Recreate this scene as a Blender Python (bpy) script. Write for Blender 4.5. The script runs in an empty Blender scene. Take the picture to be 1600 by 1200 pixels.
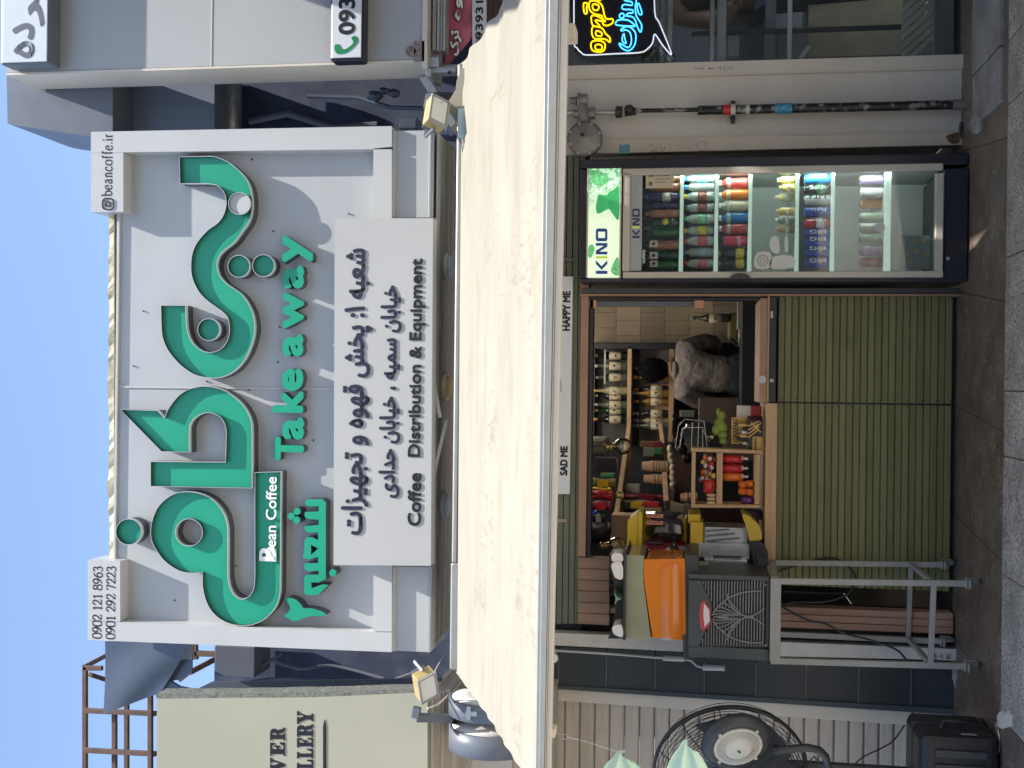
import bpy, bmesh, math, random
from mathutils import Vector, Matrix
from mathutils.geometry import tessellate_polygon
R = math.radians
rnd = random.Random(7)
sc = bpy.context.scene
COL = sc.collection

# ------------------------------------------------------------ camera, sky, sun, exposure
FPX = 1814.0; PITCH = R(9.0); ROLL = R(0.7); CAM = Vector((0, -6.0, 1.27))
FW = Vector((0, math.cos(PITCH), math.sin(PITCH))); UPV = Vector((0, -math.sin(PITCH), math.cos(PITCH))); RT = Vector((1, 0, 0))
rr = RT * math.cos(ROLL) + UPV * math.sin(ROLL)
uu = -RT * math.sin(ROLL) + UPV * math.cos(ROLL)
cd = bpy.data.cameras.new('camera'); cam = bpy.data.objects.new('camera', cd); COL.objects.link(cam)
cx, cy, cz = -uu, rr, -FW            # the phone was held sideways: picture right = world down
cam.matrix_world = Matrix(((cx.x, cy.x, cz.x, CAM.x), (cx.y, cy.y, cz.y, CAM.y), (cx.z, cy.z, cz.z, CAM.z), (0, 0, 0, 1)))
cd.sensor_width = 36; cd.lens = FPX / 1600 * 36; cd.clip_end = 2000; cd.clip_start = .05
sc.camera = cam
SUN_EL, SUN_AZ = 66.0, 54.0          # azimuth measured from the facade normal towards the right
w = bpy.data.worlds.new('World'); sc.world = w; w.use_nodes = True
nt = w.node_tree; bg = nt.nodes['Background']
sky = nt.nodes.new('ShaderNodeTexSky'); sky.sky_type = 'NISHITA'; sky.sun_disc = False
sky.sun_elevation = R(SUN_EL); sky.sun_rotation = R(180 - SUN_AZ); sky.air_density = 1.0; sky.dust_density = 1.0; sky.ozone_density = 1.0
nt.links.new(sky.outputs[0], bg.inputs[0]); bg.inputs[1].default_value = 0.105
sl = bpy.data.lights.new('sun', 'SUN'); so = bpy.data.objects.new('sun', sl); COL.objects.link(so)
sdir = Vector((math.sin(R(SUN_AZ)) * math.cos(R(SUN_EL)), -math.cos(R(SUN_AZ)) * math.cos(R(SUN_EL)), math.sin(R(SUN_EL))))
so.rotation_euler = sdir.to_track_quat('Z', 'Y').to_euler(); sl.energy = 2.9; sl.angle = R(.5); sl.color = (1, .95, .87)
sc.view_settings.view_transform = 'Standard'; sc.view_settings.look = 'None'; sc.view_settings.gamma = 1
sc.view_settings.use_curve_mapping = False; sc.view_settings.exposure = 1.52

# ------------------------------------------------------------ picture pixel -> point of the place
def ray(x, y):
    a, b = 600 - y, x - 800
    a0 = a * math.cos(ROLL) + b * math.sin(ROLL); b0 = -a * math.sin(ROLL) + b * math.cos(ROLL)
    return FW * FPX + RT * a0 - UPV * b0
def P(x, y, Y=0.0):
    d = ray(x, y); t = (Y - CAM.y) / d.y
    return CAM + d * t
def G(x, y, z=0.0):
    d = ray(x, y); t = (z - CAM.z) / d.z
    return CAM + d * t

# ------------------------------------------------------------ materials
MATS = {}
def mat(name, col, rough=.5, metal=0, var=.12, scale=6, bump=0, bscale=60, spec=.5, emit=None, estr=0, trans=0, alpha=1, stretch=None, dirt=0, dirtcol=(.05, .045, .04), coat=0, subs=0):
    if name in MATS: return MATS[name]
    m = bpy.data.materials.new(name); MATS[name] = m; m.use_nodes = True
    n = m.node_tree.nodes; l = m.node_tree.links; b = n['Principled BSDF']
    b.inputs['Roughness'].default_value = rough; b.inputs['Metallic'].default_value = metal
    b.inputs['Specular IOR Level'].default_value = spec; b.inputs['Coat Weight'].default_value = coat
    b.inputs['Transmission Weight'].default_value = trans; b.inputs['Alpha'].default_value = alpha
    if emit: b.inputs['Emission Color'].default_value = (*emit, 1); b.inputs['Emission Strength'].default_value = estr
    g = n.new('ShaderNodeNewGeometry'); vec = g.outputs['Position']
    if stretch:
        mp = n.new('ShaderNodeMapping'); mp.inputs['Scale'].default_value = stretch; l.new(vec, mp.inputs[0]); vec = mp.outputs[0]
    def noise(s, d=5):
        t = n.new('ShaderNodeTexNoise'); t.inputs['Scale'].default_value = s; t.inputs['Detail'].default_value = d; l.new(vec, t.inputs['Vector']); return t
    t = noise(scale)
    cr = n.new('ShaderNodeValToRGB'); cr.color_ramp.elements[0].position = .3; cr.color_ramp.elements[1].position = .7
    cr.color_ramp.elements[0].color = tuple(c * (1 - var) for c in col) + (1,); cr.color_ramp.elements[1].color = tuple(min(1, c * (1 + var * .7)) for c in col) + (1,)
    l.new(t.outputs[0], cr.inputs[0]); out = cr.outputs[0]
    if dirt:
        t2 = noise(scale * 2.7, 9); c2 = n.new('ShaderNodeValToRGB'); c2.color_ramp.elements[0].position = .52; c2.color_ramp.elements[1].position = .8
        l.new(t2.outputs[0], c2.inputs[0]); ml = n.new('ShaderNodeMath'); ml.operation = 'MULTIPLY'; ml.inputs[1].default_value = dirt; l.new(c2.outputs[0], ml.inputs[0])
        mx = n.new('ShaderNodeMix'); mx.data_type = 'RGBA'; l.new(ml.outputs[0], mx.inputs[0]); l.new(out, mx.inputs[6]); mx.inputs[7].default_value = (*dirtcol, 1); out = mx.outputs[2]
    l.new(out, b.inputs['Base Color'])
    rm = n.new('ShaderNodeMapRange'); rm.inputs['To Min'].default_value = max(0, rough - .08); rm.inputs['To Max'].default_value = min(1, rough + .1)
    l.new(noise(scale * 4).outputs[0], rm.inputs[0]); l.new(rm.outputs[0], b.inputs['Roughness'])
    if bump:
        bp = n.new('ShaderNodeBump'); bp.inputs['Strength'].default_value = bump; bp.inputs['Distance'].default_value = .004
        l.new(noise(bscale, 6).outputs[0], bp.inputs['Height']); l.new(bp.outputs[0], b.inputs['Normal'])
    return m
def glass(name, tint=(1, 1, 1), lo=.04, hi=1.0, tr=1.0):
    if name in MATS: return MATS[name]
    m = bpy.data.materials.new(name); MATS[name] = m; m.use_nodes = True; n = m.node_tree.nodes; l = m.node_tree.links
    n.remove(n['Principled BSDF']); o = n['Material Output']
    t = n.new('ShaderNodeBsdfTransparent'); t.inputs[0].default_value = (*[c * tr for c in tint], 1)
    gl = n.new('ShaderNodeBsdfGlossy'); gl.inputs['Roughness'].default_value = .02
    f = n.new('ShaderNodeFresnel'); f.inputs[0].default_value = 1.5
    mr = n.new('ShaderNodeMapRange'); mr.inputs['From Min'].default_value = 0.0; mr.inputs['To Min'].default_value = lo; mr.inputs['To Max'].default_value = hi; l.new(f.outputs[0], mr.inputs[0])
    mx = n.new('ShaderNodeMixShader'); l.new(mr.outputs[0], mx.inputs[0]); l.new(t.outputs[0], mx.inputs[1]); l.new(gl.outputs[0], mx.inputs[2]); l.new(mx.outputs[0], o.inputs[0])
    return m
WHITE = mat('white composite panel', (.445, .46, .46), .36, var=.05, scale=1.5, dirt=.12, dirtcol=(.35, .33, .28))
WHITE2 = mat('white frame aluminium', (.51, .515, .51), .35, var=.04, scale=2)
BOARD = mat('warm grey acrylic', (.46, .46, .45), .45, var=.03, scale=2)
NWHITE = mat('neighbour white cladding', (.4, .41, .41), .45, var=.05, scale=1.2)
CREAM = mat('cream painted aluminium', (.64, .59, .5), .5, var=.06, scale=3, dirt=.1, dirtcol=(.3, .27, .2))
PIER = mat('pale grey painted sheet', (.6, .575, .52), .5, var=.07, scale=2, dirt=.18, dirtcol=(.28, .26, .22))
OLIVE = mat('olive sign face', (.385, .375, .29), .5, var=.05, scale=1.2, dirt=.12, dirtcol=(.3, .28, .2))
FOAM = mat('cream foam edge', (.62, .57, .4), .9, var=.25, scale=30, bump=.6, dirt=.5, dirtcol=(.3, .26, .16))
GREEN = mat('green acrylic letter face', (.014, .33, .19), .3, var=.06, scale=2, coat=.15)
LSIDE = mat('brushed letter side', (.075, .085, .095), .4, metal=.2, var=.12, scale=10)
LRIM = mat('letter rim', (.6, .62, .6), .35, metal=.2, var=.05)
WFACE = mat('white letter dot', (.52, .53, .52), .4, var=.03)
TEXTBLUE = mat('dark blue acrylic lettering', (.014, .018, .042), .5, var=.05)
TEXTBLK = mat('black lettering', (.012, .012, .014), .45, var=.05)
TEXTWHT = mat('white lettering', (.85, .87, .85), .5, var=.02)
SOFF = mat('soffit film', (.36, .34, .3), .5, var=.08, scale=3)
SOFFT = mat('soffit print', (.22, .2, .18), .6)
STEEL = mat('galvanised steel', (.45, .46, .45), .4, metal=.6, var=.12, scale=15)
ALU = mat('aluminium extrusion', (.45, .455, .43), .35, metal=.5, var=.06, scale=8)
SPAINT = mat('grey painted steel', (.33, .325, .3), .5, var=.08, scale=9, dirt=.15)
RUST = mat('rusty brown tube', (.14, .085, .065), .7, var=.25, scale=18, dirt=.4, dirtcol=(.25, .11, .05))
DKSHEET = mat('dark blue grey sheet', (.13, .155, .19), .28, metal=.3, var=.12, scale=2)
GSHEET = mat('grey blue cladding', (.14, .15, .175), .4, metal=.2, var=.1, scale=2)
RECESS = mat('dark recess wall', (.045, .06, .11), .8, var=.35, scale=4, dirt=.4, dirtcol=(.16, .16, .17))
FABRIC = None
NAVY = mat('navy black enamel', (.018, .02, .035), .35, var=.15, scale=5)
BLACK = mat('black plastic', (.018, .019, .021), .4, var=.15, scale=8)
DKGREY = mat('charcoal plastic', (.04, .045, .048), .42, var=.12, scale=8)
DRIMM = mat('slate drum rim', (.13, .15, .18), .4, var=.08, scale=6, dirt=.1)
OLSLAT = mat('olive green slats', (.108, .112, .058), .42, var=.07, scale=4, dirt=.1, dirtcol=(.07, .07, .04))
OLSLAT2 = mat('grey green slats', (.15, .17, .125), .4, var=.08, scale=4)
COPPER = mat('copper brown frame', (.36, .22, .155), .42, metal=.25, var=.1, scale=8)
OAK = mat('pale oak', (.56, .37, .2), .5, var=.16, scale=14, stretch=(.25, 1, 3), bump=.1)
PINE = mat('pine slats', (.46, .27, .16), .55, var=.22, scale=9, stretch=(2, 1, .25), bump=.15)
PINK = mat('pinkish timber', (.4, .24, .17), .6, var=.2, scale=10, stretch=(2, 1, .2), bump=.15)
SHELF = mat('shelf timber', (.5, .36, .23), .6, var=.15, scale=12, stretch=(.3, 1, 3))
SLATE = mat('dark slate cladding', (.032, .04, .045), .45, var=.2, scale=3, bump=.2, bscale=20, dirt=.15, dirtcol=(.09, .1, .1))
SHUT = mat('beige shutter slat', (.53, .475, .4), .5, var=.08, scale=5, stretch=(.4, 1, 3), dirt=.4, dirtcol=(.24, .2, .16))
COUNTIN = mat('inner counter', (.33, .23, .16), .5, var=.1)
YELLOW = mat('yellow plastic', (.66, .46, .03), .3, var=.06, coat=.3)
ORANGE = mat('orange juice', (.7, .2, .012), .22, var=.04, coat=.4)
CLEARP = mat('clear plastic', (.36, .35, .24), .22, var=.12, scale=9, alpha=.85, coat=.3)
SMOKE = glass('smoky plastic', (.42, .42, .43), .07, .9)
GLASS = glass('window glass', (.95, .97, .96), .02, .7)
BULBG = glass('bulb glass', (.95, .92, .85), .08, 1)
BRASS = mat('aged brass', (.45, .3, .12), .35, metal=.8)
CHROME = mat('chrome steel', (.6, .6, .6), .22, metal=.9, var=.1, scale=12)
RED = mat('red wrapper', (.55, .03, .035), .35, var=.1, scale=20, coat=.3)
REDW = mat('crimson plastic', (.3, .02, .06), .3)
PAPER = mat('brown paper cup', (.42, .28, .18), .7, var=.06)
CUPW = mat('cream paper cup', (.68, .62, .48), .6, var=.05)
BLUEP = mat('blue wrapper', (.02, .06, .4), .35, var=.1, coat=.3)
PURP = mat('purple wrapper', (.12, .03, .18), .35, var=.2, scale=30, coat=.3)
ORP = mat('orange wrapper', (.75, .17, .02), .35, var=.12, scale=25, coat=.3)
GOLD = mat('gold card', (.62, .4, .12), .4, var=.08)
CARDW = mat('white card', (.7, .68, .65), .55, var=.04)
PLUSH = mat('lime soft toy', (.26, .33, .06), .9, var=.15, scale=40, bump=.6, bscale=200)
MINT = mat('mint cloth', (.6, .78, .62), .85, var=.06, bump=.2)
YRIM = mat('yellowed lamp housing', (.42, .32, .14), .5, var=.15, scale=20)
LGLASS = mat('floodlight glass', (.8, .8, .76), .2, var=.03, coat=.5)
PINKB = mat('faded pink banner', (.5, .13, .2), .55, var=.12, scale=4)
GRANITE = None

def shader_fabric():
    m = mat('awning fabric', (.44, .415, .345), .85, var=.1, scale=2.2, stretch=(.6, 2.2, 1), bump=.55, bscale=11, dirt=.6, dirtcol=(.31, .265, .2))
    n = m.node_tree.nodes; l = m.node_tree.links; b = n['Principled BSDF']; o = n['Material Output']
    bc = b.inputs['Base Color'].links[0].from_socket; g2 = n.new('ShaderNodeNewGeometry'); mp2 = n.new('ShaderNodeMapping'); mp2.inputs['Scale'].default_value = (45, 12, 12); l.new(g2.outputs[0], mp2.inputs[0])
    ns_ = n.new('ShaderNodeTexNoise'); ns_.inputs['Scale'].default_value = 1; ns_.inputs['Detail'].default_value = 3; l.new(mp2.outputs[0], ns_.inputs[0])
    big = n.new('ShaderNodeTexNoise'); big.inputs['Scale'].default_value = 1.8; l.new(g2.outputs[0], big.inputs[0])
    ad = n.new('ShaderNodeMath'); ad.operation = 'MULTIPLY'; l.new(ns_.outputs[0], ad.inputs[0]); l.new(big.outputs[0], ad.inputs[1])
    r2 = n.new('ShaderNodeValToRGB'); r2.color_ramp.elements[0].position = .33; r2.color_ramp.elements[1].position = .45; l.new(ad.outputs[0], r2.inputs[0])
    m3 = n.new('ShaderNodeMix'); m3.data_type = 'RGBA'; l.new(r2.outputs[0], m3.inputs[0]); l.new(bc, m3.inputs[6]); m3.inputs[7].default_value = (.34, .305, .24, 1); l.new(m3.outputs[2], b.inputs['Base Color'])
    t = n.new('ShaderNodeBsdfTranslucent'); t.inputs[0].default_value = (.6, .54, .43, 1)
    mx = n.new('ShaderNodeMixShader'); mx.inputs[0].default_value = .3; l.new(b.outputs[0], mx.inputs[1]); l.new(t.outputs[0], mx.inputs[2]); l.new(mx.outputs[0], o.inputs[0])
    return m
FABRIC = shader_fabric()
def shader_stone(name, col, spk, sscale, lo, hi, rough, bump=.4, veins=False):
    m = bpy.data.materials.new(name); MATS[name] = m; m.use_nodes = True; n = m.node_tree.nodes; l = m.node_tree.links; b = n['Principled BSDF']
    g = n.new('ShaderNodeNewGeometry')
    def nz(s, d): t = n.new('ShaderNodeTexNoise'); t.inputs['Scale'].default_value = s; t.inputs['Detail'].default_value = d; l.new(g.outputs[0], t.inputs[0]); return t
    a = nz(5, 6); cr = n.new('ShaderNodeValToRGB'); cr.color_ramp.elements[0].position = .3; cr.color_ramp.elements[1].position = .72
    cr.color_ramp.elements[0].color = tuple(c * .65 for c in col) + (1,); cr.color_ramp.elements[1].color = tuple(c * 1.3 for c in col) + (1,); l.new(a.outputs[0], cr.inputs[0])
    s = nz(sscale, 3); s2 = n.new('ShaderNodeValToRGB'); s2.color_ramp.elements[0].position = lo; s2.color_ramp.elements[1].position = hi; l.new(s.outputs[0], s2.inputs[0])
    mx = n.new('ShaderNodeMix'); mx.data_type = 'RGBA'; l.new(s2.outputs[0], mx.inputs[0]); l.new(cr.outputs[0], mx.inputs[6]); mx.inputs[7].default_value = (*spk, 1); out = mx.outputs[2]
    if veins:       # short pale scratches and veins: thin iso-lines of a distorted noise, broken up by a mask
        v = nz(14, 2); v.inputs['Distortion'].default_value = 2.2
        sb = n.new('ShaderNodeMath'); sb.operation = 'SUBTRACT'; sb.inputs[1].default_value = .5; l.new(v.outputs[0], sb.inputs[0])
        ab = n.new('ShaderNodeMath'); ab.operation = 'ABSOLUTE'; l.new(sb.outputs[0], ab.inputs[0])
        vr = n.new('ShaderNodeValToRGB'); vr.color_ramp.elements[0].position = 0; vr.color_ramp.elements[0].color = (1, 1, 1, 1); vr.color_ramp.elements[1].position = .02; vr.color_ramp.elements[1].color = (0, 0, 0, 1); l.new(ab.outputs[0], vr.inputs[0])
        mk = nz(9, 2); mr = n.new('ShaderNodeValToRGB'); mr.color_ramp.elements[0].position = .44; mr.color_ramp.elements[1].position = .56; l.new(mk.outputs[0], mr.inputs[0])
        mm = n.new('ShaderNodeMath'); mm.operation = 'MULTIPLY'; l.new(vr.outputs[0], mm.inputs[0]); l.new(mr.outputs[0], mm.inputs[1])
        m2 = n.new('ShaderNodeMix'); m2.data_type = 'RGBA'; l.new(mm.outputs[0], m2.inputs[0]); l.new(out, m2.inputs[6]); m2.inputs[7].default_value = (.42, .36, .28, 1); out = m2.outputs[2]
    l.new(out, b.inputs['Base Color']); b.inputs['Roughness'].default_value = rough
    bp = n.new('ShaderNodeBump'); bp.inputs['Strength'].default_value = bump; bp.inputs['Distance'].default_value = .003; l.new(s.outputs[0], bp.inputs['Height']); l.new(bp.outputs[0], b.inputs['Normal'])
    return m
GRANITE = shader_stone('granite paving', (.4, .37, .32), (.15, .135, .12), 110, .48, .6, .75)
DARKST = shader_stone('worn dark stone', (.135, .102, .08), (.15, .12, .095), 60, .55, .8, .42, .25, True)
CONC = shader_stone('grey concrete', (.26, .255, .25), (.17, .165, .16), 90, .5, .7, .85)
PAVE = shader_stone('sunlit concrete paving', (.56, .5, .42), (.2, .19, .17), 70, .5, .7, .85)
ASPH = shader_stone('asphalt', (.06, .06, .06), (.09, .09, .09), 150, .5, .7, .85)

# ------------------------------------------------------------ mesh builder
class MB:
    def __init__(s): s.v = []; s.f = []; s.m = []; s.s = []
    def add(s, vs, fs, mi=0, sm=False):
        o = len(s.v); s.v += [tuple(q) for q in vs]
        for f in fs: s.f.append(tuple(i + o for i in f)); s.m.append(mi); s.s.append(sm)
        return s
    def box(s, x0, x1, y0, y1, z0, z1, mi=0):
        if x0 > x1: x0, x1 = x1, x0
        if y0 > y1: y0, y1 = y1, y0
        if z0 > z1: z0, z1 = z1, z0
        v = [(x0, y0, z0), (x1, y0, z0), (x1, y1, z0), (x0, y1, z0), (x0, y0, z1), (x1, y0, z1), (x1, y1, z1), (x0, y1, z1)]
        return s.add(v, [(0, 3, 2, 1), (4, 5, 6, 7), (0, 1, 5, 4), (1, 2, 6, 5), (2, 3, 7, 6), (3, 0, 4, 7)], mi)
    def px(s, x0, y0, x1, y1, Yf, Yb, mi=0):          # box whose front face covers a picture rectangle at depth Yf
        xm, ym = (x0 + x1) / 2, (max(-60, y0) + min(1260, y1)) / 2
        return s.box(P(xm, y0, Yf).x, P(xm, y1, Yf).x, Yf, Yb, P(x0, ym, Yf).z, P(x1, ym, Yf).z, mi)
    def prism(s, loops, yf, yb, mi=0, back=True, side=None):  # loops of (X, Z); first outer, rest holes
        side = mi if side is None else side
        pts = [[Vector((a, b, 0)) for a, b in lp] for lp in loops]
        tri = tessellate_polygon(pts); flat = [q for lp in pts for q in lp]
        fr = [(q.x, yf, q.y) for q in flat]; bk = [(q.x, yb, q.y) for q in flat]
        def orient(t):
            a, b, c = (flat[i] for i in t); return t if (b - a).cross(c - a).z > 0 else (t[0], t[2], t[1])
        tri = [orient(t) for t in tri]
        s.add(fr, [t for t in tri], mi)
        if back: s.add(bk, [(t[0], t[2], t[1]) for t in tri], mi)
        o = 0
        for k, lp in enumerate(pts):
            n = len(lp); area = sum(lp[i].x * lp[(i + 1) % n].y - lp[(i + 1) % n].x * lp[i].y for i in range(n))
            vs = [(q.x, yf, q.y) for q in lp] + [(q.x, yb, q.y) for q in lp]
            ccw = (area > 0) == (k == 0)
            fs = [((i, n + i, n + (i + 1) % n, (i + 1) % n) if ccw else ((i + 1) % n, n + (i + 1) % n, n + i, i)) for i in range(n)]
            s.add(vs, fs, side)
        return s
    def poly(s, pp, Yf, Yb, mi=0, holes=(), side=None):       # prism from picture pixels
        def cv(l): return [(P(a, b, Yf).x, P(a, b, Yf).z) for a, b in l]
        return s.prism([cv(pp)] + [cv(h) for h in holes], Yf, Yb, mi, side=side)
    def tube(s, pts, r, n=8, mi=0, closed=False, caps=True):
        pts = [Vector(q) for q in pts]; N = len(pts); rs = r if isinstance(r, (list, tuple)) else [r] * N
        rings = []; up = None
        for i in range(N):
            if closed: t = pts[(i + 1) % N] - pts[i - 1]
            else: t = pts[min(i + 1, N - 1)] - pts[max(i - 1, 0)]
            t = t.normalized() if t.length > 1e-9 else Vector((0, 0, 1))
            if up is None: up = t.orthogonal().normalized()
            up = (up - t * up.dot(t)); up = up.normalized() if up.length > 1e-6 else t.orthogonal().normalized()
            q = t.cross(up); rings.append([pts[i] + (up * math.cos(2 * math.pi * k / n) + q * math.sin(2 * math.pi * k / n)) * rs[i] for k in range(n)])
        vs = [v for rg in rings for v in rg]; fs = []
        for i in range(N if closed else N - 1):
            j = (i + 1) % N
            for k in range(n): fs.append((i * n + k, i * n + (k + 1) % n, j * n + (k + 1) % n, j * n + k))
        s.add(vs, fs, mi, True)
        if caps and not closed:
            s.add(rings[0], [tuple(reversed(range(n)))], mi); s.add(rings[-1], [tuple(range(n))], mi)
        return s
    def bar(s, a, b, w_, h=None, mi=0):        # square section bar
        a, b = Vector(a), Vector(b); h = h or w_; t = (b - a).normalized()
        q = t.cross(Vector((0, 1, 0)));  q = q.normalized() if q.length > .05 else Vector((1, 0, 0)); r = t.cross(q).normalized()
        vs = [p + q * (sx * w_ / 2) + r * (sy * h / 2) for p in (a, b) for sx, sy in ((-1, -1), (1, -1), (1, 1), (-1, 1))]
        return s.add(vs, [(0, 1, 2, 3), (7, 6, 5, 4), (0, 4, 5, 1), (1, 5, 6, 2), (2, 6, 7, 3), (3, 7, 4, 0)], mi)
    def lathe(s, prof, c=(0, 0, 0), ax='Z', n=20, mi=0, sm=True, mis=None):
        c = Vector(c); vs = []; fs = []
        for r, h in prof:
            for k in range(n):
                a = 2 * math.pi * k / n; u, v = r * math.cos(a), r * math.sin(a)
                vs.append(c + (Vector((u, v, h)) if ax == 'Z' else Vector((u, h, -v)) if ax == 'Y' else Vector((h, u, v))))
        for i in range(len(prof) - 1):
            for k in range(n):
                f = (i * n + k, i * n + (k + 1) % n, (i + 1) * n + (k + 1) % n, (i + 1) * n + k)
                s.add([], [], 0); fs.append((f, mis[i] if mis else mi))
        o = len(s.v); s.v += [tuple(q) for q in vs]
        for f, m_ in fs: s.f.append(tuple(i + o for i in f)); s.m.append(m_); s.s.append(sm)
        for e, rev in ((0, True), (len(prof) - 1, False)):
            if prof[e][0] > 1e-5:
                ids = [e * n + k + o for k in range(n)]; s.f.append(tuple(reversed(ids)) if rev else tuple(ids)); s.m.append(mis[min(e, len(mis) - 1)] if mis else mi); s.s.append(False)
        return s
    def ball(s, c, r, n=14, mi=0, jit=0, rg=None):
        r = r if isinstance(r, (tuple, list)) else (r, r, r); rg = rg or rnd; c = Vector(c); vs = []; fs = []; m_ = n // 2 + 1
        for i in range(m_ + 1):
            th = math.pi * i / m_
            for k in range(n):
                ph = 2 * math.pi * k / n; j = 1 + rg.uniform(-jit, jit)
                vs.append(c + Vector((r[0] * math.sin(th) * math.cos(ph) * j, r[1] * math.sin(th) * math.sin(ph) * j, r[2] * math.cos(th) * (j if 0 < i < m_ else 1))))
        for i in range(m_):
            for k in range(n): fs.append((i * n + k, (i + 1) * n + k, (i + 1) * n + (k + 1) % n, i * n + (k + 1) % n))
        return s.add(vs, fs, mi, True)
    def grid(s, nu, nv, fn, mi=0, sm=True):
        vs = [fn(i / nu, j / nv) for i in range(nu + 1) for j in range(nv + 1)]
        fs = [(i * (nv + 1) + j, (i + 1) * (nv + 1) + j, (i + 1) * (nv + 1) + j + 1, i * (nv + 1) + j + 1) for i in range(nu) for j in range(nv)]
        return s.add(vs, fs, mi, sm)
    def xf(s, M): s.v = [tuple(M @ Vector(q)) for q in s.v]; return s

OFF = {}
def mesh_of(name, mb, mats):
    me = bpy.data.meshes.new(name); me.from_pydata(mb.v, [], mb.f)
    for m in (mats if isinstance(mats, (list, tuple)) else [mats]): me.materials.append(m)
    me.polygons.foreach_set('material_index', mb.m); me.polygons.foreach_set('use_smooth', mb.s)
    me.validate(); me.update()
    return me
def bev(o, wd, seg=2):
    if wd:
        md = o.modifiers.new('bevel', 'BEVEL'); md.width = wd; md.segments = seg; md.limit_method = 'ANGLE'; md.angle_limit = R(50); md.harden_normals = False
def props(o, label=None, cat=None, group=None, kind=None):
    if label: o['label'] = label
    if cat: o['category'] = cat
    if group: o['group'] = group
    if kind: o['kind'] = kind
def thing(name, label, cat, loc=(0, 0, 0), group=None, local=False, rz=0):
    o = bpy.data.objects.new(name, None); COL.objects.link(o); o.location = loc; o.rotation_euler = (0, 0, rz); o.empty_display_size = .05
    props(o, label, cat, group); OFF[o] = Vector((0, 0, 0)) if local else Vector(loc); return o
def part(name, mb, mats, parent, label=None, b=0, kind=None, me=None):
    o = bpy.data.objects.new(name, me or mesh_of(name, mb, mats)); COL.objects.link(o)
    o.parent = parent; o.location = -OFF[parent]; OFF[o] = Vector((0, 0, 0)); props(o, label, kind=kind); bev(o, b); return o
def solo(name, mb, mats, label=None, cat=None, group=None, kind=None, b=0):
    xs = [q[0] for q in mb.v]; ys = [q[1] for q in mb.v]; zs = [q[2] for q in mb.v]
    c = Vector(((min(xs) + max(xs)) / 2, (min(ys) + max(ys)) / 2, min(zs)))
    mb.v = [(q[0] - c.x, q[1] - c.y, q[2] - c.z) for q in mb.v]
    o = bpy.data.objects.new(name, mesh_of(name, mb, mats)); COL.objects.link(o); o.location = c; OFF[o] = c; props(o, label, cat, group, kind); bev(o, b); return o
def copy_tree(o, parent=None):
    c = o.copy(); COL.objects.link(c); c.parent = parent; OFF[c] = OFF.get(o, Vector())
    for ch in list(o.children): copy_tree(ch, c)
    return c
def base(x, y, Y, z=None):
    p = P(x, y, Y); return (p.x, p.y, p.z if z is None else z)

# ------------------------------------------------------------ lettering
AR = {'ا': ('FE8D', 'FE8E', 0, 0), 'ب': ('FE8F', 'FE90', 'FE91', 'FE92'), 'پ': ('FB56', 'FB57', 'FB58', 'FB59'), 'ت': ('FE95', 'FE96', 'FE97', 'FE98'), 'ج': ('FE9D', 'FE9E', 'FE9F', 'FEA0'), 'خ': ('FEA5', 'FEA6', 'FEA7', 'FEA8'), 'ح': ('FEA1', 'FEA2', 'FEA3', 'FEA4'), 'د': ('FEA9', 'FEAA', 0, 0), 'ر': ('FEAD', 'FEAE', 0, 0), 'ز': ('FEAF', 'FEB0', 0, 0), 'س': ('FEB1', 'FEB2', 'FEB3', 'FEB4'), 'ش': ('FEB5', 'FEB6', 'FEB7', 'FEB8'), 'ع': ('FEC9', 'FECA', 'FECB', 'FECC'), 'ق': ('FED5', 'FED6', 'FED7', 'FED8'), 'ک': ('FB8E', 'FB8F', 'FB90', 'FB91'), 'م': ('FEE1', 'FEE2', 'FEE3', 'FEE4'), 'ن': ('FEE5', 'FEE6', 'FEE7', 'FEE8'), 'و': ('FEED', 'FEEE', 0, 0), 'ه': ('FEE9', 'FEEA', 'FEEB', 'FEEC'), 'ی': ('FBFC', 'FBFD', 'FBFE', 'FBFF')}
def ar(s):
    out = []
    for i, c in enumerate(s):
        if c not in AR: out.append(c); continue
        pj = i > 0 and s[i - 1] in AR and AR[s[i - 1]][2]; nj = AR[c][2] and i + 1 < len(s) and s[i + 1] in AR
        out.append(chr(int(AR[c][(3 if nj else 1) if pj else (2 if nj else 0)], 16)))
    return ''.join(reversed(out))
def text_raw(s, ext=0, res=4):
    c = bpy.data.curves.new('lettering', 'FONT'); c.body = s; c.size = 1; c.extrude = ext; c.resolution_u = res
    o = bpy.data.objects.new('lettering', c); me = bpy.data.meshes.new_from_object(o)
    vs = [tuple(v.co) for v in me.vertices]; fs = [tuple(p.vertices) for p in me.polygons]
    bpy.data.objects.remove(o); bpy.data.curves.remove(c); bpy.data.meshes.remove(me)
    return vs, fs
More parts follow.
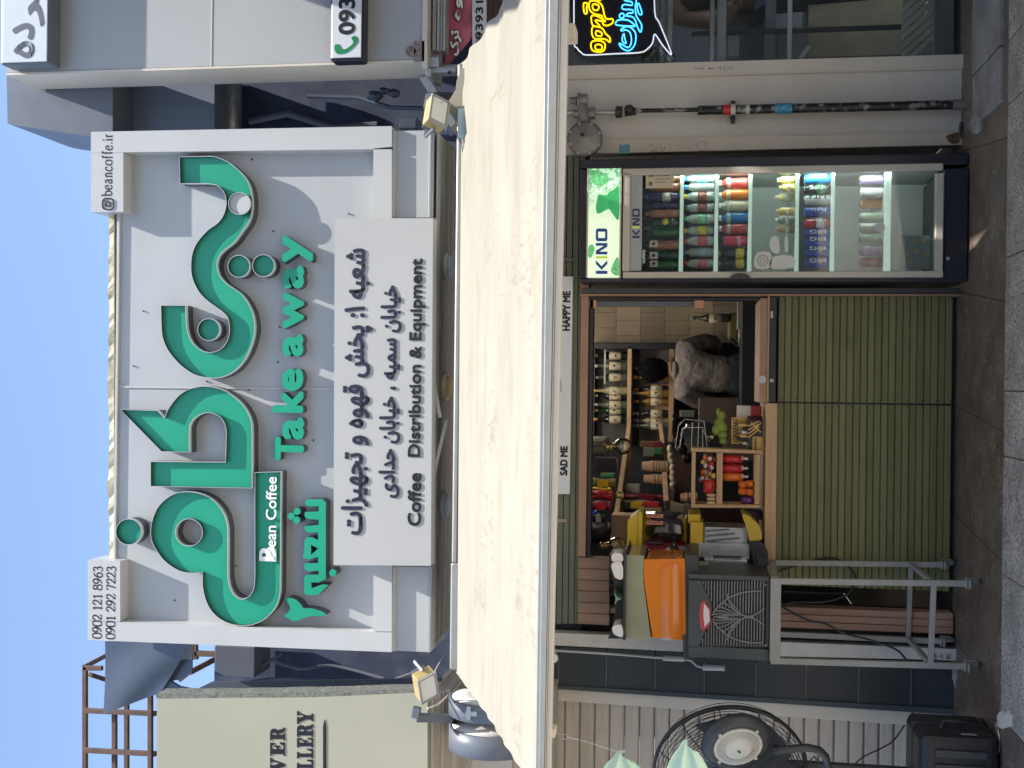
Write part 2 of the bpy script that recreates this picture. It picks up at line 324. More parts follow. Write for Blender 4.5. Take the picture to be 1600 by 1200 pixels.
def text_mb(s, x0, y0, x1, y1, Yf, depth=.0012, bold=0, boldx=None, mb=None, mi=0, res=4, mats=None):
    """lettering fitted to the picture rectangle, standing on the plane Yf+depth; bold = extra stroke half-width in metres"""
    vs, fs = text_raw(s, .5, res)
    a0, a1 = min(v[0] for v in vs), max(v[0] for v in vs); b0, b1 = min(v[1] for v in vs), max(v[1] for v in vs)
    xm, ym = (x0 + x1) / 2, (y0 + y1) / 2
    X0, X1 = P(xm, y1, Yf).x, P(xm, y0, Yf).x; Z0, Z1 = P(x1, ym, Yf).z, P(x0, ym, Yf).z
    bx_ = bold if boldx is None else boldx
    offs = [(0, 0)]
    if bold or bx_: offs += [(bx_ * math.cos(k * math.pi / 4), bold * math.sin(k * math.pi / 4)) for k in range(8)]
    mb = mb or MB()
    for i, (ox, oz) in enumerate(offs):
        e = .0001 * i
        out = [(X0 + bx_ + (v[0] - a0) / (a1 - a0) * (X1 - X0 - 2 * bx_) + ox, (Yf - e) if v[2] > 0 else (Yf + depth), Z0 + bold + (v[1] - b0) / (b1 - b0) * (Z1 - Z0 - 2 * bold) + oz) for v in vs]
        mb.add(out, fs, mi)
    return mb
def smooth(pts, corners=(), k=4):       # closed Catmull-Rom, listed indices stay sharp
    n = len(pts); out = []
    for i in range(n):
        p0, p1, p2, p3 = pts[i - 1], pts[i], pts[(i + 1) % n], pts[(i + 2) % n]
        if i in corners and (i + 1) % n in corners: out.append(p1); continue
        if i in corners: p0 = p1
        if (i + 1) % n in corners: p3 = p2
        for j in range(k):
            t = j / k; out.append(tuple(.5 * (2 * p1[c] + (p2[c] - p0[c]) * t + (2 * p0[c] - 5 * p1[c] + 4 * p2[c] - p3[c]) * t * t + (3 * p1[c] - p0[c] - 3 * p2[c] + p3[c]) * t ** 3) for c in (0, 1)))
    return out
SER = {'0': [('c', [(.5, 0), (.16, .12), (.06, .5), (.16, .88), (.5, 1), (.84, .88), (.94, .5), (.84, .12)])], '1': [('l', [(.55, .04), (.55, .97)]), ('l', [(.2, .8), (.5, .95)]), ('l', [(.22, .02), (.88, .02)])],
 '2': [('o', [(.12, .72), (.22, .93), (.5, 1), (.8, .88), (.82, .66), (.6, .42), (.1, .05)]), ('l', [(.08, .05), (.9, .05), (.95, .22)])], '3': [('o', [(.12, .82), (.3, .98), (.6, .97), (.76, .76), (.62, .58), (.36, .53)]), ('o', [(.36, .53), (.7, .48), (.86, .28), (.68, .04), (.34, .0), (.1, .1)])],
 '6': [('o', [(.9, .96), (.5, .86), (.16, .55), (.14, .25), (.34, .02), (.62, .0), (.86, .18), (.86, .42), (.66, .58), (.4, .56), (.18, .42)])], '7': [('l', [(.1, .78), (.1, .96), (.92, .96)]), ('o', [(.92, .94), (.7, .6), (.46, .0)])],
 '8': [('c', [(.5, .54), (.2, .66), (.2, .9), (.5, 1), (.8, .9), (.8, .66)]), ('c', [(.5, .54), (.12, .42), (.1, .12), (.5, 0), (.9, .12), (.88, .42)])], '9': [('o', [(.1, .04), (.5, .14), (.84, .45), (.86, .75), (.66, .98), (.38, 1), (.14, .82), (.14, .58), (.34, .42), (.6, .44), (.82, .58)])],
 'b': [('l', [(.2, .02), (.2, 1)]), ('l', [(.02, .98), (.2, .98)]), ('o', [(.2, .5), (.5, .64), (.86, .5), (.88, .18), (.55, .0), (.2, .1)])], 'e': [('l', [(.14, .36), (.84, .36)]), ('o', [(.84, .36), (.74, .58), (.48, .64), (.18, .5), (.12, .26), (.28, .04), (.58, .0), (.86, .14)])],
 'a': [('o', [(.16, .52), (.4, .65), (.66, .56), (.68, .3), (.68, .08), (.92, .02)]), ('o', [(.68, .38), (.28, .3), (.12, .14), (.3, .0), (.52, .04), (.68, .18)])], 'n': [('l', [(.24, 0), (.24, .62)]), ('o', [(.24, .5), (.5, .65), (.74, .55), (.76, .3), (.76, 0)]), ('l', [(.08, .02), (.4, .02)]), ('l', [(.62, .02), (.92, .02)]), ('l', [(.08, .6), (.24, .6)])],
 'c': [('o', [(.84, .5), (.6, .65), (.28, .56), (.12, .3), (.26, .06), (.56, .0), (.88, .14)])], 'o': [('c', [(.5, 0), (.16, .1), (.1, .32), (.16, .54), (.5, .64), (.84, .54), (.9, .32), (.84, .1)])], 'f': [('o', [(.92, .9), (.7, 1), (.5, .9), (.48, .7), (.48, .02)]), ('l', [(.18, .6), (.82, .6)]), ('l', [(.26, .02), (.74, .02)])],
 'i': [('l', [(.5, .02), (.5, .62)]), ('l', [(.26, .02), (.76, .02)]), ('l', [(.3, .6), (.5, .6)]), ('l', [(.5, .82), (.5, .94)])], 'r': [('l', [(.32, .02), (.32, .62)]), ('o', [(.32, .42), (.56, .62), (.88, .6)]), ('l', [(.12, .02), (.58, .02)]), ('l', [(.14, .6), (.32, .6)])], '.': [('l', [(.5, .02), (.5, .13)])]}
def opn(pts, k=5):
    out = []
    for i in range(len(pts) - 1):
        p0, p1, p2, p3 = pts[max(i - 1, 0)], pts[i], pts[i + 1], pts[min(i + 2, len(pts) - 1)]
        for j in range(k): t = j / k; out.append(tuple(.5 * (2 * p1[c] + (p2[c] - p0[c]) * t + (2 * p0[c] - 5 * p1[c] + 4 * p2[c] - p3[c]) * t * t + (3 * p1[c] - p0[c] - 3 * p2[c] + p3[c]) * t ** 3) for c in (0, 1)))
    return out + [pts[-1]]
def serif_mb(txt, x0, y0, x1, y1, Yf, thick=.0035, thin=.0019, mb=None):
    'thick and thin strokes, like a bold book face'
    mb = mb or MB(); wd = {'.': .5, 'i': .55, '1': .9, ' ': .55, 'r': .8, 'f': .7}; tot = sum(wd.get(c, 1) for c in txt); u = 0; xm, ym = (x0 + x1) / 2, (y0 + y1) / 2
    X0, X1 = P(xm, y1, Yf).x, P(xm, y0, Yf).x; Z0, Z1 = P(x1, ym, Yf).z, P(x0, ym, Yf).z; e = 0
    for c in txt:
        w_ = wd.get(c, 1) / tot * (X1 - X0)
        for kind, pts in SER.get(c, ()):
            q = pts if kind == 'l' else (smooth(pts, k=5) if kind == 'c' else opn(pts))
            q = [Vector((X0 + u + a * w_ * .92 + w_ * .04, Z0 + b_ * (Z1 - Z0))) for a, b_ in q]; n = len(q); cl = kind == 'c'; vs = []; e += 1; yy = Yf - .00012 * (e % 5)
            for i in range(n):
                t = (q[(i + 1) % n] - q[i - 1]) if cl else (q[min(i + 1, n - 1)] - q[max(i - 1, 0)]); t = t.normalized() if t.length > 1e-9 else Vector((0, 1))
                h = thin + (thick - thin) * abs(t.y) ** 1.5; nn = Vector((-t.y, t.x)) * h; vs += [(q[i].x + nn.x, yy, q[i].y + nn.y), (q[i].x - nn.x, yy, q[i].y - nn.y)]
            mb.add(vs, [(2 * i, 2 * i + 1, 2 * ((i + 1) % n) + 1, 2 * ((i + 1) % n)) for i in range(n if cl else n - 1)])
        u += w_
    return mb
def circ(x, y, r, n=28): return [(x + r * math.cos(2 * math.pi * i / n), y + r * math.sin(2 * math.pi * i / n)) for i in range(n)]
def channel(name, parent, outer, holes=(), Yf=-.585, Yb=-.502, face=None, rim=True, rec=.025, label=None):
    """channel letter: deep body, face recessed behind a thin rim"""
    def cv(l): return [(P(a, b, Yf).x, P(a, b, Yf).z) for a, b in l]
    loops = [cv(outer)] + [cv(h) for h in holes]; th = .0024
    mb = MB(); face = face or GREEN
    fy = Yf + rec if rim else Yf
    mb.prism(loops, fy, Yb, 0, side=1)
    if rim:
        for k, lp in enumerate(loops):
            n = len(lp); area = sum(lp[i][0] * lp[(i + 1) % n][1] - lp[(i + 1) % n][0] * lp[i][1] for i in range(n))
            sg = (1 if area > 0 else -1) * (1 if k == 0 else -1); inn = []
            for i in range(n):
                a, b, c = Vector(lp[i - 1]), Vector(lp[i]), Vector(lp[(i + 1) % n]); n1 = (b - a).normalized(); n2 = (c - b).normalized()
                nn = Vector((-n1.y - n2.y, n1.x + n2.x)); nn = nn.normalized() if nn.length > .1 else Vector((-n1.y, n1.x))
                q = b + nn * th * sg; inn.append((q.x, q.y))
            vs = [(x, Yf, z) for x, z in lp] + [(x, Yf, z) for x, z in inn] + [(x, fy, z) for x, z in inn] + [(x, fy, z) for x, z in lp]
            fs = []
            for i in range(n):
                j = (i + 1) % n; fs += [(i, j, n + j, n + i), (n + i, n + j, 2 * n + j, 2 * n + i), (i, 3 * n + i, 3 * n + j, j)]
            for i, f in enumerate(fs): mb.add([], [], 0)
            o_ = len(mb.v); mb.v += [tuple(q) for q in vs]
            for i, f in enumerate(fs): mb.f.append(tuple(a + o_ for a in f)); mb.m.append(1 if i % 3 == 1 else 2); mb.s.append(False)
    o = part(name, mb, [face, LSIDE, LRIM], parent, label)
    return o

# ============================================================ GROUND
g = MB(); g.box(-60, 60, -9, -4.5, -.16, -.14); g.box(-60, 60, -60, -9, -.2, -.15)
st = solo('street', MB().box(-80, 80, -80, -7.2, -.3, -.13), ASPH, kind='structure')
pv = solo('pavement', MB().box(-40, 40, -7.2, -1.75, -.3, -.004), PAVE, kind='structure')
kb = thing('kerb', None, None, (0, -4.2, -.13)); props(kb, kind='structure')
for i in range(10): part('kerb_stone', MB().box(-5 + i, -4.01 + i, -7.35, -7.21, -.13, .0), CONC, kb, b=.01)
ft = thing('shop_step', None, None, (0, 0, 0)); props(ft, kind='structure')
part('mortar_bed', MB().box(-3.5, 3, -1.74, .3, -.05, -.003), mat('joint mortar', (.07, .06, .05), .9), ft)
def slab(name, pts, z0, z1, m, parent, b=.004):
    mb = MB(); n = len(pts); v = [(p[0], p[1], z1) for p in pts] + [(p[0], p[1], z0) for p in pts]
    ar_ = sum(pts[i][0] * pts[(i + 1) % n][1] - pts[(i + 1) % n][0] * pts[i][1] for i in range(n))
    if ar_ < 0: pts = pts[::-1]; v = [(p[0], p[1], z1) for p in pts] + [(p[0], p[1], z0) for p in pts]
    mb.add(v, [tuple(range(n)), tuple(range(2 * n - 1, n - 1, -1))] + [(i, n + i, n + (i + 1) % n, (i + 1) % n) for i in range(n)])
    return part(name, mb, m, parent, b=b)
jn = [((1500, -260), (1573, -300)), ((1508, 235), (1574, 215)), ((1508, 458), (1573, 472)), ((1505, 640), (1568, 676)), ((1502, 815), (1564, 875)), ((1500, 1010), (1562, 1080)), ((1500, 1300), (1560, 1420))]
for i in range(len(jn) - 1):
    pa = []
    for k in (0, 1):
        a, b = G(*jn[i + k][0]), G(*jn[i + k][1])
        t0 = (.25 - a.y) / (b.y - a.y); t1 = (-.905 - a.y) / (b.y - a.y); q0, q1 = a.lerp(b, t0), a.lerp(b, t1); pa.append((q0, q1))
    d = .0012
    slab('floor_slab', [(pa[0][0].x - d, .25), (pa[1][0].x + d, .25), (pa[1][1].x + d, -.905), (pa[0][1].x - d, -.905)], -.06, 0 + rnd.uniform(-.0015, .0015), DARKST, ft)
ptc = thing('granite_edge', None, None, (0, -1.3, 0)); props(ptc, kind='structure')
gx = [G(1580, 1138).x, G(1580, 905).x, G(1580, 715).x, G(1580, 611).x, G(1580, 400).x, G(1580, 160).x, G(1580, 60).x, 2.6, 3.4]
for i in range(len(gx) - 1):
    slab('granite_slab', [(gx[i] + .002, -.912), (gx[i + 1] - .002, -.912), (gx[i + 1] - .002, -1.74), (gx[i] + .002, -1.74)], -.06, .004 + rnd.uniform(-.001, .002), GRANITE, ptc)
slab('dark_slab', [(gx[0] - .003, -.912), (gx[0] - 1.4, -.912), (gx[0] - 1.4, -1.74), (gx[0] - .003, -1.74)], -.06, .001, DARKST, ptc)
rg = random.Random(3); pq_ = [(1561, 1119), (1565, 1112), (1571, 1111), (1575, 1116), (1580, 1110), (1584, 1117), (1583, 1126), (1585, 1134), (1577, 1136), (1568, 1139), (1561, 1135), (1562, 1126)]
pw = [G(*q) for q in pq_]; mb = MB(); n = len(pw); mb.add([(p.x, p.y, .011) for p in pw] + [(p.x * 1.0, p.y, -.01) for p in pw], [tuple(range(n)), tuple(range(2 * n - 1, n - 1, -1))] + [(i, n + i, n + (i + 1) % n, (i + 1) % n) for i in range(n)])
solo('plaster_patch', mb, mat('white cement', (.55, .53, .48), .9, bump=.8, bscale=25, dirt=.6, dirtcol=(.25, .23, .2)), 'white cement smeared over the broken left end of the granite paving', 'cement patch', b=.004)
# right end: clad plinth and stone blocks of the next doorway
cl = thing('doorway_step', 'grey stone step with rough blocks at the right end of the shop front', 'stone step', base(1560, 80, -.6, 0))
part('cladding_panel', MB().px(1537, -120, 1562, 84, -.32, -.02), mat('pale cladding stone', (.34, .33, .32), .6, var=.1), cl, b=.004)
part('stone_block', MB().px(1561, 72, 1590, 160, -.82, -.33), CONC, cl, b=.008)
part('stone_block', MB().px(1561, -130, 1588, 70, -.82, -.33), CONC, cl, b=.008)
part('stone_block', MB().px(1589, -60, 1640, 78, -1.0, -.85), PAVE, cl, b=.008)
part('mortar_heap', MB().ball(tuple(G(1530, 190) + Vector((0, 0, .0))), (.06, .1, .03), 16, jit=.2, rg=rg), CONC, cl)

ob = thing('opposite_building', 'plain concrete building across the street behind the camera, added for the reflections', 'building', (0, -24, 0))  # unseen block put in to darken what the glass mirrors
part('facade', MB().box(-30, 30, -26, -24, -.2, 11), mat('opposite plaster', (.4, .36, .3), .8, var=.2, scale=.5), ob)
for i in range(14):
    for j in range(3): part('window', MB().box(-27 + i * 4, -24.6 + i * 4, -24.02, -23.94, 1 + j * 3.4, 3 + j * 3.4), mat('opposite window', (.03, .04, .05), .15), ob)

# ============================================================ BUILDING SHELL
bl = thing('shop_building', 'two storey shop building carrying the signs, dark recess behind them', 'building', (0, .5, 0))
def wall(name, x0, y0, x1, y1, Yf, Yb, m, parent, b=0, label=None): return part(name, MB().px(x0, y0, x1, y1, Yf, Yb), m, parent, label, b)
wz = P(335, 1040, .3).z
part('upper_wall', MB().box(P(500, 1300, .3).x, P(500, -200, .3).x, .3, .5, 2.45, wz), RECESS, bl)
wall('upper_wall', 210, 60, 336, 970, .3, .5, RECESS, bl)
# unseen wall added beyond the right edge to keep the sun off the pier
solo('shade_wall', MB().box(2.32, 2.5, -3.1, .3, .0, 4.5), CONC, 'tall grey unseen wall added on the right to shade the pier', 'wall', b=.01)
part('grey_return', MB().poly([(10, 108), (12, 193), (25, 196), (140, 213), (176, 216), (176, 100)], -.33, .29), GSHEET, bl)
part('grey_return', MB().poly([(177, 100), (177, 216), (335, 216), (335, 100)], -.1, .29), mat('blue grey sheet', (.15, .175, .22), .5, var=.12, scale=2), bl)
# things in the dark recesses
def junk(label, x, y, Y, pts, r, m, name='service_pipe', cat='pipe', group=None):
    return solo(name, MB().tube([P(*q) for q in pts], r, 8), m, label, cat, group)
solo('foil_duct', MB().tube([P(361, 100, .12), P(362, 160, .12), P(361, 215, .12)], [.05, .055, .05], 14), mat('crumpled foil', (.35, .36, .34), .35, metal=.6, bump=1, bscale=25, var=.3, scale=20), 'crumpled foil wrapped duct crossing the gap right of the big sign', 'duct')
solo('support_bracket', MB().bar(P(280, 168, 0), P(345, 143, 0), .035).bar(P(268, 200, .1), P(300, 165, 0), .03), RUST, 'rusty square tube bracket above the foil duct', 'bracket')
junk('thin pipe running down the recess right of the big sign', 0, 0, 0, [(480, 150, .15), (560, 152, .15), (610, 168, .1), (690, 170, .1)], .012, DKSHEET)
junk('bent drain pipe in the recess beside the neighbour sign', 0, 0, 0, [(390, 190, .2), (450, 178, .2), (520, 200, .2), (590, 195, .2)], .02, GSHEET)
solo('junction_box', MB().px(622, 182, 650, 200, -.2, -.05).px(618, 185, 622, 197, -.18, -.07), mat('clear plastic jar', (.25, .27, .3), .3, spec=.8), 'grey plastic junction box tucked beside the floodlight', 'box', b=.008)
for i, (a, b_, c_) in enumerate(((585, 150, .028), (600, 142, .02), (615, 146, .022))):
    solo('cable_bundle', MB().ball(P(a, b_, .1), (c_, c_, c_ * 1.6), 10, jit=.25), DKSHEET, ['upper dusty cable bundle in the right recess', 'middle dusty cable bundle in the right recess', 'lower dusty cable bundle in the right recess'][i], 'cable bundle', 'dusty cable bundles in the right recess')
solo('grey_post', MB().px(335, 1010, 398, 1058, .0, .24), GSHEET, 'blue grey metal post left of the big sign near its top', 'post', b=.005)

# ---- right neighbour's white fascia with its signs
nf = thing('neighbour_fascia', 'wide white clad fascia of the right hand neighbour shop', 'shop fascia', base(660, 50, -.62))
part('front_panel', MB().px(10, -400, 668, 103, -.62, -.34), NWHITE, nf)
part('edge_trim', MB().px(10, 103.5, 668, 107, -.625, -.34), CREAM, nf)
for x_ in (330,): part('panel_joint', MB().px(x_, -400, x_ + 1.5, 103, -.6225, -.62), CREAM, nf)
part('bottom_lip', MB().px(660, -400, 668, 107, -.63, -.3), CREAM, nf)
part('diagonal_brace', MB().poly([(655, 122), (668, 118), (712, 190), (705, 200)], -.4, -.3), PIER, nf)
s1 = thing('lettered_lightbox', 'dark edged white lightbox with heavy grey Persian letters on the white fascia', 'sign', base(92, 50, -.7), group='lightboxes on the neighbour fascia')
part('case', MB().px(1, -330, 76, 100, -.735, -.62), DRIMM, s1, b=.012)
part('face', MB().px(4, -320, 74, 97, -.741, -.736), mat('lightbox face', (.62, .65, .68), .3, var=.03), s1, b=.004)
o = MB(); text_mb('\uFEE9', 21, 64, 53, 91, -.7425, .001, .004, .006, mb=o); text_mb('\uFEA9', 19, 36, 53, 63, -.7425, .001, .004, .007, mb=o); text_mb(ar('کر'), 29, -50, 69, 42, -.7425, .001, .005, .009, mb=o); text_mb('خ', 19, -120, 62, -60, -.7425, .001, .005, .009, mb=o)
part('lettering', o, mat('grey lettering', (.09, .1, .14), .5), s1)
s2 = thing('phone_number_lightbox', 'small white lightbox with a green handset and the number 093', 'sign', base(576, 50, -.7), group='lightboxes on the neighbour fascia')
part('case', MB().px(516, -330, 567, 94, -.72, -.62), NAVY, s2, b=.012)
part('face', MB().px(519, -320, 565, 90, -.726, -.721), mat('lightbox face', (.62, .65, .68), .3), s2, b=.004)
part('lettering', text_mb('0933', 529, -23, 555, 54, -.7275, .001, .003, .004), TEXTBLK, s2)
hp = [(523, 71), (523, 79), (527, 84), (535, 84), (545, 80), (554, 72), (559, 65), (558, 58), (553, 56), (549, 60), (552, 66), (546, 73), (538, 77), (533, 75), (531, 70), (527, 69)]
part('handset_symbol', MB().poly(smooth(hp, k=3), -.728, -.7265), mat('green print', (.0, .2, .07), .5), s2)
solo('installer_plate', MB().px(647, 64, 663, 96, -.63, -.622).poly(circ(642, 80, 8, 16), -.63, -.622), mat('faded sticker', (.25, .19, .17), .7, var=.6, scale=60), 'small faded installer sticker low on the white fascia', 'sticker')

# ---- retracted awning and banner of the neighbour
na = thing('retracted_awning', 'rolled up cream awning with grey front bars under the white fascia', 'awning', base(680, 50, -.6))
part('fabric_roll', MB().tube([P(670, -300, -.5), P(670, 84, -.5)], .022, 14), FABRIC, na)
for k, (a, b_) in enumerate(((676, 682), (683, 687), (688, 692), (692.5, 696))):
    part('front_bar', MB().px(a, -300, b_, 79, -.57 - .012 * (k % 2), -.5), ALU, na, b=.003)
part('end_bracket', MB().px(666, 88, 685, 104, -.6, -.45).px(668, 104, 712, 113, -.58, -.5), STEEL, na, b=.005)
part('end_bracket', MB().px(665, 106, 673, 119, -.62, -.5).px(690, 100, 722, 110, -.52, -.45), STEEL, na, b=.006)
part('bolt', MB().lathe([(.008, 0), (.008, .01)], P(702, 113, -.6), 'Y', 10), NAVY, na)
bn = thing('hanging_banner', 'faded pink fabric banner with white Persian lettering hanging off the rolled awning', 'banner', base(738, 50, -.45))
def bnr(u, v):
    y = 100 - u * 220; x = 695 + v * 64; cut = max(0, (v - .1)) * 75 * (1 if u == 0 else max(0, 1 - u * 2.5))
    p = P(x, y - cut, -.45); return (p.x, -.45 + .012 * math.sin(u * 17 + v * 4), p.z)
part('cloth', MB().grid(20, 10, bnr, 0).poly([(738, -100), (738, 74), (742, 69), (760, 45), (760, -100)], -.466, -.464, 1), [PINKB, mat('white banner print', (.6, .6, .57), .6)], bn)
part('lettering', text_mb(ar('ترک'), 701, 46, 723, 88, -.468, .001, .006, mb=text_mb(ar('قهوه'), 706, -50, 725, 33, -.468, .001, .006)), mat('black outline print', (.03, .02, .02), .6), bn)
part('lettering', text_mb(ar('ترک'), 702.5, 47, 721.5, 87, -.4705, .0008, .0025, mb=text_mb(ar('قهوه'), 707.5, -49, 723.5, 32, -.4705, .0008, .0025)), TEXTWHT, bn)
part('lettering', text_mb('09393140', 743, -30, 755, 75, -.468, .001, .0015), TEXTBLK, bn)
solo('dark_beam', MB().px(762, -300, 771, 40, -.35, -.2).px(772, -300, 777, 25, -.35, -.2), mat('dark red beam', (.1, .06, .055), .6), 'dark beam under the pink banner at the right picture edge', 'beam')

# ============================================================ MAIN SIGN
sg = thing('shop_sign', 'big white framed shop sign with raised green Persian lettering', 'shop sign', base(677, 600, -.5))
SP = -.5
part('back_panel', MB().poly([(182, 232), (182, 602.5), (610, 607), (610, 228)], SP, -.45), WHITE, sg)
part('back_panel', MB().poly([(182, 606), (182, 985), (610, 990), (610, 610)], SP, -.45), WHITE, sg)
part('panel_seam', MB().poly([(182, 602.6), (182, 605.9), (585, 610), (585, 607)], SP - .006, -.45), WHITE2, sg, b=.002)
part('top_trim', MB().px(180, 332, 184, 876, -.515, -.44), WHITE2, sg, b=.002)
rg = random.Random(11); mb = MB(); n = 60; vs = []
for i in range(n + 1):
    y = 332 + (880 - 332) * i / n; off = .9 * math.sin(i * .37) + rg.uniform(-.5, .5) + 1
    zt = P(169.5 + off, y, -.5).z; zb = P(178.5, y, -.5).z; x = P(175, y, -.5).x
    vs += [(x, -.505, zb), (x, -.505 + rg.uniform(-.008, .008), zt), (x, -.44, zt + rg.uniform(-.006, .006)), (x, -.44, zb)]
fs = []
for i in range(n):
    for k in range(4): a = i * 4 + k; b_ = i * 4 + (k + 1) % 4; fs.append((a, b_, b_ + 4, a + 4))
part('ragged_top_edge', mb.add(vs, fs), FOAM, sg)
FR = -.585
def frame(pts, name='frame_side'): return part(name, MB().poly(pts, FR, -.42), WHITE2, sg, b=.003)
frame([(142, 206), (612, 197), (583, 232.5), (583, 234), (200, 240), (200, 238)] and [(142, 206), (612, 197), (612, 229), (583, 232), (583.5, 233), (193, 238), (142, 239)])
frame([(137, 1000), (612, 1019), (612, 988), (583, 987.5), (188, 972), (137, 970)])
frame([(583.3, 233.5), (612, 233), (612, 987), (583.3, 986.5)], 'frame_bottom')
frame([(142.3, 239.4), (192.6, 238.4), (192.6, 331), (142.3, 331.5)], 'frame_corner')
frame([(137.3, 969.4), (187.6, 971.4), (187.6, 877), (137.3, 875)], 'frame_corner')
# lower fascia, board and soffit
part('lower_fascia', MB().px(613, 204, 677, 340.5, -.555, -.24), WHITE, sg, b=.002)
part('lower_fascia', MB().px(613, 341, 677, 884.5, -.55, -.24), WHITE, sg)
part('lower_fascia', MB().px(613, 885, 673, 1018, -.555, -.24), WHITE, sg, b=.002)
for (a, b_) in ((204, 340), (885, 1018)):
    part('fascia_trim', MB().px(613, a, 617, b_, -.568, -.556), WHITE2, sg, b=.002)
    part('fascia_trim', MB().px(670, a, 673.5, b_, -.562, -.556), ALU, sg, b=.001)
ib = thing('info_board', 'pale grey lower board with dark Persian lines and the words Coffee Distribution & Equipment', 'sign board', base(675, 612, -.64))
BY = -.69
part('board', MB().poly([(523, 341), (676.5, 341), (673, 884), (521, 883)], BY, -.6), BOARD, ib, b=.002)
part('lettering', text_mb(ar('شعبه ۱: پخش قهوه و تجهیزات'), 535, 388, 581, 836, BY - .004, .0035, .0036, res=3), TEXTBLUE, ib)
part('lettering', text_mb(ar('خیابان سمیه ، خیابان حدادی'), 593, 446, 626, 778, BY - .004, .0035, .003, res=3), TEXTBLUE, ib)
part('lettering', text_mb('Coffee', 637, 739, 658, 822, BY - .004, .0035, .0021), TEXTBLK, ib)
part('lettering', text_mb('Distribution & Equipment', 639, 404, 664, 714, BY - .004, .0035, .0021), TEXTBLK, ib)
sfz = P(677.5, 600, -.555).z
sf = part('soffit', MB().box(P(678, 1010, -.555).x, P(678, 206, -.555).x, -.55, -.08, sfz - .004, sfz - .0005), SOFF, sg)
for k in range(4): part('soffit_seam', MB().box(P(678, 1005, -.555).x, P(678, 210, -.555).x, -.5 + k * .11, -.494 + k * .11, sfz - .0075, sfz - .0042), ALU, sg)
for k in range(7):
    vs, fs = text_raw('TabrimDoor', .5, 2); a0, a1 = min(v[0] for v in vs), max(v[0] for v in vs)
    xx = P(688, 330 + k * 107, -.42).x; mb = MB().add([(xx - .12 + (v[0] - a0) / (a1 - a0) * .2, -.46 + v[1] * .06, sfz - .0052 + v[2] * .0008) for v in vs], fs)
    part('film_print', mb, SOFFT, sg)
for k, (a, b_) in enumerate((((672, 560), (690, 652)), ((698, 656), (674, 765)))):
    A, B = P(a[0], a[1], -.57), P(b_[0], b_[1], -.57)
    solo('loose_trim_strip', MB().bar((A.x, -.57 - .0, A.z), (B.x, -.6, B.z), .016, .006), WHITE2, ['loose white trim strip hanging from the right half of the sign bottom', 'loose white trim strip hanging from the left half of the sign bottom'][k], 'trim strip', 'loose trim strips under the sign')
for k, (y, m, lb) in enumerate(((416, mat('cool lamp lens', (.6, .68, .8), .3), 'right round white ceiling lamp under the sign'), (604, mat('warm lamp lens', (.8, .6, .25), .3), 'middle round ceiling lamp with a yellow lens under the sign'), (790, mat('cool lamp lens', (.6, .68, .8), .3), 'left round white ceiling lamp under the sign'))):
    c = P(706, y, -.36); r = .07
    t = thing('soffit_lamp', lb, 'ceiling lamp', (c.x, -.36, sfz - .05), 'round lamps under the sign')
    part('housing', MB().lathe([(r * .9, sfz - .0045), (r, sfz - .018), (r, sfz - .028), (r * .86, sfz - .032)], (c.x, -.36, 0), n=28), WFACE if k != 1 else mat('yellowed housing', (.75, .65, .4), .4), t)
    part('lens', MB().lathe([(r * .84, sfz - .0325), (r * .5, sfz - .043), (.001, sfz - .047)], (c.x, -.36, 0), n=28), m, t)
# ---- green letters
A_ = [(280, 245), (322, 244), (332, 244), (346, 248), (361, 256), (375, 268), (386, 281), (392, 297), (394, 315), (393, 333), (388, 348), (379, 361), (366, 379), (352, 390), (342, 401), (339, 415), (343, 430), (353, 442), (366, 451), (378, 460), (388, 474), (395, 490), (398, 508), (397, 524), (392, 542), (383, 561), (370, 577), (354, 587), (338, 591), (320, 590), (302, 585), (282, 571), (265, 552), (256, 535), (252, 517), (251, 477), (290, 477), (291, 500), (293, 517), (298, 531), (307, 542), (319, 549), (332, 550), (345, 545), (354, 534), (358, 521), (358, 507), (355, 496), (348, 488), (340, 482), (326, 472), (314, 461), (305, 447), (299, 430), (298, 412), (300, 396), (306, 381), (315, 369), (326, 358), (340, 348), (349, 335), (353, 319), (351, 304), (345, 295), (336, 289), (322, 287), (281, 287)]
channel('letter', sg, smooth(A_, (0, 1, 35, 36, 65, 66), 3))
A_l = A_
B_ = [(188, 640), (246, 641), (257, 653), (262, 640), (270, 628), (280, 617), (292, 609), (305, 605), (320, 603), (336, 605), (351, 610), (366, 620), (379, 632), (388, 646), (393, 661), (394, 680), (394, 763), (235, 760), (235, 721), (352, 722), (353, 690), (353, 672), (350, 661), (344, 652), (335, 647), (326, 645), (315, 647), (306, 652), (299, 660), (296, 671), (296, 707), (252, 706)]
channel('letter', sg, smooth(B_, (0, 1, 2, 16, 17, 18, 19, 30, 31), 3))
C_ = [(316, 895), (300, 896), (285, 894), (270, 887), (255, 875), (244, 860), (237, 846), (235, 830), (238, 811), (246, 793), (258, 780), (273, 771), (290, 768), (310, 770), (327, 777), (340, 788), (350, 803), (355, 820), (356, 840), (356, 900), (358, 914), (363, 926), (370, 933), (378, 936), (387, 933), (394, 925), (397, 915), (398, 900), (398, 738), (439, 737), (438, 920), (436, 935), (430, 950), (420, 962), (408, 971), (392, 977), (375, 978), (356, 974), (340, 965), (328, 952), (320, 935), (316, 915)]
channel('letter', sg, smooth(C_, (0, 19, 27, 28, 29, 30, 41), 3), [circ(295, 832, 21)])
for x, y, r in ((373, 416, 17.5), (411.5, 415, 17.5), (326, 515, 17.5), (201, 831, 20.5)): channel('letter_dot', sg, circ(x, y, r))
channel('letter_dot', sg, circ(374, 318, 17.5), face=WFACE, Yf=-.6, Yb=-.568, rec=.01, label='white round dot on the green lettering')
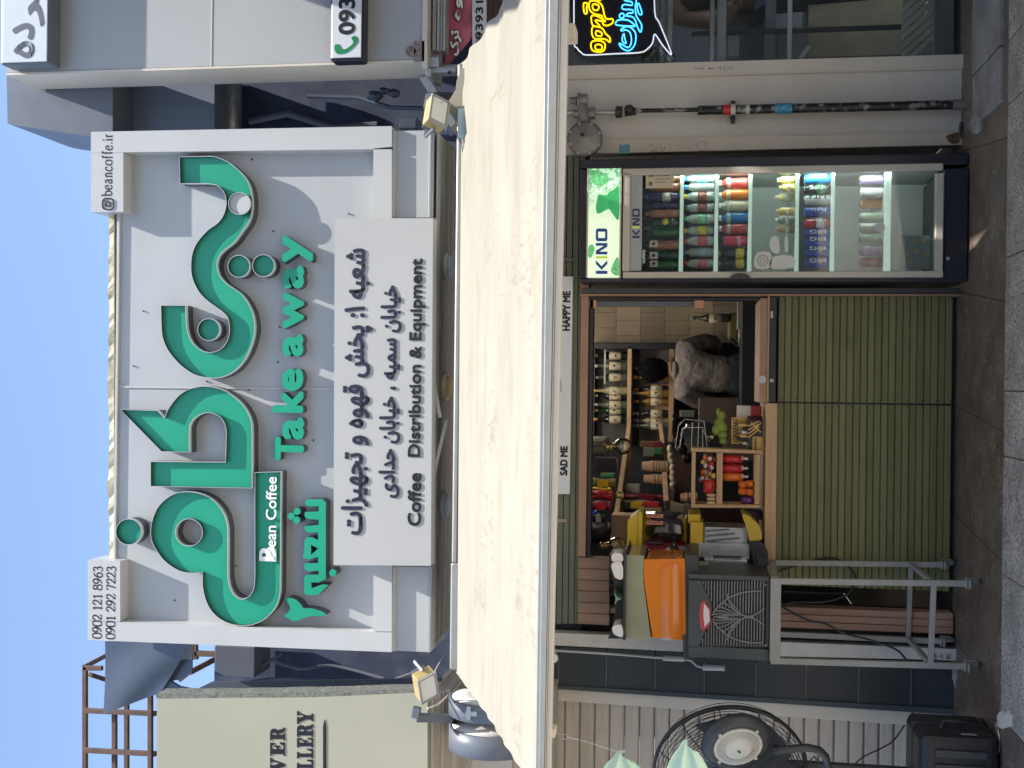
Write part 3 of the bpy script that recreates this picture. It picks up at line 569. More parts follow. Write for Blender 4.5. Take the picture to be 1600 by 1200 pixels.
part('lettering', text_mb('ean Coffee', 415, 745, 432, 855, -.5705, .003, .0012), TEXTWHT, sg)
bm = text_mb('B', 405, 854, 432, 877, -.572, .004, .001, .005); part('lettering', bm, TEXTWHT, sg)
leaf = [(417, 857), (422, 855), (428, 858), (431, 866), (429, 873), (423, 874), (418, 870), (416, 863)]
part('bean_symbol', MB().poly(smooth(leaf, k=3), -.579, -.573), TEXTWHT, sg)
part('bean_symbol', MB().tube([P(417, 858, -.58), P(423, 862, -.58), (P(424, 867, -.58)), P(429, 873, -.58)], .0012, 5), GREEN, sg)
for ch, x0, x1, y0, y1 in (('T', 428, 475, 683, 719), ('a', 441, 475, 652, 687), ('k', 425, 474, 610, 645), ('e', 440, 474, 576, 611), ('a', 441, 474, 522, 557), ('w', 442, 475, 456, 514), ('a', 441, 475, 415, 451), ('y', 441, 489, 367, 411)):
    mb = text_mb(ch, x0, y0, x1, y1, -.556, .055, .0088, res=4); mbf = MB(); mbf.v = mb.v; mbf.f = mb.f; mbf.s = mb.s
    for f in mb.f:
        ys = [mb.v[i][1] for i in f]; mbf.m.append(0 if max(ys) < -.555 else 1)
    part('letter', mbf, [GREEN, LSIDE], sg)
SH = [(476, 786), (480, 780), (504, 780), (509, 785), (509, 905), (498, 910), (486, 910), (487, 919), (496, 916), (504, 913), (513, 914), (505, 922), (498, 929), (479, 930), (475, 926), (475, 902), (479, 898), (498, 898), (498, 892), (480, 892), (475, 888), (475, 883), (478, 880), (497, 880), (497, 870), (484, 874), (473, 872), (475, 858), (476, 845), (480, 839), (489, 840), (497, 844), (497, 832), (481, 832), (476, 828), (476, 822), (498, 820), (498, 812), (480, 811), (476, 807), (476, 800), (498, 799), (498, 791), (480, 791)]
channel('letter', sg, SH, [[(486, 851), (497, 857), (486, 867)]], Yf=-.575, rim=False)
for x, y in ((464, 799), (455, 806.5), (463.5, 812.5), (520, 895)): channel('letter_dot', sg, circ(x, y, 5.6, 16), Yf=-.58, rim=False)
TW = [(445, 936), (452, 934), (462, 937), (469, 943), (474, 950), (488, 951), (502, 955), (510, 960), (503, 962.5), (485, 963), (472, 967), (459, 971), (443, 962), (451, 956), (453, 948), (449, 941)]
channel('letter', sg, smooth(TW, (0, 4, 7, 11, 12), 3), Yf=-.575, rim=False)
ph = serif_mb('0902 121 8963', 145, 884, 159, 998, FR - .001); serif_mb('0901 292 7223', 166, 884, 180, 999, FR - .001, mb=ph)
part('phone_numbers', ph, TEXTBLK, sg)
part('lettering', serif_mb('beancoffe.ir', 159, 208, 175, 307, FR - .001), TEXTBLK, sg)
cm = MB()
c0 = [P(160, 310, FR - .003), P(160, 327, FR - .003), P(176, 327, FR - .003), P(176, 310, FR - .003)]
def rrect(x0, y0, x1, y1, r, n=4):
    pts = []
    for cx_, cy_, a0 in ((x1 - r, y1 - r, 0), (x0 + r, y1 - r, 90), (x0 + r, y0 + r, 180), (x1 - r, y0 + r, 270)):
        for k in range(n + 1): a = R(a0 + 90 * k / n); pts.append((cx_ + r * math.cos(a), cy_ + r * math.sin(a)))
    return pts
cm.tube([P(a, b_, FR - .003) for a, b_ in rrect(160, 310, 176.5, 327, 4.5)], .003, 5, closed=True)
cm.tube([P(a, b_, FR - .003) for a, b_ in circ(168.3, 318.5, 4, 14)], .0028, 5, closed=True).ball(P(163.5, 314, FR - .003), .003, 6)
part('camera_symbol', cm, TEXTBLK, sg)
# small screws and cable stubs poking from the panel
for i, (x, y) in enumerate(((273, 938), (394, 249), (369, 884), (427, 361), (323, 596), (389, 609), (437, 511), (434, 566), (490, 688), (209, 572), (224, 486), (545, 334))):
    c = P(x, y, SP - .004); part('screw', MB().ball(c, .0045, 8), NAVY, sg)

# ============================================================ FLOODLIGHTS
def floodlight(label, x, y, Y, tilt, armpts, rz=0):
    c = P(x, y, Y); t = thing('floodlight', label, 'floodlight', tuple(c), 'floodlights over the awning')
    M = Matrix.Translation(c) @ Matrix.Rotation(R(rz), 4, 'Z') @ Matrix.Rotation(R(tilt), 4, 'X') @ Matrix.Scale(.85, 4)
    part('housing', MB().box(-.085, .085, -.03, .035, -.055, .055).box(-.06, .06, .035, .05, -.04, .04).xf(M), YRIM, t, b=.006)
    f = MB(); f.box(-.088, .088, -.043, -.03, .045, .058).box(-.088, .088, -.043, -.03, -.058, -.045).box(-.088, -.076, -.043, -.03, -.0449, .0449).box(.076, .088, -.043, -.03, -.0449, .0449)
    part('rim', f.xf(M), mat('grey lamp rim', (.33, .33, .31), .5), t, b=.002)
    part('glass', MB().box(-.0755, .0755, -.037, -.031, -.0445, .0445).xf(M), LGLASS, t)
    for k in range(5): part('cooling_fin', MB().box(-.07 + k * .033, -.064 + k * .033, .0505, .068, -.04, .04).xf(M), DRIMM, t)
    a = MB(); a.bar(M @ Vector((-.1, 0, 0)), M @ Vector((-.1, .09, .0)), .012).bar(M @ Vector((.1, 0, 0)), M @ Vector((.1, .09, 0)), .012).bar(M @ Vector((-.1, .09, 0)), M @ Vector((.1, .09, 0)), .012)
    part('bracket', a, DRIMM, t)
    m2 = MB()
    for p, q in zip(armpts[:-1], armpts[1:]): m2.bar(P(*p), P(*q), .035)
    part('arm', m2, DRIMM, t, b=.002)
    return t
floodlight('floodlight on a grey bracket at the right end of the awning', 681, 178, -.8, 42, [(668, 172, -.7), (672, 150, -.6), (705, 150, -.1)], 28)
floodlight('floodlight on a square steel arm at the left end of the awning', 664, 1069, -.8, 42, [(652, 1105, -.75), (649, 1121, -.75), (704, 1122, -.62), (704, 1122, .2)], -32)
def _pass(): pass
def cable(label, pts, r, m=None, name='cable', cat='cable', group=None):
    q = [Vector(p) for p in pts]; out = []
    for i in range(len(q) - 1):
        p0, p1, p2, p3 = q[max(i - 1, 0)], q[i], q[i + 1], q[min(i + 2, len(q) - 1)]
        for j in range(6):
            t = j / 6; out.append(.5 * (2 * p1 + (p2 - p0) * t + (2 * p0 - 5 * p1 + 4 * p2 - p3) * t * t + (3 * p1 - p0 - 3 * p2 + p3) * t ** 3))
    out.append(q[-1]); return solo(name, MB().tube(out, r, 6), m or BLACK, label, cat, group)
cable('pale lamp cable drooping from the left floodlight to the wall', [P(668, 1107, -.75), P(685, 1100, -.7), P(697, 1090, -.6), P(706, 1080, -.3)], .005, CREAM)
cable('thin cable running from the left floodlight up to the cassette', [P(672, 1062, -.8), P(684, 1040, -.6), P(694, 1022, -.3)], .003, WHITE2)
cable('thin wire hanging below the right floodlight', [P(690, 160, -.8), P(700, 185, -.6), P(697, 205, -.4), P(706, 212, -.3)], .003, WHITE2)

for k, (pts, lb) in enumerate((([(420, 1030, .1), (470, 1045, .1), (520, 1040, .15), (600, 1060, .1)], 'dusty cable looping low in the left recess'), ([(360, 1070, .1), (450, 1060, .12), (560, 1075, .1), (650, 1050, .1)], 'slack cable along the left edge of the recess'), ([(345, 1025, .1), (400, 1040, .1), (440, 1022, .15)], 'short cable end near the top of the left recess'))): cable(lb, [P(*q) for q in pts], .009, GSHEET, grp if False else 'cable', 'cable', 'cables in the left recess')

# ============================================================ AWNING
AWL, AWR = P(718, 1052, -.7).x, P(718, 99, -.7).x
aw = thing('awning', 'large sun bleached cream fabric awning stretched out over the shop front', 'awning', (0, -.2, P(716, 600, -.2).z))
zb = [P(713, 1050, -.7).z, P(720, 100, -.7).z]
ZL_, ZR_ = P(841, 1200, -2.28), P(856, 0, -2.28)
def zfront(x): return ZL_.z + (ZR_.z - ZL_.z) * (x - ZL_.x) / (ZR_.x - ZL_.x) + .003
rga = random.Random(5)
def awf(u, v):     # u across, v back to front
    x = AWL + (AWR - AWL) * u; y = -.7 - 1.56 * v
    z0 = zb[0] + (zb[1] - zb[0]) * u; z1 = zfront(x)
    z = z0 + (z1 - z0) * v - .016 * math.sin(math.pi * v) + .004 * math.sin(v * 60 + 2 * math.sin(u * 5)) * math.sin(math.pi * v) + .005 * math.sin(u * 23 + 3 * math.sin(v * 4)) * v
    if u > .965: z -= .01 * math.sin(v * 31)
    return (x, y, z)
part('fabric', MB().grid(60, 70, awf, 0), FABRIC, aw)
part('cassette', MB().px(703, 880, 716, 1047, -.72, -.47).px(710, 99, 718, 879.9, -.72, -.47), ALU, aw, b=.008)
L = (-1.0, 1.0); zl, zr = P(841, 1200, -2.28).z, P(856, 0, -2.28).z
def tilted(x0, x1, y0, y1, za, zb_, m, name, b=.002):   # bar following the awning's front edge
    def zz(x): return zl + (zr - zl) * (x - P(850, 1200, -2.28).x) / (P(850, 0, -2.28).x - P(850, 1200, -2.28).x)
    tk = lambda x: .72 + .56 * (x - x0) / (x1 - x0)
    mb = MB(); v = [(x, y, zz(x) + d * (tk(x) if d < 0 else 1)) for x in (x0, x1) for y, d in ((y0, za), (y1, za), (y1, zb_), (y0, zb_))]
    mb.add(v, [(0, 1, 2, 3), (7, 6, 5, 4), (0, 4, 5, 1), (1, 5, 6, 2), (2, 6, 7, 3), (3, 7, 4, 0)]); return part(name, mb, m, aw, b=b)
tilted(AWL, AWR, -2.3, -2.24, -.006, .006, ALU, 'front_bar')
tilted(AWL, AWR, -2.31, -2.25, -.03, -.0065, ALU, 'front_bar')
tilted(AWL, AWR, -2.303, -2.26, -.036, -.0305, STEEL, 'front_bar')
tilted(AWL, AWR, -2.295, -2.255, -.055, -.0365, CREAM, 'front_bar')
for s_ in (AWL + .45, AWR - .45):
    part('folding_arm', MB().tube([(s_, -.68, sfz - .2), (s_ * .7, -1.4, sfz - .55), (s_, -2.22, (zl + zr) / 2 - .035)], .018, 10), ALU, aw)
torn = MB(); rg = random.Random(2)      # frayed scrap folded over the back edge at the right
scr = [(697, 170), (700, 160), (712, 140), (713, 128), (716, 118), (722, 105), (728, 112), (724, 140), (730, 165), (736, 176), (730, 182), (716, 176), (708, 178)]
part('torn_scrap', torn.poly(scr, -.745, -.738), FABRIC, aw)
solo('frosted_bottle_panel', MB().px(715, 168, 737, 215, -.79, -.77), mat('frosted panel', (.5, .6, .55), .2, coat=.5), 'frosted pale green panel lying against the back of the awning', 'panel', b=.004)

# ============================================================ LEFT NEIGHBOUR
ls = thing('silver_gallery_sign', 'olive beige neighbour sign with black serif letters VER and LLERY', 'shop sign', base(668, 1150, -.55))
part('face', MB().poly([(245, 1092), (480, 1090), (560, 1087), (668, 1082), (668, 1500), (245, 1500)], -.58, -.5), OLIVE, ls)
rg = random.Random(9); ed = [(243, 1088)] + [(245 + k * 21, 1084 - (k / 20) ** 2 * 8 + rg.uniform(-.6, .6)) for k in range(21)] + [(668, 1081.5)] + [(x, y) for x, y in ((560, 1086.5), (480, 1089.5), (245, 1091.5))]
part('worn_edge', MB().poly(ed, -.575, -.47), mat('weathered edge', (.16, .17, .15), .8, var=.5, scale=40, dirt=.6, dirtcol=(.45, .45, .38)), ls)
LT = MB(); YL = -.583
def glyph(ch, x0, y0, x1, y1):  # bold slab serif capitals; u right 0..1, v up 0..1
    shp = {'L': [[(0, 0), (1, 0), (1, .38), (.88, .38), (.74, .1), (.5, .1), (.5, .9), (.66, .9), (.66, 1), (0, 1), (0, .9), (.15, .9), (.15, .1), (0, .1)]],
           'E': [[(0, 0), (1, 0), (1, .34), (.88, .34), (.76, .1), (.5, .1), (.5, .45), (.6, .45), (.66, .33), (.76, .33), (.76, .69), (.66, .69), (.6, .56), (.5, .56), (.5, .9), (.74, .9), (.86, .7), (.97, .7), (.97, 1), (0, 1), (0, .9), (.14, .9), (.14, .1), (0, .1)]],
           'V': [[(.42, 0), (.6, 0), (.9, .9), (1, .9), (1, 1), (.64, 1), (.64, .9), (.76, .9), (.62, .36), (.44, .9), (.56, .9), (.56, 1), (0, 1), (0, .9), (.1, .9)]],
           'Y': [[(.2, 0), (.8, 0), (.8, .1), (.66, .1), (.66, .42), (.9, .9), (1, .9), (1, 1), (.66, 1), (.66, .9), (.76, .9), (.6, .56), (.44, .9), (.54, .9), (.54, 1), (0, 1), (0, .9), (.1, .9), (.34, .42), (.34, .1), (.2, .1)]],
           'R': [[(0, 0), (.55, 0), (.55, .1), (.44, .1), (.44, .44), (.56, .42), (.62, .12), (.78, 0), (1, .0), (1, .1), (.9, .13), (.84, .42), (.74, .5), (.9, .62), (.92, .82), (.8, .97), (.6, 1), (0, 1), (0, .9), (.12, .9), (.12, .1), (0, .1)], [(.44, .56), (.54, .56), (.6, .66), (.6, .82), (.54, .9), (.44, .9)]]}[ch]
    ps = [[(x1 - v * (x1 - x0), y1 - u * (y1 - y0)) for u, v in lp] for lp in shp]
    LT.poly(ps[0], YL, YL + .002, holes=ps[1:])
for ch, y0, y1 in (('R', 1137, 1157), ('E', 1160, 1181), ('V', 1184, 1207), ('L', 1209, 1228)): glyph(ch, 422, y0, 445, y1)
part('lettering', LT, TEXTBLK, ls); LT = MB()
for ch, y0, y1 in (('Y', 1111, 1131), ('R', 1131.5, 1151.5), ('E', 1153, 1168), ('L', 1170, 1185), ('L', 1187, 1202)): glyph(ch, 464, y0, 489, y1)
part('lettering', LT, TEXTBLK, ls); LT = MB()
LT.poly([(507, 1124), (509.5, 1135), (509.5, 1260), (504.8, 1260), (504.8, 1135)], YL, YL + .002)
part('underline', LT, TEXTBLK, ls)
hb = thing('shutter_housing', 'grooved beige roller shutter housing below the olive sign', 'shutter box', base(735, 1150, -.3))
for k, (a, b_, yf) in enumerate(((668.5, 676, -.5), (677, 688, -.46), (689, 693, -.44), (694, 703, -.42), (704, 712, -.38), (713, 735, -.3), (736, 800, -.28), (801, 862, -.26))):
    part('casing_board', MB().px(a, 1078 if k > 2 else 1081, b_, 1500, yf, .0), [CREAM, SHUT][k % 2], hb, b=.002)
# brown scaffold of square tubes against the sky
fm = thing('sign_frame', 'rusty brown tube framework standing above the olive sign', 'metal frame', base(242, 1150, -.2))
for a, b_ in (((133, 1041, -.2), (133, 1300, -.2)), ((179, 1100, -.2), (179, 1300, -.2)), ((198, 1097, .05), (198, 1300, .05)), ((235, 1074, -.25), (235, 1300, -.25)), ((130, 1110, -.24), (244, 1115, -.24)), ((130, 1172, -.24), (244, 1178, -.24)), ((132, 1042, -.15), (170, 1022, .3)), ((131, 1044, -.2), (160, 1044, -.2)), ((141, 1054, -.1), (165, 1062, .1))):
    part('tube', MB().bar(P(*a), P(*b_), .024), RUST, fm, b=.002)
cb = thing('corner_brackets', 'rusty tube brackets behind the left side of the big sign', 'bracket', base(335, 1020, .1))
for a, b_ in (((304, 1000, .1), (306, 1030, .1)), ((305, 1021, .1), (345, 1022, .1)), ((296, 1051, -.1), (340, 1028, .2)), ((280, 1062, -.05), (300, 1046, -.05))):
    part('tube', MB().bar(P(*a), P(*b_), .028), RUST, cb, b=.002)
def shf(u, v):
    a = [(164, 1002), (302, 1000)]; b_ = [(158, 1118), (246, 1085)]
    x = (a[0][0] * (1 - u) + a[1][0] * u) * (1 - v) + (b_[0][0] * (1 - u) + b_[1][0] * u) * v; y = (a[0][1] * (1 - u) + a[1][1] * u) * (1 - v) + (b_[0][1] * (1 - u) + b_[1][1] * u) * v
    p = P(x, y, -.36); return (p.x, -.36 + .03 * v + .007 * math.sin(u * 5 + v * 4), p.z)
solo('loose_metal_sheet', MB().grid(16, 12, shf), DKSHEET, 'bent dark blue grey metal sheet left of the big sign, against the sky', 'metal sheet')
solo('lower_metal_sheet', MB().poly([(232, 1089), (246, 1085), (258, 1086), (690, 1079), (690, 1060), (330, 1066), (305, 1078), (280, 1073), (262, 1062), (246, 1068)], -.3, -.28), DKSHEET, 'dark sheet closing the gap along the olive sign', 'metal sheet')
solo('corner_sheet', MB().poly([(285, 1003), (303, 1003), (300, 1030), (300, 1050), (280, 1062), (258, 1066), (250, 1050), (270, 1040)], -.28, -.27), DKSHEET, 'folded lower corner of dark sheet beside the rusty brackets', 'metal sheet')
solo('tube_plug', MB().ball(P(233, 1073, -.25), .014, 8, jit=.2), CREAM, 'dried foam plug on the top of a scaffold tube', 'foam plug')
# drum shaped blade signs
for k, (y0, y1, xt, Yc, rad, lb) in enumerate(((1100, 1128, 702, -.55, .2, 'white faced drum sign with a grey rim, the one nearer the big sign'), (1147, 1184, 703, -.55, .21, 'white faced drum sign with a grey rim, the one nearer the picture edge'))):
    Xr, Xl = P(740, y0, Yc - rad * .8).x, P(740, y1, Yc - rad * .8).x; zc = P(xt, 1115, Yc).z - rad
    t = thing('drum_sign', lb, 'round sign', ((Xr + Xl) / 2, Yc, zc - rad), 'round drum signs beside the awning')
    part('rim', MB().lathe([(rad - .014, Xl + .004), (rad - .01, Xl), (rad, Xl + .003), (rad, Xr - .003), (rad - .01, Xr), (rad - .014, Xr - .004)], (0, Yc, zc), 'X', 44), DRIMM, t)
    part('face', MB().lathe([(rad - .0145, Xr - .002), (rad * .5, Xr + .004), (.001, Xr + .006)], (0, Yc, zc), 'X', 40), mat('drum face', (.62, .61, .57), .35, var=.03), t)
    part('face', MB().lathe([(.001, Xl - .004), (rad - .0145, Xl + .002)], (0, Yc, zc), 'X', 40), mat('drum face', (.62, .61, .57), .35, var=.03), t)
    if k == 0: part('tape', MB().px(727, 1112, 745, 1119, Yc - rad - .004, Yc - rad + .08).px(729, 1105, 735, 1125, Yc - rad - .006, Yc - rad + .05), mat('shiny tape', (.6, .65, .7), .15, metal=.3, bump=1, bscale=30), t)
    part('bracket', MB().bar((Xr - .04, Yc + rad - .02, zc), (Xr - .04, -.3, zc), .03), DRIMM, t)
# shutter, its white frame, slate pier
sh = thing('roller_shutter', 'closed beige roller shutter of the left neighbour shop', 'roller shutter', base(1500, 1150, .08))
k = 0; x = 858.0; proto = None
while x < 1504:
    xe = min(x + 23.4, 1506); z0, z1 = P(xe, 1190, .08).z, P(x, 1190, .08).z; X0, X1 = P(1180, 1420, .08).x, P(1180, 1080, .08).x
    h = z1 - z0; prof = [(.0, .04), (.0, .012), (.006, .0), (.012, -.004), (h * .45, -.004), (h * .5, -.0025), (h * .55, -.003), (h - .012, -.003), (h - .005, .0), (h - .002, .012), (h - .002, .04)]
    mb = MB(); n = len(prof); vs = [(X, .08 + d, z0 + q) for X in (X0, X1) for q, d in prof]
    mb.add(vs, [(i, i + 1, n + i + 1, n + i) for i in range(n - 1)]); part('slat', mb, SHUT, sh); x += 23.4
part('side_rail', MB().poly([(858, 1076), (1505, 1118), (1505, 1139), (1200, 1118), (858, 1094)], .02, .1), CREAM, sh, b=.002)
part('bottom_rail', MB().px(1500, 1120, 1508, 1420, .05, .1), CREAM, sh)
sp = thing('slate_pier', 'dark slate tiled pier between the shop and the roller shutter', 'pier', base(1500, 1070, .0, 0))
xs_ = [858, 873, 948, 1024, 1101, 1181, 1260, 1342, 1424, 1504]
for i in range(9):
    a, b_ = xs_[i], xs_[i + 1]; l0 = 1010 + (a - 860) * .044; l1 = 1010 + (b_ - 860) * .044; r0, r1 = 1070 + (a - 860) * .062, 1070 + (b_ - 860) * .062
    part('slate_tile', MB().poly([(a + .6, l0), (b_ - .6, l1), (b_ - .6, r1), (a + .6, r0)], -.02 - .004 * (i % 2), .1), SLATE, sp, b=.002)
    part('joint_bead', MB().px(b_ - 1.2, l1 + 12, b_ + .4, r1 - 2, -.027, .05), mat('pale joint', (.12, .13, .13), .6), sp)
part('edge_strip', MB().poly([(858, 1070), (1505, 1109), (1505, 1117), (858, 1075.5)], -.03, .1), mat('slate edge', (.05, .065, .075), .5), sp)
part('edge_strip', MB().poly([(858, 990), (1505, 1022), (1505, 1030), (858, 1010)], .03, .12), NAVY, sp)
part('broken_foot', MB().ball(P(1498, 1055, -.05), (.06, .04, .03), 12, jit=.35), CONC, sp)
wp = thing('white_door_post', 'white aluminium door post beside the slate pier', 'post', base(1500, 1015, -.04, 0))
part('post', MB().poly([(858, 988.5), (1508, 1015), (1508, 1032), (1200, 1025), (858, 1008)], -.06, .02), mat('white post', (.62, .6, .55), .45, var=.05, dirt=.3, dirtcol=(.3, .28, .22)), wp, b=.003)
part('sticker', MB().px(1452, 1021, 1491, 1031.5, -.0625, -.0605), mat('sticker paper', (.6, .6, .56), .6), wp)
part('sticker_print', text_mb(ar('دربهای برقی'), 1454, 1022, 1464, 1030, -.064, .001, mb=text_mb(ar('برقی'), 1466, 1022.5, 1474, 1030, -.064, .001, mb=text_mb('0912', 1478, 1022.5, 1486, 1030.5, -.064, .001))), TEXTBLK, wp)
ck = thing('awning_crank', 'grey awning crank rod with two white grips hanging on the slate pier', 'awning crank', base(1136, 1043, -.1))
part('rod', MB().tube([P(858, 1016, -.12), P(960, 1022, -.12), P(1036, 1028, -.12)], .0065, 8), ALU, ck)
part('grip', MB().tube([P(1036, 1028.5, -.12), P(1069, 1030, -.12)], .013, 12), WHITE2, ck)
part('rod', MB().tube([P(1069, 1030, -.12), P(1080, 1032, -.12), P(1088, 1040, -.12), P(1098, 1043, -.12)], .006, 8), ALU, ck)
part('grip', MB().tube([P(1098, 1043, -.12), P(1132, 1044, -.12)], .014, 12), WHITE2, ck)
part('end_knob', MB().lathe([(.004, 0), (.017, .002), (.017, .008), (.004, .01)], P(1133, 1044, -.12), n=12), ALU, ck)
# timber clad pillar left of the counter
tp = thing('timber_cladding', 'narrow pillar clad with pinkish timber boards left of the green counter', 'cladding', base(1490, 970, 0, 0))
for k in range(3):
    y0 = 957 + k * 11
    part('board', MB().poly([(1215, y0 - 9 + k * .3), (1489, y0 + 1.5), (1489, y0 + 11.6), (1215, y0 + 1)], -.03 - .006 * (k % 2), .06), PINK, tp, b=.003)
part('backing', MB().px(905, 940, 1500, 1010, .125, .15), NAVY, tp)
uc = thing('upper_cladding', 'brown timber boards cladding the wall end above the orange juice machine', 'cladding', base(951, 925, 0))
for k in range(6):
    y0 = 872 + k * 17.4
    part('board', MB().px(903, y0, 952, y0 + 16.9, -.036 - .004 * (k % 2), .05), mat('brown board', (.3, .2, .145), .6, var=.2, scale=9, stretch=(2, 1, .2)), uc, b=.003)

# ============================================================ SHOP FRONT
ORD = ['first', 'second', 'third', 'fourth', 'fifth', 'sixth', 'seventh', 'eighth', 'ninth', 'tenth', 'eleventh', 'twelfth']
hs = thing('header_cladding', 'olive slatted band over the serving window', 'cladding', base(912, 600, 0))
for k in range(7):
    a = 845 + k * 9.5
    part('slat', MB().px(a, 243, a + 8.4, 975, .0 + .004 * (k % 2), .08), OLSLAT2, hs, b=.0015)
part('backing', MB().px(845, 243, 912, 1000, .06, .1), NAVY, hs)
hbd = thing('slogan_board', 'long white board with the hand written words SAD ME and HAPPY ME', 'sign board', base(895, 600, -.04))
part('board', MB().poly([(862, 432), (895, 432), (890, 772), (862, 772)], -.04, -.01), mat('bluish white board', (.74, .78, .84), .35, var=.03), hbd, b=.002)
part('lettering', text_mb('SAD ME', 875, 697, 887, 743, -.0425, .002, .0022, mb=text_mb('HAPPY ME', 879, 455, 891, 517, -.0425, .002, .0022)), TEXTBLK, hbd)
part('cup_outline', MB().tube([P(860, 594, -.042), P(876, 595, -.042), P(877, 611, -.042), P(860, 613, -.042)], .002, 5), TEXTBLK, hbd)
solo('conduit_stub', MB().tube([P(876, 405, -.03), P(896, 405, -.03)], .008, 8), mat('green grey paint', (.2, .2, .16), .5), 'short painted conduit stub on the olive band above the fridge', 'conduit')
solo('faded_tape_strip', MB().px(868, 811, 885, 816, -.006, -.001), mat('faded tape', (.4, .3, .25), .6), 'faded tape strip on the olive band left of the slogan board', 'tape')
# shell of the room
rm = thing('shop_room', 'dark inside of the coffee shop seen through the serving window', 'room', (0, 2, 0))
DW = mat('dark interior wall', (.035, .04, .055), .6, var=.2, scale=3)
part('floor', MB().box(-1.75, 1.27, .15, 4.3, -.05, .0), mat('interior floor', (.1, .09, .08), .5), rm)
part('ceiling', MB().box(-1.75, 1.27, .15, 4.3, 2.4, 2.5), mat('interior ceiling', (.5, .48, .45), .8), rm)
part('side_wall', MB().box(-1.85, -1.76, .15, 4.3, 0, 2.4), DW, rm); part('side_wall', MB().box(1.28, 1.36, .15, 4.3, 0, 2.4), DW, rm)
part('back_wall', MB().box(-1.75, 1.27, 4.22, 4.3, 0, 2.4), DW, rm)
TILE = [mat('beige wall tile', (.42, .35, .26), .45, var=.12, scale=5), mat('darker wall tile', (.33, .285, .22), .45, var=.14, scale=5), mat('light wall tile', (.5, .42, .31), .45, var=.1, scale=5)]
for i in range(7):
    for j in range(7):
        a, b_ = 925 + i * 38, 536 - j * 24 + (12 if i % 2 else 0)
        if b_ - 23 < 408: continue
        part('tile', MB().px(a, b_ - 23.4, a + 37.4, min(b_, 535.5), 4.2 - .004 * ((i + j) % 3 == 0), 4.22), TILE[(i * 5 + j * 3) % 3], rm)
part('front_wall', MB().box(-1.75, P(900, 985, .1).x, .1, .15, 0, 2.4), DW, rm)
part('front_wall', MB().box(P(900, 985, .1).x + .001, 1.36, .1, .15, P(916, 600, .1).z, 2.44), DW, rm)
for k, (lx, ly) in enumerate(((.1, 1.6), (.1, 3.3))):
    lt = thing('ceiling_light', ['front', 'rear'][k] + ' warm ceiling light panel inside the coffee shop', 'ceiling light', (lx, ly, 2.36), 'ceiling lights in the shop'); part('panel', MB().box(lx - .5, lx + .5, ly - .08, ly + .08, 2.36, 2.395), mat('lit panel', (.9, .8, .65), .5, emit=(1, .87, .7), estr=5.0, var=0), lt)
# copper coloured window frame
wf = thing('window_frame', 'copper brown frame round the serving window and down the counter side', 'window frame', base(1500, 466, -.03, .06))
part('head', MB().px(905, 443, 917.5, 870, -.03, .09), COPPER, wf, b=.003)
part('jamb', MB().px(905.5, 459, 1504, 462.5, -.055, .06), COPPER, wf, b=.001)
part('jamb', MB().px(910, 450, 1504, 458.5, -.05, .06), mat('charcoal jamb', (.07, .07, .08), .45), wf, b=.002)
part('jamb', MB().px(919, 465, 1185, 469, -.01, .07), NAVY, wf, b=.001)
part('sill', MB().px(1187, 466, 1198.5, 629, -.035, .45), COPPER, wf, b=.002)
part('head_liner', MB().px(918.5, 469, 924, 975, .0, .09), NAVY, wf)
part('jamb', MB().px(918, 955, 1190, 962, -.01, .08), COPPER, wf)
rl = thing('clamp_bar', 'dark aluminium rail with two copper foil joints up the window side', 'rail', base(1085, 474, .04))
part('rail', MB().px(924, 471, 1088, 479, .03, .06), DRIMM, rl, b=.002)
for a, b_ in ((910, 932), (1085, 1100)): part('clamp', MB().px(a, 466, b_, 482, .0, .035), mat('copper foil', (.55, .3, .18), .4, metal=.5, bump=.6, bscale=40), rl, b=.003)
# counter and cabinets
ct = thing('service_counter', 'pale oak counter top on olive slatted cabinet fronts', 'counter', base(1500, 680, 0, 0))
part('worktop', MB().px(1195, 630, 1213, 955, -.05, .5), OAK, ct, b=.003)
part('worktop', MB().px(1199, 463, 1202, 629.3, -.03, .5), OAK, ct)
part('drawer_front', MB().px(1202.4, 464, 1213, 629, -.04, .3), NAVY, ct, b=.003)
part('latch', MB().px(1203, 592, 1209, 597, -.05, -.04), STEEL, ct, b=.001); part('latch', MB().px(1204, 486, 1208, 497, -.05, -.04), STEEL, ct, b=.001)
part('hinge_knob', MB().lathe([(.02, 0), (.02, .03), (.012, .034)], P(1191, 593, -.06), 'Y', 14), WFACE, ct)
part('plinth', MB().px(1487, 462, 1503, 965, .03, .4), NAVY, ct)
pz = MB(); H0, H1 = P(1214, 660, 0).z, P(1487, 660, 0).z
nsl = 25; hh = (H0 - H1) / nsl
cols = [(P(1350, 629, 0).x, P(1350, 463, 0).x), (P(1350, 800, 0).x - .38, P(1350, 632, 0).x)]
SLATM = [mat('olive slat %s' % c, (.168 * f, .172 * f, .07 * f), .42, var=.1, scale=3, stretch=(.8, 1, 3), dirt=.45, dirtcol=(.075, .07, .045)) for c, f in (('plain', 1), ('pale', 1.1), ('deep', .88))]
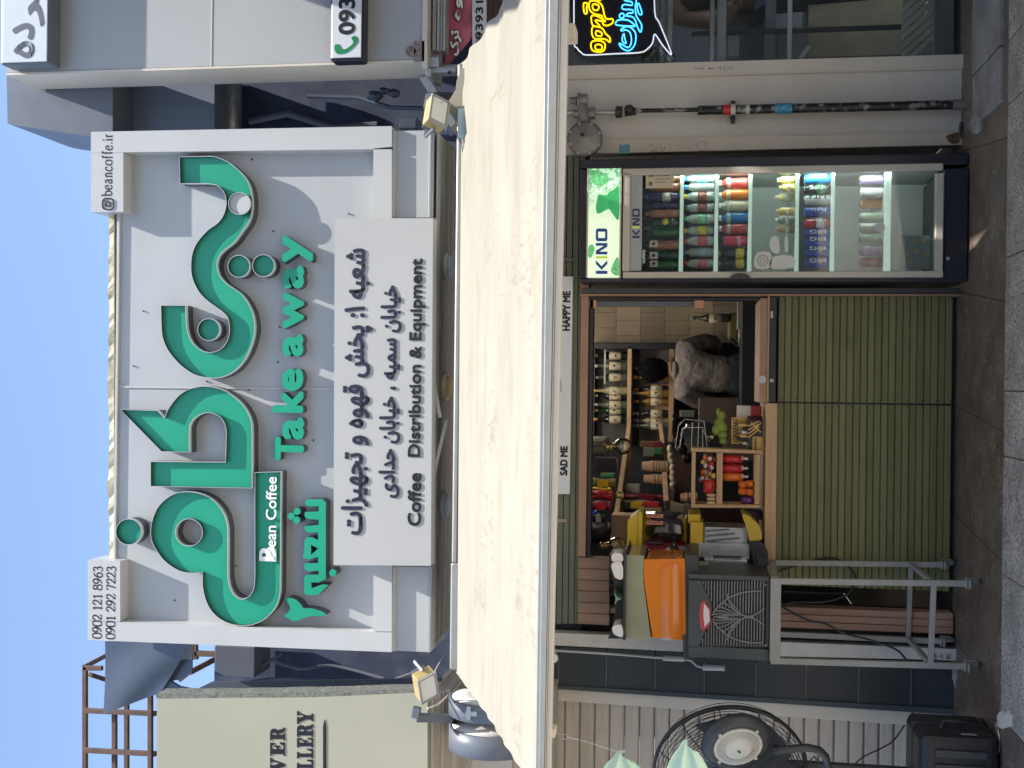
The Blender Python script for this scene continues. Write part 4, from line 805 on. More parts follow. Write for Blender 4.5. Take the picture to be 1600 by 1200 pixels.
for ci, (xa, xb) in enumerate(cols):
    for k in range(nsl):
        z1 = H0 - k * hh; wide = k % 2 == 0; hgt = hh * (1.0)
        z0 = z1 - hh; g_ = .0013 if wide else .0009
        mb = MB(); y = -.004 if wide else .001
        y += rnd.uniform(-.0012, .0012)
        prof = [(z0 + .0002, .03), (z0 + .0002, .008), (z0 + g_, .003 + y), (z0 + g_ + .003, y), (z1 - g_ - .003, y), (z1 - g_, .003 + y), (z1 - .0002, .008), (z1 - .0002, .03)]
        n = len(prof); mb.add([(X, d, z) for X in (xa, xb) for z, d in prof], [(i, i + 1, n + i + 1, n + i) for i in range(n - 1)] + [tuple(range(n)), tuple(range(2 * n - 1, n - 1, -1))])
        part('slat', mb, SLATM[(k * 7 + ci) % 3], ct)
        if wide:
            for xx in ((xa + .012, xb - .012) if ci == 0 else (xb - .012, xb - .48)): part('screw', MB().lathe([(.0035, -.0005), (.0035, .001)], (xx, y - .0008, z0 + .006), 'Y', 8), NAVY, ct)
part('corner_edge', MB().box(cols[0][0] + .001, cols[0][0] + .0045, -.001, .05, H1, H0), mat('scuffed edge', (.2, .22, .13), .5, var=.5, scale=60), ct)
part('backing', MB().box(cols[1][0], cols[0][1], .031, .06, H1, H0), NAVY, ct)

# ---- goods on the counter
gz = P(1195, 650, -.02).z
def bag(name, label, cat, c, s, m, grp=None, seed=0, M=None, txt=None):
    rg = random.Random(seed); mb = MB()
    def f(u, v):
        a = 2 * math.pi * u; t = v * 2 - 1; q = math.sqrt(max(0, 1 - abs(t) ** 3)); k = 1 + .09 * math.sin(a * 5 + seed) * math.sin(v * 9 + seed)
        flat = 1 - .65 * abs(t) ** 4
        return (math.cos(a) * s[0] * (q * .45 + .55) * k, math.sin(a) * s[1] * q * k * flat, t * s[2])
    mb.grid(16, 10, f); mb.xf(Matrix.Translation(Vector(c)) @ (M or Matrix.Identity(4)))
    return solo(name, mb, m, label, cat, grp)
gb = thing('ginseng_box', 'black and gold open display box with the word GINSENG on the counter', 'box', base(1192, 680, .0))
Mg = Matrix.Translation(P(1192, 681, .02)) @ Matrix.Rotation(R(-12), 4, 'Z')
part('carton', MB().box(-.08, .08, 0, .1, .0, .075).xf(Mg), mat('black card', (.03, .022, .02), .4), gb, b=.002)
part('header_card', MB().box(-.068, .072, .085, .092, .0755, .155).xf(Mg), GOLD, gb, b=.001)
part('front_panel', MB().box(-.08, -.005, -.0035, -.0005, .002, .05).xf(Mg), GOLD, gb)
mb = MB()
for k in range(4): mb.bar((-.01 + k * .02, -.004, .075), (.035 + k * .014, -.004, .02), .006, .002)
mb.bar((.02, -.005, .01), (.07, -.005, .06), .006, .002).bar((.02, -.0055, .06), (.07, -.0055, .01), .005, .002)
part('stripe_print', mb.xf(Mg), mat('gold print', (.65, .42, .14), .4), gb)
def local_text(s, x0, x1, z0, z1, y, M, bold=.0006, slant=0):
    vs, fs = text_raw(s, .5, 3); a0, a1 = min(v[0] for v in vs), max(v[0] for v in vs); b0, b1 = min(v[1] for v in vs), max(v[1] for v in vs); mb = MB()
    for i, (ox, oz) in enumerate([(0, 0), (bold, 0), (-bold, 0), (0, bold), (0, -bold)]):
        mb.add([(x0 + (v[0] - a0) / (a1 - a0) * (x1 - x0) + ox + slant * (v[1] - b0) / (b1 - b0), y - i * .0001 - (.0004 if v[2] > 0 else 0), z0 + (v[1] - b0) / (b1 - b0) * (z1 - z0) + oz) for v in vs], fs)
    return mb.xf(M)
part('lettering', local_text('GINSENG', -.06, .06, .122, .148, .0845, Mg, .001, .008), TEXTBLK, gb)
part('lettering', local_text('GINSENG', -.076, -.012, .03, .044, -.0038, Mg, .0005, .004), TEXTBLK, gb)
for k in range(6):
    part('sachet', MB().box(-.055 + k * .019, -.041 + k * .019, .02 + .005 * (k % 2), .08, .07, .098 + .008 * ((k * 3) % 4)).xf(Mg), [CARDW, NAVY, GOLD][k % 3], gb, b=.002)
t = thing('two_tone_box', 'small box with a white upper half and red lower half behind the ginseng box', 'box', base(1190, 645, .15))
c = P(1190, 645, .14)
part('upper_half', MB().box(c.x - .036, c.x + .036, .14, .2, c.z + .055, c.z + .125), CARDW, t, b=.002); part('lower_half', MB().box(c.x - .035, c.x + .035, .141, .2, c.z, c.z + .055), RED, t, b=.002)
mb = MB(); rg = random.Random(4)
for x, y, rx, rz_ in ((1127, 650, .022, .03), (1124, 660, .026, .024), (1128, 668, .028, .028), (1119, 672, .022, .03), (1129, 680, .024, .022), (1130, 690, .02, .017), (1122, 643, .012, .02)): mb.ball(P(x, y, .1), (rz_, .025, rx), 12, jit=.05, rg=rg)
solo('soft_toy', mb, PLUSH, 'lime green plush frog lying on the wire rack beside the ginseng box', 'soft toy')
mb = MB()
for q in ([(1055, 700), (1060, 665), (1070, 655), (1100, 658), (1105, 700)], [(1062, 700), (1067, 668), (1098, 668), (1098, 700)], [(1080, 705), (1082, 660)], [(1090, 705), (1092, 660)], [(1098, 672), (1108, 690)]):
    mb.tube([P(a, b_, .25) for a, b_ in q], .003, 6)
solo('wire_basket', mb, CHROME, 'thin wire basket standing behind the snack rack', 'wire basket')
t = thing('glass_ball', 'small clear glass ball beside the plush frog', 'glass ball', base(1118, 683, .08)); part('ball', MB().ball(P(1112, 683, .1), .024, 16), BULBG, t); part('highlight_core', MB().ball(P(1112, 683, .1), .009, 8), mat('green glint', (.3, .6, .4), .2), t)
# snack rack
rk = thing('snack_rack', 'small open pine rack of sweets standing on the counter', 'rack', base(1190, 748, .0))
ry0, ry1 = -.0, .16
part('side', MB().poly([(1080, 700), (1190, 704), (1190, 709), (1080, 705.5)], ry0, ry1), OAK, rk, b=.001)
part('side', MB().poly([(1080, 788), (1188, 789), (1188, 794), (1080, 793)], ry0, ry1), OAK, rk, b=.001)
part('shelf', MB().px(1080.5, 706, 1086.5, 787.5, ry0, ry1), OAK, rk, b=.001); part('shelf', MB().px(1120, 708, 1129, 788, ry0, ry1), OAK, rk, b=.001); part('shelf', MB().px(1179.5, 710, 1187, 788, ry0, ry1), OAK, rk, b=.001)
rg = random.Random(6); swc = [RED, BLUEP, PURP, ORP, CARDW, GOLD, REDW, mat('silver wrapper', (.5, .5, .5), .3, metal=.4)]
for k in range(60):
    y = 711 + rg.random() * 60; x = 1117 - rg.random() ** 1.2 * (10 + 14 * math.sin((y - 705) / 22))
    c = P(x, y, .02 + rg.random() * .1); mb = MB().ball(c, (.011 + rg.random() * .006, .009, .008 + rg.random() * .005), 8, jit=.2, rg=rg)
    solo('wrapped_sweet', mb, swc[rg.randrange(8)], 'small wrapped sweet in the heap on the upper shelf of the pine rack', 'sweet', 'wrapped sweets heaped in the pine rack')
for k, y in enumerate((775, 781, 787)):
    solo('pastry_pack', MB().lathe([(.004, 0), (.009, .008), (.009, .03), (.004, .045)], P(1118, y - 1, -.005), n=10), mat('tan wafer', (.6, .42, .25), .5), ['right', 'middle', 'left'][k] + ' tan wafer stick at the left end of the upper rack shelf', 'wafer', 'wafer sticks on the rack')
for k, y in enumerate((718, 733, 746)):
    t = thing('cookie_pack', ['right hand', 'middle', 'left hand'][k] + ' red snack packet standing on the lower rack shelf', 'snack packet', base(1179, y, .05), 'red snack packets in the rack')
    s_ = bag('x', None, None, (0, 0, 0), (.022, .03, .055), RED if k < 2 else ORP, seed=k); s_.name = 'wrapper'; s_.parent = t; s_.location = (0, 0, .055)
    tx = local_text('Coco', -.016, .016, 0, .016, 0, Matrix.Translation((0, -.031, .05)) @ Matrix.Rotation(R(90), 4, 'Y'), .0006)
    o_ = bpy.data.objects.new('lettering', mesh_of('lettering', tx, TEXTWHT)); COL.objects.link(o_); o_.parent = t
for k, (x, y) in enumerate(((1160, 757), (1172, 756), (1160, 768), (1172, 769))):
    bag('snack_packet', ['upper right', 'lower right', 'upper left', 'lower left'][k] + ' orange snack packet of the four on the lower rack shelf', 'snack packet', P(x, y, .04), (.018, .02, .021), ORP, 'orange snack packets in the rack', seed=20 + k)
bag('snack_packet', 'dark purple snack packet in the left corner of the lower rack shelf', 'snack packet', P(1168, 782, .05), (.02, .02, .034), PURP, seed=31)
bag('snack_packet', 'crumpled red packet bulging out of the upper rack shelf', 'snack packet', P(1108, 760, .0), (.035, .025, .028), RED, seed=32)

# ---- hanging bulbs
for y, xb, lb in ((697, 973, 'large clear globe bulb hanging in the middle of the serving window'), (772, None, 'bare brass lamp holder hanging between the two bulbs'), (852, 964, 'large clear globe bulb hanging above the yellow machine')):
    t = thing('hanging_bulb', lb, 'light bulb', base(917, y, .2), 'bulbs hanging in the serving window')
    xs0 = {697: 944, 772: 962, 852: 936}[y]; Yb = .2
    a = P(918, y, Yb); s0, s1_ = P(xs0, y, Yb), P(xs0 + 13, y, Yb)
    part('ceiling_cup', MB().lathe([(.03, a.z - .012), (.03, a.z + .015), (.02, a.z + .018)], (a.x, a.y, 0), n=18), mat('brown holder', (.25, .17, .11), .4, metal=.4), t)
    part('flex', MB().tube([a, s0], .003, 6), BLACK, t)
    part('holder', MB().lathe([(.008, s0.z), (.018, s0.z - .005), (.02, s0.z - .02), (.016, s0.z - .022), (.018, s0.z - .03), (.021, s1_.z + .008), (.021, s1_.z)], (a.x, a.y, 0), n=18), BRASS, t)
    if xb:
        c = P(xb, y, Yb); r = .046; pr = [(.016, s1_.z), (.017, s1_.z - .008)] + [(r * math.sin(q), c.z + r * math.cos(q)) for q in [R(d) for d in range(24, 181, 13)]] + [(.0005, c.z - r)]
        part('globe', MB().lathe(pr, (c.x, c.y, 0), n=24), BULBG, t)
        fl = MB(); pts = [Vector((c.x + .014 * math.sin(k * 1.9), c.y + .01 * math.cos(k * 1.9), c.z + .028 - k * .0045)) for k in range(12)]
        fl.tube(pts, .0011, 5).tube([Vector((c.x, c.y, s1_.z)), Vector((c.x, c.y, c.z + .02))], .004, 8); part('filament', fl, mat('filament', (.9, .8, .6), .2, spec=1), t)

# ---- bottles on the back shelves
WSH = thing('bottle_shelves', 'black framed wall unit with two timber shelves of syrup bottles', 'shelf unit', base(1060, 615, 4.1))
part('frame', MB().px(925, 537, 1060, 545, 3.9, 4.2), NAVY, WSH); part('frame', MB().px(922, 545.5, 929, 692, 3.98, 4.2), NAVY, WSH)
part('back_board', MB().px(929.5, 546, 1058, 692, 4.14, 4.19), mat('grey back board', (.1, .105, .11), .5), WSH)
part('shelf', MB().px(980, 541, 986.5, 692, 3.9, 4.135), SHELF, WSH, b=.003); part('shelf', MB().px(1045, 543, 1053, 690, 3.9, 4.135), SHELF, WSH, b=.003)
part('hanging_rail', MB().px(944, 546, 946, 600, 3.95, 3.97), STEEL, WSH)
for a, b_, c_, d_ in ((1008, 600, 1050, 607), (1008, 633, 1050, 642)): part('upright', MB().px(a, b_, c_, d_, 4.1, 4.135), SHELF, WSH)
BG = {'dark': mat('dark bottle glass', (.012, .016, .02), .12, var=.1), 'green': mat('green bottle glass', (.01, .05, .025), .12), 'grey': mat('grey green bottle glass', (.09, .11, .09), .15), 'pale': mat('pale syrup', (.32, .3, .18), .15), 'amber': mat('amber syrup', (.25, .13, .03), .15)}
LABC = mat('cream bottle label', (.58, .54, .42), .6, var=.03)
cache = {}
def syrup(label, x, y, body, pump, seed, h=.305, Y=4.02, grp=None, yellowlab=False):
    p = P(x, y, Y); t = thing('syrup_bottle', label, 'bottle', (p.x, Y, p.z), grp, local=True, rz=rnd.uniform(-.2, .2))
    r = .034; key = ('sb', h)
    if key not in cache:
        b0 = mesh_of('bottle_body', MB().lathe([(.001, 0), (r * .9, 0), (r, .006), (r, h * .52), (r * .85, h * .6), (r * .42, h * .7), (r * .36, h * .84)], n=20), BG['dark'])
        lb = mesh_of('label', MB().lathe([(r + .001, h * .17), (r + .001, h * .5)], n=24), LABC)
        cp = mesh_of('pump', MB().lathe([(r * .42, h * .83), (r * .42, h * .9), (r * .16, h * .905), (r * .16, h * .96), (r * .5, h * .965), (r * .5, h * .985), (.001, h)], n=14), WFACE)
        cg = mesh_of('cap', MB().lathe([(r * .42, h * .83), (r * .42, h * .985), (.001, h * .99)], n=14), GOLD)
        cache[key] = (b0, lb, cp, cg)
    me = cache[key]
    def sub(n, m_, mt):
        k2 = (n, m_.name, mt.name)
        if k2 not in cache: q = m_.copy(); q.materials.clear(); q.materials.append(mt); cache[k2] = q
        return part(n, None, None, t, me=cache[k2])
    sub('body', me[0], BG[body]); l_ = sub('label', me[1], LABC if not yellowlab else mat('yellow bottle label', (.6, .55, .28), .6))
    if pump: sub('pump', me[2], WFACE)
    else: sub('cap', me[3], GOLD if pump is False else mat('steel cap', (.5, .5, .45), .3, metal=.6))
    k3 = ('fruit', seed % 5)
    if k3 not in cache:
        rg = random.Random(seed); mb = MB()
        for q in range(4): mb.ball((rg.uniform(-.008, .008), -r - .001 + abs(rg.uniform(0, .001)), h * .34 + rg.uniform(-.012, .012)), (.007, .0015, .008), 8, rg=rg)
        cache[k3] = mesh_of('fruit_print', mb, [mat('fruit print %d' % (seed % 5), [(.1, .03, .03), (.03, .02, .03), (.25, .12, .05), (.16, .15, .05), (.2, .03, .04)][seed % 5], .6)])
    part('fruit_print', None, None, l_, me=cache[k3])
up = [(556, 'dark', False, 'dark bottle with a gold cap, first from the right'), (572, 'grey', True, 'grey bottle, second from the right'), (590, 'grey', True, 'grey bottle with a pump, third from the right'), (611, 'pale', False, 'pale yellow bottle'), (619, 'dark', False, 'dark bottle half behind the pale yellow one'), (633, 'grey', True, 'bottle with a round pump left of the pale yellow one'), (642, 'green', False, 'green bottle'), (656, 'dark', False, 'dark bottle, leftmost')]
for i, (y, b_, pm, lb) in enumerate(up): syrup(lb + ' on the upper bottle shelf', 980, y, b_, pm, i, Y=4.02 - .04 * (i % 2), grp='syrup bottles on the wall shelves')
lo = [(576, 'grey', False, 'clear bottle behind the dark haired head'), (590, 'amber', False, 'amber bottle with a yellow label'), (609, 'dark', False, 'black bottle with a gold cap'), (615, 'amber', True, 'amber bottle partly behind the black one'), (628, 'amber', False, 'pale amber bottle in the middle'), (647, 'dark', True, 'dark bottle with a white pump'), (658, 'pale', True, 'slim bottle with a white label'), (666, 'grey', True, 'small clear bottle, leftmost')]
for i, (y, b_, pm, lb) in enumerate(lo): syrup(lb + ' on the lower bottle shelf', 1045, y, b_, pm, i + 3, Y=4.02 - .04 * (i % 2), grp='syrup bottles on the wall shelves', yellowlab=i == 1)
syrup('single white labelled bottle standing on the worktop by the tiled wall', 1139, 497, 'grey', None, 2, Y=3.2)
solo('olive_case', MB().px(1138, 488, 1155, 530, 3.2, 3.4), mat('olive plastic', (.22, .2, .08), .5), 'olive yellow plastic container beside the single bottle', 'container', b=.02)
t = thing('tap_column', 'grey metal tap column on the inner worktop', 'tap', base(1160, 500, 2.9))
part('column', MB().px(1152, 437, 1161, 515, 2.6, 2.66).px(1154, 515, 1159, 541, 2.62, 2.65), STEEL, t, b=.004)
part('spout', MB().tube([P(1153, 540, 2.6), P(1143, 531, 2.6), P(1141, 528, 2.6)], .012, 8), BLACK, t)
solo('inner_worktop', MB().px(1160, 440, 1200, 640, 2.4, 3.0), mat('inner worktop', (.03, .035, .05), .4), 'dark inner worktop behind the counter', 'worktop')
solo('brown_cabinet', MB().px(1091, 622, 1186, 720, 2.8, 3.3), mat('brown grey cabinet', (.15, .12, .1), .5), 'brown grey cabinet front behind the counter', 'cabinet', b=.01)
solo('gloss_board', MB().px(1095, 790, 1165, 850, .9, 1.0), mat('dark brown gloss', (.08, .045, .035), .2), 'glossy dark brown board left of the snack rack', 'board', b=.005)

# ---- left shelves with packs and cups
lsf = thing('slanting_shelf', 'timber shelf running along the left wall with coffee packs', 'shelf', base(985, 760, 3))
for a, b_, nm in (((983, 690, 3.7), (957, 880, 1.7), 'board'), ((1037, 683, 3.7), (1041, 715, 3.2), 'board'), ((1042, 762, 2.2), (1045, 808, 1.8), 'board')):
    A, B = P(*a), P(*b_); part(nm, MB().bar(A, B, .035, .25), SHELF, lsf, b=.003)
part('upright', MB().px(955, 805, 985, 890, 1.72, 1.9), SHELF, lsf)
def pack(name, label, cat, x0, y0, x1, y1, Y, m, grp=None, topm=None, d=.08, seed=0):
    rg = random.Random(seed); p0, p1 = P(x1, y1, Y), P(x0, y0, Y); W_, H_ = p1.x - p0.x, p1.z - p0.z; mb = MB()
    def side(s_):
        def f(u, v):
            b_ = math.sin(math.pi * u) ** .5 * math.sin(math.pi * min(1, v * 1.05)) ** .5 if 0 < v < .96 else 0
            return (p0.x + W_ * u + .004 * math.sin(v * 9 + seed), Y - s_ * (d / 2) * (b_ if v > .02 else .9) + .004 * math.sin(u * 14 + v * 11 + seed), p0.z + H_ * v)
        return f
    mb.grid(8, 10, side(1)); mb.grid(8, 10, side(-1))
    if topm: mb.grid(6, 2, lambda u, v: (p0.x + W_ * (.1 + .8 * u), Y - d * .62, p0.z + H_ * (.25 + .4 * v)), 1)
    return solo(name, mb, [m, topm or m], label, cat, grp)
YELP = mat('yellow foil', (.75, .5, .04), .3, metal=.2, bump=.5, bscale=40); GRNP = mat('olive green packet', (.25, .24, .08), .4)
pack('coffee_pack', 'olive and yellow patterned coffee packet on the upper left shelf', 'coffee packet', 920, 747, 962, 762, 2.9, GRNP, topm=YELP, seed=1)
pack('coffee_pack', 'shiny yellow foil packet squeezed between its neighbours', 'coffee packet', 920, 761, 955, 767, 2.75, YELP, seed=2)
pack('coffee_pack', 'bright red coffee packet on the upper left shelf', 'coffee packet', 921, 766, 958, 781, 2.6, RED, seed=3)
pack('coffee_pack', 'dull crimson coffee packet, leftmost of the red ones', 'coffee packet', 922, 782, 955, 797, 2.4, mat('dull crimson', (.25, .04, .06), .4), topm=RED, seed=4)
pack('coffee_pack', 'black packet with faint silver print next to the blue bag', 'coffee packet', 925, 803, 945, 816, 2.2, BLACK, topm=mat('silver wrapper', (.5, .5, .5)), seed=5)
pack('coffee_pack', 'black shiny bag with silver flecks left of the packets', 'coffee packet', 920, 816, 955, 850, 2.0, BLACK, seed=6)
pack('blue_bag', 'small blue bag hanging above the slanting shelf', 'bag', 922, 797, 934, 808, 2.3, BLUEP, seed=7)
solo('black_carton', MB().px(930, 716, 963, 737, 3.0, 3.2), NAVY, 'black carton with thin white print on the upper left shelf', 'carton', b=.004)
solo('grey_sack', MB().px(920, 683, 950, 712, 3.3, 3.5), mat('olive grey sack', (.12, .13, .11), .7, bump=.5), 'olive grey sack standing at the back of the upper shelf', 'sack', b=.03)
for k, (x0, y0, x1, y1, m, lb) in enumerate(((1000, 690, 1022, 699, mat('brown print pack', (.3, .14, .07), .4), 'brown printed box high on the second shelf'), (1022, 690, 1034, 699, REDW, 'small crimson box beside the brown printed box'), (1005, 700, 1022, 713, mat('grey green tin', (.25, .3, .24), .4), 'grey green tea box on the second shelf'), (1022, 700, 1035, 710, mat('green tea pack', (.05, .25, .1), .4), 'small green tea box on the second shelf'), (978, 757, 1000, 770, mat('silver wrapper', (.5, .5, .5)), 'crumpled silver pouch on the second shelf'), (975, 797, 1005, 812, BLACK, 'black carton with white print near the yellow lid'))):
    solo('tea_box', MB().px(x0, y0, x1, y1, 3.1 - .1 * k, 3.2 - .1 * k), m, lb, 'box', b=.004)
pack('coffee_pack', 'long maroon coffee packet lying on the second shelf', 'coffee packet', 977, 771, 1036, 780, 2.5, mat('maroon foil', (.25, .02, .05), .35), topm=REDW, seed=9)
pack('coffee_pack', 'olive brown packet with a yellow corner below the maroon one', 'coffee packet', 972, 781, 1030, 786, 2.4, mat('olive brown pack', (.3, .24, .14), .5), topm=YELP, seed=10)
def cups(label, x0, x1, y, Y, n_, r, m, rot=0):
    a, b_ = P(x0, y, Y), P(x1, y, Y); h = a.z - b_.z; t = thing('cup_stack', label, 'cup stack', (b_.x, Y, b_.z), 'stacks of paper cups')
    mb = MB(); hc = h * .45; st_ = (h - hc) / max(1, n_ - 1)
    for k in range(n_):
        z = b_.z + k * st_
        c = MB().lathe([(r, z), (r * 1.06, z + .002), (r * 1.06, z + .006), (r * .98, z + .007), (r * .72, z + hc)], (b_.x, Y, 0), n=20); part('cup', c, m, t)
    return t
cups('stack of upturned brown paper cups, nearer the window centre', 1003, 1044, 729, 2.3, 6, .04, PAPER)
cups('stack of upturned brown paper cups beside the thin black bottle', 1006, 1045, 749, 2.2, 5, .035, PAPER)
cups('short stack of brown cups low behind the snack rack', 1063, 1090, 778, 1.9, 4, .035, PAPER)
mb = MB()
for k in range(11): pass
t = thing('lid_row', 'hanging row of cream cup lids like beads behind the rack', 'cup lids', base(1060, 750, 2))
for k in range(10):
    y = 702 + k * 9.2; c = P(1047 + 5 * math.sin(k / 9 * 3.1), y, 2.0)
    part('lid', MB().lathe([(.001, -.02), (.024, -.016), (.034, 0), (.03, .012), (.02, .02), (.001, .022)], c, 'Z', 16).xf(Matrix.Translation(c) @ Matrix.Rotation(R(30 * math.sin(k * 2.3)), 4, 'Y') @ Matrix.Translation(-c)), CUPW, t)
t = thing('loose_cups', 'two nested clear and cream cups lying near the yellow machine', 'cups', base(1088, 798, 1.2))
part('cup', MB().tube([P(1047, 794, 1.2), P(1068, 797, 1.2)], [.045, .035], 16), CUPW, t); part('cup', MB().tube([P(1068, 796, 1.22), P(1092, 799, 1.22)], [.042, .034], 16), mat('grey cup', (.36, .33, .27), .5), t)
dl = thing('coffee_grinder', 'grey round bodied coffee grinder with black dials behind the rack', 'coffee grinder', base(1110, 690, 1.5))
part('drum', MB().lathe([(.001, 0), (.13, 0), (.14, .02), (.14, .1), (.11, .13)], P(1095, 692, 1.6), 'Y', 28), DRIMM, dl)
for a, b_ in ((1062, 689), (1066, 702), (1074, 716)): part('dial', MB().lathe([(.001, -.03), (.03, -.028), (.034, 0)], P(a, b_, 1.55), 'Y', 18), BLACK, dl)
part('hopper', MB().lathe([(.04, 0), (.07, .1)], P(1075, 664, 1.6), n=16), SMOKE, dl)
solo('menu_card', MB().px(1045, 715, 1078, 790, 2.1, 2.12), mat('brown printed card', (.09, .045, .04), .5, var=.5, scale=50), 'dark brown printed card hanging under the cup lids', 'card')

for k, (x0, y0, x1, y1, m, lb) in enumerate(((985, 786, 1003, 795, YELP, 'yellow carton beside the black carton on the second shelf'), (1005, 785, 1030, 792, RED, 'narrow red carton behind the cream cup lids'), (1008, 794, 1034, 803, mat('kraft carton', (.35, .24, .14), .6), 'kraft paper carton at the left end of the second shelf'), (938, 740, 960, 746, mat('green carton', (.05, .2, .08), .5), 'thin green carton between the black carton and the packets'), (1062, 641, 1086, 652, mat('grey canister', (.2, .21, .2), .4), 'grey canister left of the bending person'))):
    solo('stock_box', MB().px(x0, y0, x1, y1, 2.3 - .05 * k, 2.4 - .05 * k), m, lb, 'box', b=.006)
# ---- person with his back to the window
def skin_body(name, parent, mt, verts, edges, radii, sub=2, root=0):
    me = bpy.data.meshes.new(name); me.from_pydata(verts, edges, []); o = bpy.data.objects.new(name, me); COL.objects.link(o); o.parent = parent; o.location = (0, 0, 0); OFF[o] = Vector((0, 0, 0))
    me.materials.append(mt); md = o.modifiers.new('skin', 'SKIN'); md.use_smooth_shade = True
    for i, r in enumerate(radii): me.skin_vertices[0].data[i].radius = r if isinstance(r, tuple) else (r, r)
    me.skin_vertices[0].data[root].use_root = True
    s_ = o.modifiers.new('subdivision', 'SUBSURF'); s_.levels = sub; s_.render_levels = sub
    return o
pp = P(1100, 585, 3.7)
pe = thing('person', 'person with short black hair in a grey T-shirt seen from behind, bending to the right', 'person', (pp.x, 3.7, 0), local=True, rz=R(8))
SKIN = mat('skin', (.3, .17, .11), .5, var=.05, scale=20); HAIR = mat('black hair', (.005, .005, .007), .95, spec=.1, bump=.8, bscale=90); SHIRT = mat('grey T-shirt', (.25, .235, .24), .9, var=.22, scale=14, bump=1, bscale=9)
for nd in SHIRT.node_tree.nodes:
    if nd.type == 'BUMP': nd.inputs['Distance'].default_value = .05; TROU = mat('dark blue trousers', (.025, .04, .055), .8, bump=.3, bscale=25); SHOE = mat('black shoe', (.02, .02, .02), .5)
body_v = [(0, 0, .93), (0, .01, 1.08), (.02, 0, 1.22), (.03, -.02, 1.36), (.03, .0, 1.44), (.035, .05, 1.5), (.21, 0, 1.36), (.29, .08, 1.2), (.3, .24, 1.1), (.3, .3, 1.09), (-.15, 0, 1.37), (-.23, .06, 1.2), (-.2, .24, 1.12), (-.19, .3, 1.12), (.09, 0, .85), (.1, .01, .48), (.1, -.01, .1), (.1, .12, .04), (-.09, 0, .85), (-.11, .02, .48), (-.12, .0, .1), (-.13, .12, .04)]
body_e = [(0, 1), (1, 2), (2, 3), (3, 4), (4, 5), (3, 6), (6, 7), (7, 8), (8, 9), (3, 10), (10, 11), (11, 12), (12, 13), (0, 14), (14, 15), (15, 16), (16, 17), (0, 18), (18, 19), (19, 20), (20, 21)]
body_r = [(.14, .11), (.14, .1), (.17, .12), (.15, .11), .065, .05, .075, .05, .04, .03, .075, .05, .04, .03, .09, .06, .045, .045, .09, .06, .045, .045]
skin_body('body', pe, SKIN, body_v, body_e, body_r)
def shell(name, mt, idx, grow, extra=None):   # clothing: the same chain a little fatter
    mp = {i: k for k, i in enumerate(idx)}
    skin_body(name, pe, mt, [body_v[i] for i in idx], [(mp[a], mp[b_]) for a, b_ in body_e if a in mp and b_ in mp], [tuple(q + grow for q in (body_r[i] if isinstance(body_r[i], tuple) else (body_r[i],) * 2)) for i in idx])
shell('shirt', SHIRT, [0, 1, 2, 3, 6, 7, 8, 10, 11, 12], .026)
shell('trousers', TROU, [1, 0, 14, 15, 16, 18, 19, 20], .02)
part('collar', MB().lathe([(.085, 1.425), (.08, 1.45), (.07, 1.462)], (.03, -.005, 0), n=20), mat('pale collar', (.28, .28, .27), .9), pe)
hd = MB().ball((.04, .06, 1.6), (.077, .095, .115), 20); hd.ball((.04, .155, 1.585), (.014, .018, .02), 8).ball((-.038, .065, 1.585), (.01, .02, .03), 8).ball((.118, .065, 1.585), (.01, .02, .03), 8)
ho = part('head', hd, SKIN, pe)
rg = random.Random(8); part('hair', MB().ball((.04, .04, 1.62), (.1, .108, .13), 30, jit=.05, rg=rg), HAIR, ho)
tf = MB(); rgt = random.Random(21)
for k in range(150):
    a, b_ = rgt.uniform(0, 6.283), rgt.uniform(-.15, 1.5); n_ = Vector((math.cos(a) * math.cos(b_), math.sin(a) * math.cos(b_), math.sin(b_))); p0 = Vector((.04 + n_.x * .096, .04 + n_.y * .104, 1.62 + n_.z * .125))
    d_ = (n_ + Vector((rgt.uniform(-.7, .7), rgt.uniform(-.7, .7), rgt.uniform(-.9, .4)))).normalized() * rgt.uniform(.006, .016); tf.tube([p0, p0 + d_ * .6, p0 + d_], [.009, .006, .001], 4, caps=False)
part('hair_tufts', tf, HAIR, ho, kind='stuff')
for s_ in (.1, -.125): part('shoe', MB().ball((s_, .08, .045), (.05, .14, .045), 14), SHOE, pe)
for hx, hz in ((.3, 1.09), (-.19, 1.12)):
    vv = [(hx, .3, hz), (hx, .37, hz)]; ee = [(0, 1)]; rr_ = [.028, .034]
    for k, dx in enumerate((-.024, -.008, .008, .024)):
        L_ = (.07, .08, .085, .07)[k]; b0 = len(vv); vv += [(hx + dx, .4, hz), (hx + dx * 1.1, .4 + L_ * .5, hz - .012), (hx + dx * 1.1, .4 + L_ * .8, hz - .04)]; ee += [(1, b0), (b0, b0 + 1), (b0 + 1, b0 + 2)]; rr_ += [.0095, .009, .008]
    b0 = len(vv); sd = 1 if hx < 0 else -1; vv += [(hx + sd * .035, .35, hz), (hx + sd * .05, .39, hz - .02)]; ee += [(0, b0), (b0, b0 + 1)]; rr_ += [.012, .01]
    skin_body('hand', pe, SKIN, vv, ee, rr_)

